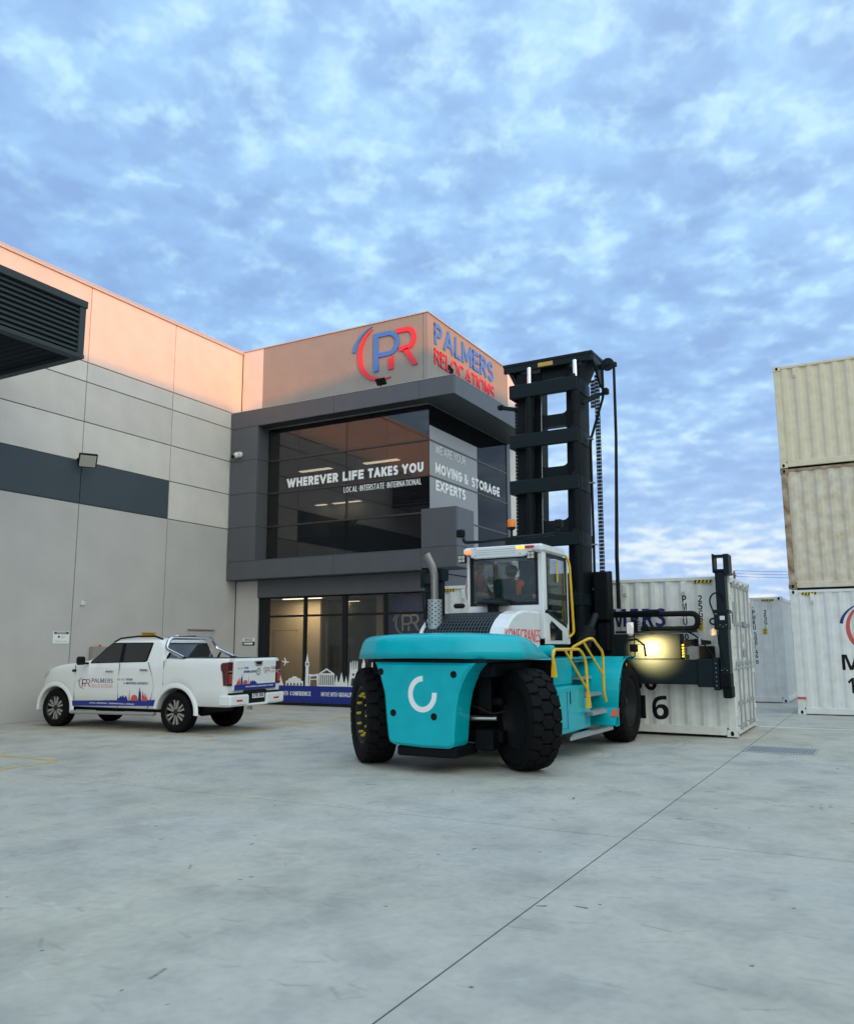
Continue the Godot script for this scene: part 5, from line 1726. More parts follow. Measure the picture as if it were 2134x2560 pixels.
	var pl := st()
	tube(pl, [Vector3(-5.86, 1.7, -13.15), Vector3(-5.86, 3.0, -13.2)], 0.02, 8)
	piece("grab_pole", pl, "rail_yellow", H)
	# yellow grab rail at the front of the door
	var hr := st()
	tube(hr, bend([Vector3(-4.66, 3.10, -13.15), Vector3(-4.60, 3.09, -13.22), Vector3(-4.57, 2.95, -13.30), Vector3(-4.55, 1.80, -13.36), Vector3(-4.62, 1.74, -13.32)], 0.08, 5), 0.022, 10)
	piece("grab_rail", hr, "rail_yellow", H)
	# bar over the roof with beacon and cameras
	var b := st()
	tube(b, bend([Vector3(-6.30, 3.44, -12.8), Vector3(-6.27, 3.37, -12.8), Vector3(-6.0, 3.36, -12.8), Vector3(-4.60, 3.41, -12.8), Vector3(-4.57, 3.50, -12.8)], 0.06, 4), 0.028, 10)
	bx(b, -5.5, -5.2, 3.18, 3.36, -12.84, -12.76, 0.01)
	var BR = piece("roof_bar", b, "mast", H)
	for q in [[-6.35, 3.53], [-4.56, 3.57]]:
		block("camera", "black", BR, q[0] - 0.065, q[0] + 0.065, q[1] - 0.07, q[1] + 0.07, -12.87, -12.75, 0.02)
	var bs := st()
	cyl(bs, Vector3(-5.39, 3.40, -12.8), Vector3(-5.39, 3.52, -12.8), 0.02, 10)
	cyl(bs, Vector3(-5.39, 3.52, -12.8), Vector3(-5.39, 3.57, -12.8), 0.05, 16, 0.015, 0.075)
	piece("beacon_base", bs, "black", BR)
	var bc := st()
	lathe(bc, [Vector2(0.070, 0.0), Vector2(0.070, 0.11), Vector2(0.055, 0.135), Vector2(0.0, 0.14)], 20, Transform3D(Basis.IDENTITY, Vector3(-5.39, 3.571, -12.8)), 1)
	piece("beacon", bc, "beacon", BR)

func mast(H):
	var z := -14.2
	# columns
	for q in [[-5.95, -5.74, -14.95, -14.42], [-5.72, -5.50, -14.90, -14.50], [-4.985, -4.86, -14.90, -14.50], [-4.855, -4.685, -14.96, -14.42]]:
		var s := st()
		bar(s, Vector3((q[0] + q[1]) / 2 + lean(0.7), 0.7, (q[2] + q[3]) / 2), Vector3((q[0] + q[1]) / 2 + lean(6.8), 6.8, (q[2] + q[3]) / 2), q[1] - q[0], q[3] - q[2], 0.01, Vector3.BACK)
		piece("mast_column", s, "mast_dark", H)
	# lift cylinders with bright rods at the top
	for x in [-5.64, -4.735]:
		var s := st()
		cyl(s, Vector3(x + lean(1.0), 1.0, -14.30), Vector3(x + lean(6.5), 6.5, -14.30), 0.082, 20, 0.01)
		for yy in [1.9, 2.8, 3.75, 4.8, 5.85, 6.12]:
			cyl(s, Vector3(x + lean(yy), yy, -14.30), Vector3(x + lean(yy), yy + 0.015, -14.30), 0.088, 20, 0.003)
		var C = piece("lift_cylinder", s, "mast_dark", H)
		var r := st()
		cyl(r, Vector3(x + lean(6.4), 6.4, -14.30), Vector3(x + lean(6.86), 6.86, -14.30), 0.045, 16, 0.01)
		piece("piston_rod", r, "chrome", C)
	# crossbeams wrapped round the columns
	for y in [[6.26, 6.525], [5.285, 5.55], [4.405, 4.665], [3.385, 3.625], [2.30, 2.52]]:
		var l := lean(y[0])
		var s := st()
		bx(s, -6.02 + l, -4.665 + l, y[0], y[1], z - 0.10, z, 0.012)
		bx(s, -4.73 + l, -4.667 + l, y[0] + 0.003, y[1] - 0.003, -14.97, z - 0.101, 0.01)
		bx(s, -6.018 + l, -5.955 + l, y[0] + 0.003, y[1] - 0.003, -14.97, z - 0.101, 0.01)
		var B = piece("crossbeam", s, "mast", H)
		block("lug", "mast", B, -4.80 + l, -4.70 + l, y[1] - 0.002, y[1] + 0.055, -14.25, -14.22, 0.008)
	# inner ties with rounded window corners
	for y in [[5.71, 5.945], [4.72, 4.93], [3.62, 3.905], [6.66, 6.9]]:
		var l := lean(y[0])
		var a := -5.51 + l
		var b := -4.975 + l
		var p := [Vector2(a, y[0] - 0.11)] + arc(Vector2(a + 0.11, y[0] - 0.11), 0.11, 180, 90, 6) + arc(Vector2(b - 0.11, y[0] - 0.11), 0.11, 90, 0, 6) + [Vector2(b, y[1] + 0.11)] + arc(Vector2(b - 0.11, y[1] + 0.11), 0.11, 0, -90, 6) + arc(Vector2(a + 0.11, y[1] + 0.11), 0.11, -90, -180, 6)
		var q := [p[0]]
		for v in p:
			if v.distance_to(q[-1]) > 0.002 and v.distance_to(q[0]) > 0.002: q.append(v)
		var s := st()
		prism(s, q, -14.72, -14.55)
		piece("inner_tie", s, "mast", H)
	var ed := st()
	tube(ed, [Vector3(-5.49 + lean(3.3), 3.4, -14.53), Vector3(-5.49 + lean(6.3), 6.3, -14.53)], 0.008, 6)
	piece("hydraulic_pipe", ed, "steel", H)
	# head frame
	var l := lean(6.9)
	var t := st()
	prism(t, [Vector2(-6.21 + l, -14.36), Vector2(-4.42 + l, -14.36), Vector2(-4.40 + l, -15.06), Vector2(-6.21 + l, -15.06)], 6.96, 7.02, "xz", 0.006)
	var T = piece("mast_head", t, "mast", H)
	block("head_lip", "mast", T, -6.20 + l, -4.43 + l, 6.84, 6.958, -14.42, -14.365, 0.006)
	for x in [-6.18, -4.50]:
		var g := st()
		var w := 1.0 if x < -5 else -1.0
		prism(g, [Vector2(x + l, 6.957), Vector2(x + w * 0.08 + l, 6.957), Vector2(x + w * 0.28 + l, 6.55), Vector2(x + w * 0.20 + l, 6.55)], -15.0, -14.43, "xy", 0.004)
		piece("gusset", g, "mast", T)
	var gp := st()
	prism(gp, [Vector2(-14.44, 6.85), Vector2(-14.44, 6.955), Vector2(-15.05, 6.955), Vector2(-15.05, 6.45), Vector2(-14.9, 6.45)], -4.46 + l, -4.42 + l, "zy")
	piece("gusset", gp, "mast", T)
	block("head_label", "sign_yellow", T, -5.49 + l, -5.19 + l, 6.865, 6.945, -14.364, -14.362, 0)
	# hose sheave on its arm at the right
	var ar := st()
	bx(ar, -4.43, -4.05, 6.79, 6.88, -14.90, -14.82, 0.01)
	piece("sheave_arm", ar, "mast", T)
	var pu := st()
	cyl(pu, Vector3(-4.20, 6.835, -14.815), Vector3(-4.20, 6.835, -14.76), 0.125, 24, 0.012)
	cyl(pu, Vector3(-4.20, 6.835, -14.76), Vector3(-4.20, 6.835, -14.73), 0.04, 12, 0.005)
	piece("sheave", pu, "mast", T)
	var h1 := st()
	tube(h1, bend([Vector3(-4.31, 6.84, -14.79), Vector3(-4.31, 6.22, -14.79), Vector3(-4.37, 6.05, -14.79), Vector3(-4.59, 5.40, -14.79), Vector3(-4.60, 3.4, -14.79), Vector3(-4.62, 2.0, -14.79)], 0.1, 4), 0.026, 8)
	piece("hose", h1, "black", H)
	var h2 := st()
	tube(h2, [Vector3(-4.085, 6.83, -14.79), Vector3(-4.10, 5.4, -14.79), Vector3(-4.15, 4.0, -14.79), Vector3(-4.18, 3.2, -14.79), Vector3(-4.20, 2.25, -14.85)], [0.026, 0.028, 0.032, 0.036, 0.036], 8)
	piece("hose", h2, "black", H)
	for yy in [5.42, 4.58, 3.42, 2.6, 2.1]:
		block("hose_clamp", "galv", H, -4.64, -4.53, yy, yy + 0.025, -14.83, -14.74, 0.004)
	# lift chains
	for q in [[-4.555, 6.05, 6.60, -14.86], [-4.455, 2.9, 6.62, -14.80], [-6.08, 3.2, 6.3, -14.80]]:
		var s := st()
		var y: float = q[1]
		var k := 0
		while y < q[2]:
			var x: float = q[0] + lean(y) * 0.6
			for e in [-0.038, -0.012, 0.012, 0.038]:
				bx(s, x + e - 0.006, x + e + 0.006, y, y + 0.062, q[3] - 0.022, q[3] + 0.022, 0.003)
			bx(s, x - 0.046, x + 0.046, y + 0.024, y + 0.038, q[3] - 0.009, q[3] + 0.009)
			y += 0.070
			k += 1
		tag(piece("lift_chain", s, "black", H), "", "", "", "stuff")
	# lamp arms on the mast
	var la := st()
	bar(la, Vector3(-4.66, 6.10, -14.6), Vector3(-4.40, 6.26, -14.75), 0.06, 0.09, 0.01)
	bar(la, Vector3(-4.42, 6.25, -14.76), Vector3(-4.22, 6.30, -14.76), 0.03, 0.06, 0.008)
	piece("lamp_arm", la, "mast", H)
	block("mast_lamp", "black", H, -4.29, -4.19, 6.24, 6.36, -14.80, -14.68, 0.02)
	var lb := st()
	bar(lb, Vector3(-5.98, 6.16, -14.6), Vector3(-6.30, 6.26, -14.7), 0.06, 0.08, 0.01)
	piece("lamp_arm", lb, "mast", H)
	block("mast_lamp", "black", H, -6.44, -6.32, 6.24, 6.34, -14.78, -14.68, 0.02)

func spreader(H):
	# carriage on the mast
	block("carriage", "mast", H, -6.2, -4.35, 0.95, 2.95, -15.05, -14.97, 0.01)
	block("carriage_block", "chassis", H, -4.62, -4.36, 2.05, 2.92, -14.96, -14.72, 0.02)
	block("carriage_block", "chassis", H, -4.58, -4.38, 1.5, 2.0, -14.96, -14.76, 0.02)
	var zf := -15.06
	var zb := -15.36
	block("upper_beam", "mast", H, -7.55, -3.185, 1.355, 1.80, zb, zf, 0.012)
	block("lower_beam", "mast", H, -7.9, -2.92, 0.92, 1.345, zb, zf + 0.012, 0.012)
	block("beam_seam", "chassis", H, -7.5, -3.19, 1.346, 1.354, zb, zf - 0.02, 0)
	block("top_tray", "mast", H, -4.35, -2.93, 1.815, 1.855, zb + 0.05, zf - 0.02, 0.006)
	for sd in [0, 1]:
		var mx := func(x: float) -> float: return x if sd == 0 else -10.70 - x
		var f := func(called: String, mat, xa: float, xb: float, y0: float, y1: float, z0: float, z1: float, b := 0.008, par = H):
			return block(called, mat, par, minf(mx.call(xa), mx.call(xb)), maxf(mx.call(xa), mx.call(xb)), y0, y1, z0, z1, b)
		f.call("beam_sleeve", "mast", -2.93, -2.64, 0.88, 1.36, zb, zf + 0.03, 0.015)
		f.call("end_plate", "mast", -2.66, -2.56, 0.83, 1.38, zb, zf + 0.045, 0.01)
		var p = f.call("end_post", "mast", -2.545, -2.385, 0.88, 2.86, zb + 0.02, zf, 0.012)
		# hood box on the post
		f.call("post_head", "mast", -2.575, -2.545, 2.84, 3.17, zb - 0.02, zf + 0.03, 0.006)
		f.call("post_head", "mast", -2.39, -2.30, 2.80, 3.16, zb - 0.02, zf + 0.03, 0.006)
		f.call("post_head", "mast", -2.545, -2.39, 2.86, 2.90, zb - 0.02, zf + 0.03, 0.004)
		f.call("post_head", "mast", -2.545, -2.39, 3.12, 3.165, zb - 0.02, zf - 0.12, 0.004)
		f.call("hook_housing", "chassis", -2.56, -2.38, 0.88, 1.13, zb, zf + 0.06, 0.02)
		f.call("foot_block", "chassis", -2.52, -2.37, 0.70, 0.90, zb, zf + 0.03, 0.02)
		f.call("post_collar", "mast", -2.60, -2.35, 2.14, 2.20, zb, zf + 0.02, 0.006)
		f.call("post_plate", "mast", -2.60, -2.37, 1.86, 2.12, zb, zf + 0.008, 0.006)
		f.call("sensor", "white_plastic", -2.50, -2.42, 2.02, 2.09, zf + 0.008, zf + 0.03, 0.006)
		for k in 4: f.call("bolt", "galv", -2.56 + k * 0.05, -2.545 + k * 0.05, 1.90 + (k % 2) * 0.03, 1.915 + (k % 2) * 0.03, zf + 0.008, zf + 0.014, 0.003)
		for k in 3: f.call("bolt", "galv", -2.53 + k * 0.045, -2.515 + k * 0.045, 1.16 + (k % 2) * 0.03, 1.175 + (k % 2) * 0.03, zf, zf + 0.008, 0.003)
		var r := st()
		tube(r, arc(Vector2(mx.call(-2.62), 2.0), 0.05, 0, 360, 14).map(func(v): return Vector3(v.x, v.y, zf - 0.02)), 0.016, 8)
		piece("lifting_eye", r, "mast", H)
		var hs := st()
		tube(hs, bend([Vector3(mx.call(-2.58), 2.1, zf + 0.02), Vector3(mx.call(-2.66), 2.35, zf + 0.03), Vector3(mx.call(-2.60), 2.48, zf + 0.03), Vector3(mx.call(-2.45), 2.5, zf + 0.03), Vector3(mx.call(-2.42), 2.35, zf + 0.01)], 0.1, 5), 0.014, 8)
		piece("hose", hs, "black", H)
		var hs2 := st()
		tube(hs2, [Vector3(mx.call(-2.56), 1.95, zf + 0.02), Vector3(mx.call(-2.54), 1.6, zf + 0.03), Vector3(mx.call(-2.50), 1.4, zf + 0.02), Vector3(mx.call(-2.47), 1.2, zf + 0.015)], 0.010, 6)
		piece("hose", hs2, "black", H)
	for k in 6: block("bolt", "galv", H, -2.615, -2.60, 0.90 + k * 0.075, 0.915 + k * 0.075, zf + 0.046, zf + 0.052, 0.003)
	# cable carrier looping over the beam
	var cc := st()
	tube(cc, bend([Vector3(-4.62, 2.15, -15.2), Vector3(-3.22, 2.15, -15.2), Vector3(-2.90, 2.15, -15.2), Vector3(-2.90, 1.89, -15.2), Vector3(-3.2, 1.88, -15.2), Vector3(-3.95, 1.88, -15.2)], 0.15, 8), 0.05, 8, 1.0)
	piece("cable_carrier", cc, "black", H)
	block("carrier_tray", "chassis", H, -4.5, -3.55, 2.155, 2.215, -15.28, -15.12, 0.01)
	block("carrier_hump", "black", H, -3.75, -3.56, 2.19, 2.235, -15.27, -15.13, 0.03)
	# valve block and hose bundles
	block("valve_block", "chassis", H, -4.05, -3.93, 1.83, 2.06, -15.2, -15.07, 0.01)
	for k in 5:
		var s := st()
		cyl(s, Vector3(-4.10, 1.86 + k * 0.042, -15.09), Vector3(-3.88, 1.86 + k * 0.042, -15.09), 0.013, 8)
		piece("fitting", s, "galv", H)
	for k in 3:
		var s := st()
		tube(s, bend([Vector3(-3.86, 2.0 - k * 0.03, -15.08), Vector3(-3.76, 1.97 - k * 0.03, -15.06), Vector3(-3.72, 1.86, -15.06), Vector3(-3.62 + k * 0.03, 1.85, -15.07)], 0.06, 4), 0.011, 8)
		piece("hose", s, "black", H)
	for k in 4:
		var s := st()
		tube(s, bend([Vector3(-3.18, 1.58 + k * 0.028, -15.12), Vector3(-2.95, 1.60 + k * 0.03, -15.10), Vector3(-2.68, 1.62 + k * 0.012, -15.12)], 0.1, 4), 0.014, 8)
		piece("hose", s, "black", H)
	var cl := st()
	tube(cl, arc(Vector2(-2.93, 1.64), 0.05, 0, 360, 12).map(func(v): return Vector3(v.x, v.y, -15.08)), 0.02, 8)
	piece("hose_clamp", cl, "chassis", H)
	block("hose_clamp", "galv", H, -2.88, -2.84, 1.60, 1.72, -15.15, -15.05, 0.006)
	for k in 5:
		var s := st()
		cyl(s, Vector3(-3.17, 1.40 + k * 0.05, -15.10), Vector3(-3.13, 1.40 + k * 0.05, -15.08), 0.018, 8)
		piece("fitting", s, "nut_yellow", H)
	var hz := st()
	tube(hz, bend([Vector3(-3.15, 1.86, -15.1), Vector3(-2.95, 1.78, -15.1), Vector3(-2.8, 1.62, -15.1), Vector3(-2.62, 1.36, -15.08)], 0.12, 5), 0.014, 8)
	piece("hose", hz, "black", H)
	block("inner_arm", "chassis", H, -2.92, -2.66, 1.36, 1.58, -15.34, -15.25, 0.01)


const LONG := 6.058
# paint on a corrugated side: the front faces of a flat mesh, cut at the folds and laid 2 mm over the sheet
func painted(m: Mesh, shift := Vector3.ZERO) -> SurfaceTool:
	var s := st()
	s.set_smooth_group(-1)
	var arr := m.surface_get_arrays(0)
	var v: PackedVector3Array = arr[Mesh.ARRAY_VERTEX]
	var ix: PackedInt32Array
	if arr[Mesh.ARRAY_INDEX] != null: ix = arr[Mesh.ARRAY_INDEX]
	else: ix = PackedInt32Array(range(v.size()))
	var lo := 1e9
	var hi := -1e9
	for p in v:
		lo = minf(lo, p.z); hi = maxf(hi, p.z)
	for t in range(0, ix.size(), 3):
		var a := v[ix[t]] + shift
		var b := v[ix[t + 1]] + shift
		var c := v[ix[t + 2]] + shift
		if (a.z + b.z + c.z) / 3.0 - shift.z < hi - (hi - lo) * 0.1: continue
		var x0 := minf(a.x, minf(b.x, c.x))
		var x1 := maxf(a.x, maxf(b.x, c.x))
		var k := floorf((x0 + LONG - 0.218) / 0.278)
		while -LONG + 0.218 + k * 0.278 < x1:
			var o := -LONG + 0.218 + k * 0.278
			for q in [[0.0, 0.072, 0.0, 0.0], [0.072, 0.140, 0.0, -0.036], [0.140, 0.210, -0.036, -0.036], [0.210, 0.278, -0.036, 0.0]]:
				var P := clip_x(clip_x([a, b, c], o + q[0], 1.0), o + q[1], -1.0)
				if P.size() > 2:
					var r := []
					for p in P: r.append(Vector3(p.x, p.y, -0.018 + lerpf(q[2], q[3], (p.x - o - q[0]) / (q[1] - q[0]))) - shift)
					poly(s, r, Vector3.BACK)
			k += 1.0
	return s

func clip_x(p: Array, x: float, sg: float) -> Array:
	var r := []
	for i in p.size():
		var a: Vector3 = p[i]
		var b: Vector3 = p[(i + 1) % p.size()]
		var da := (a.x - x) * sg
		var db := (b.x - x) * sg
		if da >= 0: r.append(a)
		if da * db < 0: r.append(a.lerp(b, da / (da - db)))
	return r

# ------------------------------------------------------------------ people in the cab
# a skin round tapered bones [from, to, r0, r1]: distances joined smoothly on a grid, meshed as surface nets
func nets(bones: Array, cell: float, k := 0.03, cut := []) -> SurfaceTool:
	var lo := Vector3.INF
	var hi := -Vector3.INF
	for b in bones:
		var r := maxf(b[2], b[3]) + cell * 2
		for e in [b[0], b[1]]:
			lo = lo.min(e - Vector3.ONE * r); hi = hi.max(e + Vector3.ONE * r)
	var n := Vector3i(((hi - lo) / cell).ceil()) + Vector3i.ONE
	var F := PackedFloat32Array()
	F.resize(n.x * n.y * n.z)
	F.fill(1.0)
	# only the cells near each bone
	for b in bones:
		var A: Vector3 = b[0]
		var D: Vector3 = b[1] - A
		var dd := maxf(D.length_squared(), 1e-9)
		var r0: float = b[2]
		var r1: float = b[3]
		var rr := maxf(r0, r1) + k + cell
		var l := Vector3i(((A.min(b[1]) - Vector3.ONE * rr - lo) / cell).floor()).clamp(Vector3i.ZERO, n - Vector3i.ONE)
		var h := Vector3i(((A.max(b[1]) + Vector3.ONE * rr - lo) / cell).ceil()).clamp(Vector3i.ZERO, n - Vector3i.ONE)
		for z in range(l.z, h.z + 1):
			for y in range(l.y, h.y + 1):
				for x in range(l.x, h.x + 1):
					var p := lo + Vector3(x, y, z) * cell
					var t := clampf((p - A).dot(D) / dd, 0.0, 1.0)
					var d := p.distance_to(A + D * t) - lerpf(r0, r1, t)
					var i := (z * n.y + y) * n.x + x
					var e := F[i]
					var hh := maxf(k - absf(d - e), 0.0) / k
					F[i] = minf(d, e) - hh * hh * k * 0.25
	for c in cut:   # keep only what lies on the positive side of each plane (point, normal)
		for i in F.size():
			var p := lo + Vector3(i % n.x, (i / n.x) % n.y, i / (n.x * n.y)) * cell
			F[i] = maxf(F[i], -(p - c[0]).dot(c[1]))
	var V := {}
	var st3 := [1, n.x, n.x * n.y]
	var corners := [0, 1, n.x, n.x + 1, n.x * n.y, n.x * n.y + 1, n.x * n.y + n.x, n.x * n.y + n.x + 1]
	for z in n.z - 1:
		for y in n.y - 1:
			for x in n.x - 1:
				var i := (z * n.y + y) * n.x + x
				var m := 0
				for c in 8:
					if F[i + corners[c]] < 0.0: m |= 1 << c
				if m == 0 or m == 255: continue
				var sum := Vector3.ZERO
				var cnt := 0
				for e in [[0, 1], [2, 3], [4, 5], [6, 7], [0, 2], [1, 3], [4, 6], [5, 7], [0, 4], [1, 5], [2, 6], [3, 7]]:
					if ((m >> e[0]) ^ (m >> e[1])) & 1:
						var f0 := F[i + corners[e[0]]]
						var f1 := F[i + corners[e[1]]]
						var a := Vector3(e[0] & 1, (e[0] >> 1) & 1, e[0] >> 2)
						var b := Vector3(e[1] & 1, (e[1] >> 1) & 1, e[1] >> 2)
						sum += a.lerp(b, f0 / (f0 - f1)); cnt += 1
				V[i] = lo + (Vector3(x, y, z) + sum / cnt) * cell
	var s := st()
	s.set_smooth_group(1)
	for i in V:
		for ax in 3:
			var j: int = i + st3[ax]
			if j >= F.size() or (F[i] < 0.0) == (F[j] < 0.0): continue
			var u: int = st3[(ax + 1) % 3]
			var v: int = st3[(ax + 2) % 3]
			if not (V.has(i - u) and V.has(i - v) and V.has(i - u - v)): continue
			var o := Vector3.ZERO
			o[ax] = 1.0 if F[i] < 0.0 else -1.0
			poly(s, [V[i], V[i - u], V[i - u - v], V[i - v]], o)
	return s

func person(label: String, off: Vector3, turn: float, arm_out: bool, stands := false):
	var P = thing("person", label, "person", off, turn, "handler crew")
	# seated, facing -z, hips at the origin
	var hip := Vector3(0, 0.0, 0)
	var chest := Vector3(0, 0.30, 0.03)
	var neck := Vector3(0, 0.47, 0.01)
	var head := Vector3(0.03, 0.61, -0.01)
	var shR := Vector3(0.185, 0.405, 0.02)
	var shL := Vector3(-0.185, 0.405, 0.02)
	var elR := Vector3(0.33, 0.22, -0.06) if arm_out else Vector3(0.24, 0.15, -0.04)
	var haR := Vector3(0.44, 0.19, -0.28) if arm_out else Vector3(0.14, 0.10, -0.25)
	var elL := Vector3(-0.25, 0.15, -0.10)
	var haL := Vector3(-0.12, 0.16, -0.33)
	var legs := []
	for sx in [-1.0, 1.0]:
		legs += [[hip + Vector3(0.09 * sx, 0, 0), Vector3(0.13 * sx, 0.05, -0.40), 0.085, 0.062], [Vector3(0.13 * sx, 0.05, -0.40), Vector3(0.12 * sx, -0.36, -0.44), 0.06, 0.042], [Vector3(0.12 * sx, -0.40, -0.42), Vector3(0.13 * sx, -0.42, -0.58), 0.042, 0.034]]
	if stands:
		legs = []
		for sx in [-1.0, 1.0]:
			legs += [[hip + Vector3(0.09 * sx, -0.02, 0), Vector3(0.10 * sx, -0.44, -0.02), 0.085, 0.062], [Vector3(0.10 * sx, -0.44, -0.02), Vector3(0.105 * sx, -0.84, 0.02), 0.06, 0.042], [Vector3(0.105 * sx, -0.87, 0.03), Vector3(0.115 * sx, -0.885, -0.15), 0.04, 0.034]]
	var torso := [[hip + Vector3(-0.05, 0.02, 0), hip + Vector3(0.05, 0.02, 0), 0.125, 0.125], [hip, chest, 0.135, 0.13], [chest + Vector3(-0.07, 0.02, 0), chest + Vector3(0.07, 0.02, 0), 0.125, 0.125], [shL, shR, 0.062, 0.062]]
	var arms := [[shR, elR, 0.055, 0.044], [shL, elL, 0.055, 0.044]]
	var fore := [[elR, haR, 0.042, 0.028], [elL, haL, 0.042, 0.028]]
	var nk := [[neck + Vector3(0, -0.06, 0), head + Vector3(0, -0.05, 0.01), 0.058, 0.055]]
	var skull := [[head + Vector3(0, 0.03, 0.015), head + Vector3(0, 0.03, -0.02), 0.088, 0.083], [head + Vector3(0, -0.03, -0.02), head + Vector3(0, -0.065, -0.06), 0.062, 0.04], [head + Vector3(0, 0.0, -0.095), head + Vector3(0, -0.022, -0.115), 0.011, 0.016],
		[head + Vector3(0.082, 0, 0.01), head + Vector3(0.086, 0.03, 0.02), 0.016, 0.018], [head + Vector3(-0.082, 0, 0.01), head + Vector3(-0.086, 0.03, 0.02), 0.016, 0.018]]
	var body = obj("body", nets(torso + arms + fore + nk + skull + legs, 0.020, 0.03), "skin", P)
	var puff := func(b: Array, r: float) -> Array: return b.map(func(e): return [e[0], e[1], e[2] + r, e[3] + r])
	obj("shirt", nets(puff.call(torso + arms, 0.010), 0.022, 0.03, [[Vector3(0, -0.06, 0), Vector3.UP]]), "navy_cloth", P)
	obj("trousers", nets(puff.call(legs + [torso[0]], 0.010), 0.024, 0.03), "navy_cloth", P)
	obj("vest", nets(puff.call(torso, 0.024), 0.022, 0.03, [[Vector3(0, -0.04, 0), Vector3.UP]]), "vest_orange", P)
	for q in [-0.105, 0.105]:
		var tp := st()
		tube(tp, [Vector3(q, 0.05, 0.165), Vector3(q, 0.25, 0.185), Vector3(q, 0.40, 0.15), Vector3(q, 0.49, 0.06), Vector3(q, 0.47, -0.04)], 0.010, 8, 2.2, Vector3.BACK)
		obj("silver_tape", tp, "vest_silver", P)
	var cp := st()
	lathe(cp, [Vector2(0.104, 0.0), Vector2(0.106, 0.04), Vector2(0.085, 0.085), Vector2(0.04, 0.108), Vector2(0.0, 0.112)], 20, Transform3D(Basis.IDENTITY, head + Vector3(0, 0.02, 0.0)), 1)
	prism(cp, arc(Vector2(head.x, head.z - 0.06), 0.085, 180, 360, 10, 0.11), head.y + 0.024, head.y + 0.034, "xz")
	obj("cap", cp, "black", P)
	var hr := st()
	lathe(hr, [Vector2(0.055, -0.075), Vector2(0.092, -0.03), Vector2(0.100, 0.015)], 16, Transform3D(Basis.IDENTITY, head + Vector3(0, 0.0, 0.012)), 1)
	obj("hair", hr, "hair", P)
	for q in [[-0.032, 0], [0.032, 0]]:
		var ey := st()
		cyl(ey, head + Vector3(q[0], 0.012, -0.093), head + Vector3(q[0], 0.012, -0.101), 0.011, 10, 0.003)
		obj("eye", ey, "black", P)
	for q in [[haR, 1.0], [haL, -1.0]]:
		var c: Vector3 = q[0]
		var sx: float = q[1]
		var hb := [[c, c + Vector3(0, -0.005, -0.055), 0.026, 0.030]]
		for f in 4:
			var b := c + Vector3((f - 1.5) * 0.018, -0.005, -0.075)
			var l1: float = [0.030, 0.036, 0.034, 0.026][f]
			hb += [[b, b + Vector3(0, -0.012, -l1), 0.0095, 0.009], [b + Vector3(0, -0.012, -l1), b + Vector3(0, -0.045, -l1 - 0.006), 0.009, 0.0075]]
		hb += [[c + Vector3(-0.024 * sx, 0, -0.02), c + Vector3(-0.045 * sx, -0.012, -0.055), 0.012, 0.010], [c + Vector3(-0.045 * sx, -0.012, -0.055), c + Vector3(-0.035 * sx, -0.03, -0.08), 0.010, 0.008]]
		obj("hand", nets(hb, 0.006, 0.008), "skin", P)
	return P

func build_people():
	person("person in dark cap and orange vest, back turned, driving in the handler cab's main seat", Vector3(-5.43, 2.195, -12.77), 0.0, true)
	person("person in orange vest standing outside the left window of the handler cab", Vector3(-6.10, 2.335, -12.95), deg_to_rad(-86), false, true)

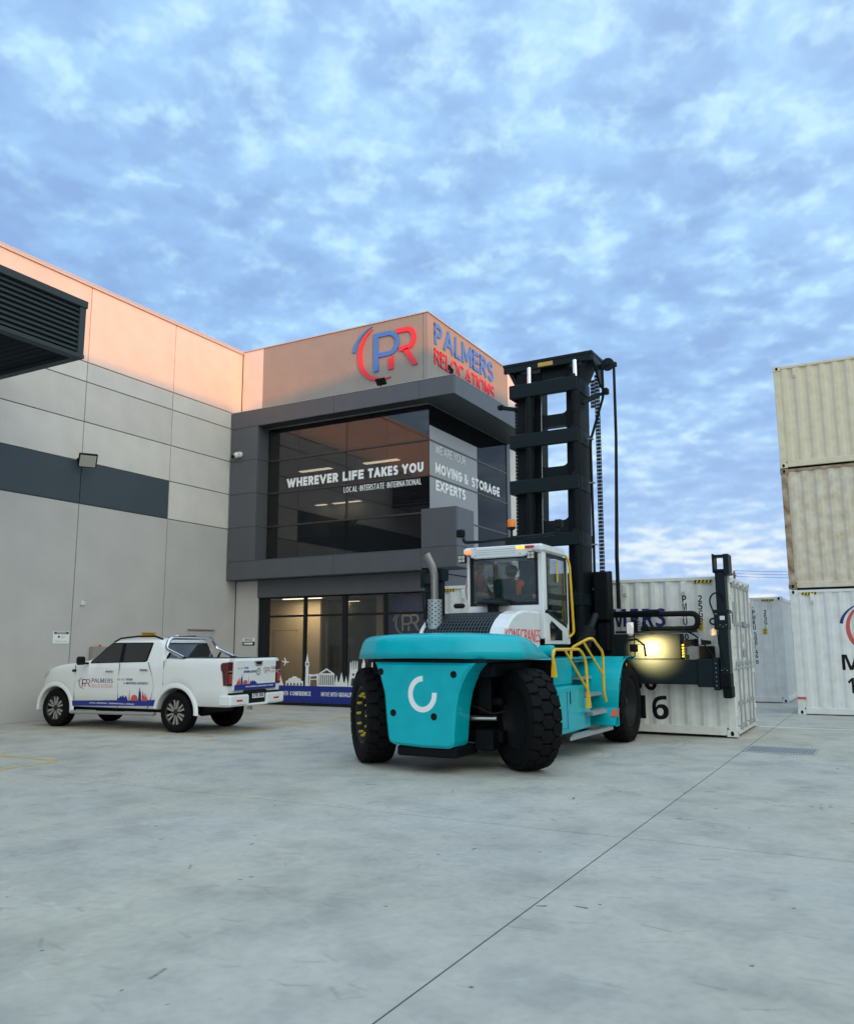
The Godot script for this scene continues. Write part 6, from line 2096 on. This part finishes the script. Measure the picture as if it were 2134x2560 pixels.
# ------------------------------------------------------------------ the pickup
# local frame: x forwards from the rear axle, y up, z from the near side (0) to the far side
func build_pickup():
	var T = thing("pickup_truck", "white double-cab pickup with company decals parked nose to the warehouse wall", "pickup truck", Vector3(-11.88, 0, -11.86), deg_to_rad(183.0))
	var ZW := 1.66
	var arch := func(s: float) -> float:
		var y := 0.42 if s > 0.5 else 0.50
		if s > 3.5: y = 0.36
		for c in [[3.34, 0.455], [0.11, 0.47]]:
			var d: float = absf(s - c[0])
			if d < c[1]: y = maxf(y, 0.37 + sqrt(c[1] * c[1] - d * d))
		return y
	var top := func(s: float) -> float:
		if s < 0.43: return 1.39
		if s < 2.42: return lerpf(1.335, 1.30, (s - 0.43) / 2.0)
		var k := [[2.42, 1.36], [2.66, 1.315], [3.0, 1.285], [3.31, 1.25], [3.55, 1.20], [3.71, 1.135], [3.80, 1.06], [3.86, 0.97], [3.905, 0.80], [3.93, 0.62], [3.90, 0.45]]
		for i in k.size() - 1:
			if s <= k[i + 1][0]: return lerpf(k[i][1], k[i + 1][1], (s - k[i][0]) / (k[i + 1][0] - k[i][0]))
		return 0.62
	var side := func(s: float) -> float:   # how far the flank tucks in
		if s > 3.3: return 0.17 * pow((s - 3.3) / 0.63, 2.2)
		if s < -0.9: return 0.03 * pow((-0.9 - s) / 0.22, 2)
		return 0.0
	var ss := [-1.11, -1.05, -0.95, -0.8, -0.6, -0.45]
	for i in 17: ss.append(0.11 - 0.47 * cos(PI * i / 16.0))
	ss += [0.425, 0.44, 0.62, 0.8, 1.0, 1.3, 1.6, 1.9, 2.2, 2.419, 2.43, 2.56, 2.7, 2.8]
	for i in 17: ss.append(3.34 - 0.455 * cos(PI * i / 16.0))
	ss += [3.85, 3.89, 3.92]
	ss.sort()
	var rings := []
	for s in ss:
		var yb: float = arch.call(s)
		var yt: float = top.call(s)
		var z0: float = side.call(s)
		var cr := 0.0 if s < 2.42 else 0.05
		yb = minf(yb, yt - 0.10)
		var R := []
		var near := [[0.05, yb], [0.015, yb + 0.02], [0.0, lerpf(yb, yt, 0.35)], [0.0, lerpf(yb, yt, 0.68)], [0.012, lerpf(yb, yt, 0.86)], [0.04, yt - 0.022], [0.095, yt], [0.45, yt + cr * 0.8]]
		for q in near: R.append(Vector3(s, q[1], z0 + q[0]))
		for i in range(near.size() - 1, -1, -1): R.append(Vector3(s, near[i][1], ZW - z0 - near[i][0]))
		rings.append(R)
	var b := st()
	loft(b, rings, true, 1, [1, 1, 1, 1, 1, 1, 2, 2, 2, 1, 1, 1, 1, 1, 1, 3])
	obj("body", b, "truck_white", T)
	# cabin
	var cabin := []
	for q in [[1.28, 0.44, 2.54, 0.045], [1.36, 0.45, 2.49, 0.0679], [1.55, 0.52, 2.23, 0.1221], [1.70, 0.60, 2.00, 0.165], [1.755, 0.68, 1.88, 0.21], [1.785, 0.80, 1.74, 0.30], [1.80, 0.98, 1.58, 0.48]]:
		var R := []
		var x0: float = q[1]
		var x1: float = q[2]
		var z: float = q[3]
		for v in [[x0, z + 0.10], [x0 + 0.03, z + 0.03], [x0 + 0.10, z], [x1 - 0.12, z], [x1 - 0.03, z + 0.04], [x1 + 0.01, z + 0.16], [x1 + 0.06, 0.60]]: R.append(Vector3(v[0], q[0], v[1]))
		for i in range(6, -1, -1):
			var v: Vector3 = R[i]
			R.append(Vector3(v.x, v.y, ZW - v.z))
		cabin.append(R)
	var cb := st()
	loft(cb, cabin, true, 1)
	obj("cabin", cb, "truck_white", T)
	var zy := func(y: float) -> float: return lerpf(0.045, 0.165, (y - 1.28) / 0.42)
	for sd in [0, 1]:
		var glass := func(called: String, pts: Array, m: String, off: float):
			var r0 := []
			var r1 := []
			for p in pts:
				var z: float = zy.call(p.y)
				r0.append(Vector3(p.x, p.y, (z + 0.012) if sd == 0 else ZW - z - 0.012))
				r1.append(Vector3(p.x, p.y, (z - off) if sd == 0 else ZW - z + off))
			var s := st()
			loft(s, [r0, r1], true, -1)
			return obj(called, s, m, T)
		glass.call("window_surround", [Vector2(2.45, 1.285), Vector2(2.39, 1.355), Vector2(1.975, 1.685), Vector2(1.91, 1.70), Vector2(0.88, 1.70), Vector2(0.855, 1.685), Vector2(0.91, 1.345), Vector2(0.95, 1.32)], "truck_black", 0.004)
		glass.call("side_window", [Vector2(2.39, 1.30), Vector2(2.36, 1.355), Vector2(1.95, 1.675), Vector2(1.67, 1.682), Vector2(1.635, 1.312)], "truck_glass", 0.007)
		glass.call("side_window", [Vector2(1.53, 1.318), Vector2(1.57, 1.684), Vector2(0.895, 1.684), Vector2(0.945, 1.355), Vector2(0.975, 1.335)], "truck_glass", 0.007)
	var ws := st()
	var wp := func(y: float, x: float, z: float, o: float) -> Array: return [Vector3(x + o, y + o * 0.8, z), Vector3(x + o + 0.045, y + o * 0.8, 0.6), Vector3(x + o + 0.045, y + o * 0.8, ZW - 0.6), Vector3(x + o, y + o * 0.8, ZW - z)]
	var wl := func(o: float) -> Array:
		var top_: Array = wp.call(1.71, 1.985, 0.29, o)
		top_.reverse()
		return wp.call(1.37, 2.475, 0.20, o) + top_
	loft(ws, [wl.call(0.0), wl.call(0.035)], true, -1)
	obj("windscreen", ws, "truck_glass", T)
	var rw := st()
	loft(rw, [[Vector3(0.47, 1.40, 0.19), Vector3(0.47, 1.40, ZW - 0.19), Vector3(0.60, 1.69, ZW - 0.26), Vector3(0.60, 1.69, 0.26)], [Vector3(0.445, 1.40, 0.19), Vector3(0.445, 1.40, ZW - 0.19), Vector3(0.575, 1.69, ZW - 0.26), Vector3(0.575, 1.69, 0.26)]], true, -1)
	obj("rear_window", rw, "truck_glass", T)
	# wheels, arch flares, arch liners
	var wheel := truck_wheel()
	for q in [[3.34, 0.135, 0], [0.11, 0.135, 0], [3.34, ZW - 0.135, 1], [0.11, ZW - 0.135, 1]]:
		var w := wheel.duplicate()
		put(w, "wheel", T)
		w.position = Vector3(q[0], 0.378, q[1])
		w.rotation.y = PI / 2 if q[2] == 0 else -PI / 2
		var fl := st()
		var r0: float = 0.45 if q[0] > 1 else 0.465
		var c := Vector2(q[0], 0.37)
		var a0 := -4.0 if q[0] > 1 else 8.0
		var a1 := 188.0 if q[0] > 1 else 184.0
		var rings2 := []
		var zn := 1.0 if q[2] == 0 else -1.0
		var zb := 0.0 if q[2] == 0 else ZW
		for p in [[0.0, 0.06], [0.0, -0.005], [0.010, -0.015], [0.032, -0.018], [0.065, -0.010], [0.10, 0.012]]:
			var R := []
			for v in arc(c, r0 + p[0], a0, a1, 26): R.append(Vector3(v.x, v.y, zb + zn * p[1]))
			rings2.append(R)
		# strips between neighbouring arcs
		for k in rings2.size() - 1:
			for i in 26:
				fl.set_smooth_group(1 if k > 0 else -1)
				var m := ((rings2[k][i] + rings2[k + 1][i + 1]) / 2 as Vector3)
				var rad := Vector3(m.x - c.x, m.y - c.y, 0).normalized()
				var out: Vector3 = -rad if k == 0 else (Vector3(0, 0, -zn) + rad * (0.2 * (k - 1)))
				poly(fl, [rings2[k][i], rings2[k][i + 1], rings2[k + 1][i + 1], rings2[k + 1][i]], out)
		obj("arch_flare", fl, "truck_white", T)
		var lin := st()
		var lp := arc(c, r0 - 0.004, 0, 180, 18)
		prism(lin, lp, zb + zn * 0.30, zb + zn * 0.31)
		obj("arch_liner", lin, "truck_black", T)
	wheel.free()
	var un := st()
	bx(un, -0.25, 3.7, 0.33, 0.52, 0.35, ZW - 0.35, 0.02)
	obj("underbody", un, "truck_black", T)
	var ax := st()
	cyl(ax, Vector3(0.11, 0.37, 0.2), Vector3(0.11, 0.37, ZW - 0.2), 0.05, 10)
	cyl(ax, Vector3(0.11, 0.37, 0.75), Vector3(0.11, 0.37, 1.0), 0.12, 14, 0.03)
	obj("rear_axle", ax, "truck_black", T)
	for sd in [0, 1]:
		var z := -0.02 if sd == 0 else ZW + 0.02
		var sb := st()
		tube(sb, [Vector3(0.58, 0.335, z), Vector3(2.82, 0.315, z)], 0.035, 10, 1.3)
		obj("side_step", sb, "galv", T)
		var mr := st()
		var zm := -0.20 if sd == 0 else ZW + 0.20
		box(mr, Vector3(2.43, 1.345, zm), Vector3(0.10, 0.17, 0.20), 0.035)
		bar(mr, Vector3(2.43, 1.29, zm), Vector3(2.46, 1.29, zm + (0.22 if sd == 0 else -0.22)), 0.05, 0.04, 0.01)
		obj("door_mirror", mr, "truck_black", T)
		for q in [[1.83, 1.135], [0.92, 1.165]]:
			var hn := st()
			var zz := -0.018 if sd == 0 else ZW + 0.018
			box(hn, Vector3(q[0], q[1], zz), Vector3(0.22, 0.032, 0.03), 0.012)
			obj("door_handle", hn, "chrome", T)
	var vt := st()
	bx(vt, 2.77, 2.89, 1.115, 1.165, -0.008, 0.03, 0.012)
	obj("wing_vent", vt, "truck_black", T)
	# door seams
	for L in [[[2.80, 1.26], [2.80, 0.9], [2.79, 0.44]], [[1.585, 1.30], [1.60, 0.9], [1.585, 0.44]], [[0.84, 1.32], [0.70, 1.02], [0.665, 0.84], [0.72, 0.62], [0.80, 0.44]], [[0.432, 1.36], [0.43, 1.1], [0.43, 0.88]]]:
		var sm := st()
		tube(sm, L.map(func(v): return Vector3(v[0], v[1], 0.0045 if v[1] < 1.15 else 0.010)), 0.006, 6)
		obj("door_seam", sm, "truck_black", T)
	# lights, front end
	for sd in [0, 1]:
		var hl := st()
		loft(hl, [[Vector3(3.60, 1.145, 0.045), Vector3(3.60, 1.06, 0.035), Vector3(3.80, 0.96, 0.09), Vector3(3.80, 1.06, 0.10)], [Vector3(3.62, 1.15, 0.30), Vector3(3.70, 1.06, 0.30), Vector3(3.89, 0.95, 0.30), Vector3(3.83, 1.07, 0.30)]].map(func(R): return R.map(func(v): return v if sd == 0 else Vector3(v.x, v.y, ZW - v.z))), true, -1)
		obj("headlight", hl, "lens", T)
		var tl := st()
		var z0 := -0.008 if sd == 0 else ZW + 0.008
		var z1 := 0.165 if sd == 0 else ZW - 0.165
		prism(tl, [Vector2(-1.125, 0.885), Vector2(-1.02, 0.89), Vector2(-0.99, 1.12), Vector2(-0.955, 1.18), Vector2(-0.945, 1.27), Vector2(-0.98, 1.31), Vector2(-1.135, 1.325)], z0, z1, "xy", 0.02)
		var L = obj("tail_light", tl, "tail_red", T)
		var tb := st()
		var zc := lerpf(z0, z1, 0.5)
		bx(tb, -1.138, -1.13, 0.95, 1.08, zc - 0.035, zc + 0.035, 0.003)
		obj("lamp_lens", tb, "tail_bright", L)
		for yy in [[1.14, 1.158]]:
			var tr := st()
			bx(tr, -1.14, -1.13, yy[0], yy[1], zc - 0.06, zc + 0.06, 0.002)
			obj("lamp_bar", tr, "chrome", L)
		var fr := st()
		for e in [[0.935, 0.948, -0.042, 0.042], [1.082, 1.095, -0.042, 0.042], [0.948, 1.082, -0.042, -0.036], [0.948, 1.082, 0.036, 0.042]]: bx(fr, -1.141, -1.13, e[0], e[1], zc + e[2], zc + e[3], 0.001)
		obj("lamp_rim", fr, "chrome", L)
	# tailgate and bumper
	var tg := st()
	loft(tg, [[Vector3(-1.09, 0.80, 0.18), Vector3(-1.09, 0.80, ZW - 0.18), Vector3(-1.09, 1.392, ZW - 0.18), Vector3(-1.09, 1.392, 0.18)], [Vector3(-1.125, 0.80, 0.185), Vector3(-1.125, 0.80, ZW - 0.185), Vector3(-1.13, 1.385, ZW - 0.185), Vector3(-1.13, 1.385, 0.185)], [Vector3(-1.14, 0.815, 0.20), Vector3(-1.14, 0.815, ZW - 0.20), Vector3(-1.15, 1.34, ZW - 0.20), Vector3(-1.15, 1.34, 0.20)]], true, -1)
	var G = obj("tailgate", tg, "truck_white", T)
	var hd := st()
	prism(hd, [Vector2(0.76, 1.335), Vector2(1.03, 1.335), Vector2(0.99, 1.245), Vector2(0.80, 1.245)], -1.152, -1.165, "zy", 0.006)
	obj("handle", hd, "chrome", G)
	var hd2 := st()
	prism(hd2, [Vector2(0.80, 1.322), Vector2(0.99, 1.322), Vector2(0.965, 1.27), Vector2(0.825, 1.27)], -1.160, -1.1665, "zy")
	obj("handle_recess", hd2, "black", G)
	var bd := st()
	prism(bd, ribbon(arc(Vector2(0.90, 1.135), 0.058, 0, 352, 24), 0.022), -1.148, -1.156, "zy")
	prism(bd, arc(Vector2(0.90, 1.135), 0.02, 0, 340, 12), -1.148, -1.156, "zy")
	obj("badge", bd, "chrome", G)
	var gs := st()
	prism(gs, [Vector2(0.19, 0.805), Vector2(ZW - 0.19, 0.805), Vector2(ZW - 0.19, 0.90), Vector2(0.19, 0.90)], -1.1435, -1.1465, "zy")
	obj("decal_strip", gs, "vinyl_blue", G)
	var bm := st()
	for q in [[-0.01, 0.56], [ZW - 0.56, ZW + 0.01]]: bx(bm, -1.22, -0.93, 0.515, 0.72, q[0], q[1], 0.03)
	bx(bm, -1.21, -1.0, 0.50, 0.545, 0.5, ZW - 0.5, 0.015)
	obj("rear_bumper", bm, "truck_white", T)
	var bk := st()
	bx(bk, -1.17, -1.0, 0.53, 0.79, 0.50, ZW - 0.50, 0.02)
	bx(bk, -1.20, -1.0, 0.722, 0.755, 0.05, ZW - 0.05, 0.01)
	obj("bumper_step", bk, "truck_black", T)
	for z in [0.26, ZW - 0.26]:
		var rf := st()
		bx(rf, -1.226, -1.215, 0.595, 0.63, z - 0.085, z + 0.085, 0.003)
		obj("reflector", rf, "tail_bright", T)
	var np := st()
	bx(np, -1.192, -1.182, 0.635, 0.745, 0.68, 1.05, 0.003)
	var N = obj("number_plate", np, "vinyl_white", T)
	obj("lettering", letters("EYR·38K", 0.32, 0.075, face(Vector3(-1.192, 0.652, 0.705), Vector3(0, 0, 1)), true, 0.002), "black", N)
	# tonneau, sports bar, roof rails, aerial
	var tn := st()
	bx(tn, -1.05, 0.36, 1.384, 1.394, 0.12, ZW - 0.12, 0.003)
	obj("tonneau_cover", tn, "truck_black", T)
	var bar_ := st()
	tube(bar_, bend([Vector3(0.0, 1.40, 0.075), Vector3(0.47, 1.575, 0.085), Vector3(0.50, 1.785, 0.22), Vector3(0.50, 1.785, ZW - 0.22), Vector3(0.47, 1.575, ZW - 0.085), Vector3(0.0, 1.40, ZW - 0.075)], 0.10, 6), 0.036, 12)
	var SB = obj("sports_bar", bar_, "chrome", T)
	for z in [0.085, ZW - 0.085]:
		var br := st()
		bar(br, Vector3(0.42, 1.39, z), Vector3(0.33, 1.53, z), 0.05, 0.03, 0.006)
		bx(br, -0.05, 0.08, 1.39, 1.41, z - 0.045, z + 0.045, 0.006)
		obj("bar_foot", br, "truck_black", SB)
	for z in [0.245, ZW - 0.245]:
		var rr := st()
		tube(rr, [Vector3(1.98, 1.725, z - 0.01), Vector3(1.82, 1.79, z), Vector3(1.35, 1.825, z), Vector3(0.92, 1.825, z), Vector3(0.70, 1.765, z)], [0.014, 0.017, 0.017, 0.02, 0.018], 8)
		obj("roof_rail", rr, "truck_black", T)
	var fn := st()
	prism(fn, [Vector2(0.84, 1.785), Vector2(1.08, 1.80), Vector2(0.88, 1.855), Vector2(0.85, 1.855)], ZW / 2 - 0.015, ZW / 2 + 0.015, "xy", 0.006)
	obj("aerial_fin", fn, "truck_white", T)
	# printed decals on the flank (z = 0 plane)
	var rt := Vector3(-1, 0, 0)
	var zd := -0.0005
	var sp := st()
	prism(sp, [Vector2(2.87, 0.435), Vector2(2.87, 0.535), Vector2(0.545, 0.60), Vector2(0.585, 0.485)], 0.004, zd - 0.002)
	obj("decal_strip", sp, "vinyl_blue", T)
	var dec := func(text: String, x: float, y: float, w: float, h: float, m: String, bold := true):
		obj("lettering", letters(text, w, h, face(Vector3(x, y, zd), rt), bold, 0.003), m, T)
	dec.call("LOCAL | INTERSTATE | INTERNATIONAL | STORAGE", 2.34, 0.488, 1.20, 0.032, "vinyl_white")
	dec.call("PALMERS", 2.31, 0.905, 0.575, 0.085, "letter_navy", false)
	dec.call("RELOCATIONS", 2.31, 0.805, 0.575, 0.07, "print_rose", false)
	dec.call("WE ARE", 1.62, 0.958, 0.20, 0.04, "print_grey")
	dec.call("YOUR", 1.39, 0.958, 0.18, 0.042, "letter_navy")
	dec.call("MOVING EXPERTS", 1.38, 0.885, 0.57, 0.045, "letter_navy")
	var ar := st()
	prism(ar, [Vector2(1.44, 0.888), Vector2(1.44, 0.925), Vector2(1.405, 0.906)], 0.003, zd - 0.002)
	obj("decal_arrow", ar, "letter_navy", T)
	var dl := st()
	bx(dl, 2.345, 2.35, 0.79, 1.0, zd - 0.002, 0.003)
	obj("decal_line", dl, "print_grey", T)
	var lg := Node3D.new()
	put(lg, "decal_logo", T)
	lg.position = Vector3(2.70, 0.785, zd)
	lg.rotation.y = PI
	logo_local(lg, Transform3D(Basis.IDENTITY.scaled(Vector3(0.165, 0.135, 0.04)), Vector3.ZERO))
	city(T, 1.60, 0.573, 0.80, 1.0, false)
	# and on the tailgate (x = -1.145 plane)
	var rz := Vector3(0, 0, 1)
	var dect := func(text: String, z: float, y: float, w: float, h: float, m: String, bold := true):
		obj("lettering", letters(text, w, h, face(Vector3(-1.146, y, z), rz), bold, 0.004), m, G)
	dect.call("WE ARE", 0.26, 1.185, 0.17, 0.035, "print_grey")
	dect.call("YOUR", 0.46, 1.187, 0.13, 0.038, "letter_navy")
	dect.call("MOVING EXPERTS", 0.45, 1.115, 0.40, 0.042, "letter_navy")
	dect.call("PALMERS", 1.31, 1.165, 0.25, 0.055, "letter_navy", false)
	dect.call("RELOCATIONS", 1.31, 1.10, 0.25, 0.042, "print_rose", false)
	obj("lettering", letters("LOCAL | INTERSTATE | INTERNATIONAL | STORAGE", 0.86, 0.03, face(Vector3(-1.1465, 0.838, 0.52), rz), true, 0.003), "vinyl_white", G)
	var lg2 := Node3D.new()
	put(lg2, "decal_logo", G)
	lg2.position = Vector3(-1.147, 1.085, 1.06)
	lg2.rotation.y = -PI / 2
	logo_local(lg2, Transform3D(Basis.IDENTITY.scaled(Vector3(0.105, 0.085, 0.05)), Vector3.ZERO))
	city(G, 0.24, 0.902, 0.62, 0.72, true)

func city(parent, a: float, y: float, w: float, k: float, gate: bool):   # a small red and blue skyline print
	var shapes := [["vinyl_blue", [[0, 0], [0.02, 0.05], [0.05, 0.04], [0.09, 0.09], [0.12, 0.06], [0.16, 0.11], [0.19, 0.05], [0.24, 0.10], [0.28, 0.0]]],
		["print_rose", [[0.29, 0], [0.315, 0.12], [0.325, 0.22], [0.335, 0.12], [0.35, 0]]],
		["print_red", [[0.37, 0], [0.38, 0.07], [0.41, 0.11], [0.46, 0.12], [0.51, 0.10], [0.54, 0.05], [0.54, 0]]],
		["letter_navy", [[0.56, 0], [0.57, 0.17], [0.585, 0.28], [0.60, 0.20], [0.625, 0.16], [0.63, 0]]],
		["print_red", [[0.65, 0], [0.66, 0.13], [0.67, 0.21], [0.685, 0.12], [0.70, 0.08], [0.71, 0.17], [0.725, 0.08], [0.74, 0.06], [0.755, 0.15], [0.77, 0.07], [0.79, 0.05], [0.80, 0]]]]
	for q in shapes:
		var p := []
		for v in q[1]:
			var u: float = v[0] / 0.8
			if gate: u = 1.0 - u
			p.append(Vector2(a + u * w if gate else a - u * w, y + v[1] * k * 0.95))
		var s := st()
		if gate: prism(s, p, -1.138, -1.149, "zy")
		else: prism(s, p, 0.003, -0.0028)
		obj("decal_skyline", s, q[0], parent)

func truck_wheel() -> Node3D:   # axis x, outside towards +x
	var n := Node3D.new()
	n.name = "wheel"
	var X := Transform3D(Basis(Vector3.BACK, -PI / 2), Vector3.ZERO)
	var t := st()
	lathe(t, [Vector2(0.245, -0.10), Vector2(0.27, -0.125), Vector2(0.33, -0.132), Vector2(0.362, -0.112), Vector2(0.372, -0.08), Vector2(0.372, 0.08), Vector2(0.362, 0.112), Vector2(0.33, 0.132), Vector2(0.27, 0.125), Vector2(0.245, 0.10)], 40, X, 1)
	obj("tyre", t, "rubber", n)
	var tr := st()
	for row in [-0.075, -0.025, 0.025, 0.075]:
		for k in 44:
			var a := TAU * (k + (0.5 if absf(row) < 0.05 else 0.0)) / 44
			var B := Basis(Vector3.RIGHT, a)
			box(tr, B * Vector3(0, 0.374, 0) + Vector3(row, 0, 0), Vector3(0.040, 0.012, 0.040), 0.003, B)
	tag(obj("tread", tr, "rubber", n), "", "", "", "stuff")
	var r := st()
	lathe(r, [Vector2(0.245, 0.118), Vector2(0.235, 0.118), Vector2(0.222, 0.07), Vector2(0.21, -0.05), Vector2(0.0, -0.05)], 32, X, 1)
	lathe(r, [Vector2(0.250, 0.105), Vector2(0.246, 0.12), Vector2(0.236, 0.12)], 32, X, 100)
	obj("rim", r, "rim_black", n)
	for k in 6:
		for e in [-1.0, 1.0]:
			var s := st()
			var B := Basis(Vector3.RIGHT, TAU * k / 6.0)
			var q := [[0.05, 0.0], [0.075, 0.03], [0.235, 0.070], [0.238, 0.028], [0.12, 0.012]]
			var r0 := []
			var r1 := []
			for v in q:
				r0.append(B * Vector3(0.055, v[0], v[1] * e)); r1.append(B * Vector3(0.10, v[0], v[1] * e))
			loft(s, [r0, r1], true, -1)
			obj("spoke", s, "rim_silver", n)
	var h := st()
	cyl(h, Vector3(0.04, 0, 0), Vector3(0.112, 0, 0), 0.052, 20, 0.008)
	obj("hub_cap", h, "rim_black", n)
	return n

func build_small_things():
	var c = thing("security_camera", "small white dome camera on the dark cladding pier", "camera", Vector3(-16.3, 7.17, -18.29))
	var s := st()
	cyl(s, Vector3(-16.27, 7.20, -18.29), Vector3(-16.27, 7.20, -18.20), 0.085, 20, 0.012)
	piece("bracket", s, "white_plastic", c)
	var b := st()
	lathe(b, [Vector2(0.085, 0.0), Vector2(0.085, 0.06), Vector2(0.07, 0.10), Vector2(0.0, 0.115)], 20, along(Vector3(-16.30, 7.19, -18.20), Vector3(-16.42, 7.12, -18.06)), 1)
	piece("housing", b, "white_plastic", c)
	var d := st()
	cyl(d, Vector3(-16.375, 7.135, -18.11), Vector3(-16.42, 7.105, -18.055), 0.055, 16, 0.02)
	piece("lens", d, "black", c)
	for q in [["small black floodlight on the fascia top under the round logo", Vector3(-11.46, 8.522, -18.36), 0.0], ["small black floodlight on the fascia corner in front of the red side letters", Vector3(-9.36, 8.522, -18.40), -62.0]]:
		var f = thing("spotlight", q[0], "floodlight", q[1], deg_to_rad(q[2]), "floodlights on the fascia")
		var k := st()
		bar(k, Vector3(0, 0, 0), Vector3(0, 0.11, 0), 0.05, 0.02, 0.003)
		bx(k, -0.06, 0.06, 0.0, 0.012, -0.04, 0.04, 0.003)
		obj("bracket", k, "black", f)
		var h := st()
		var B := Basis(Vector3.RIGHT, deg_to_rad(40))
		box(h, Vector3(0, 0.17, 0), Vector3(0.30, 0.20, 0.05), 0.01, B)
		obj("housing", h, "black", f)
		var l := st()
		box(l, Vector3(0, 0.17, 0) + B * Vector3(0, 0, -0.027), Vector3(0.26, 0.16, 0.005), 0.002, B)
		obj("lens", l, "lens", f)
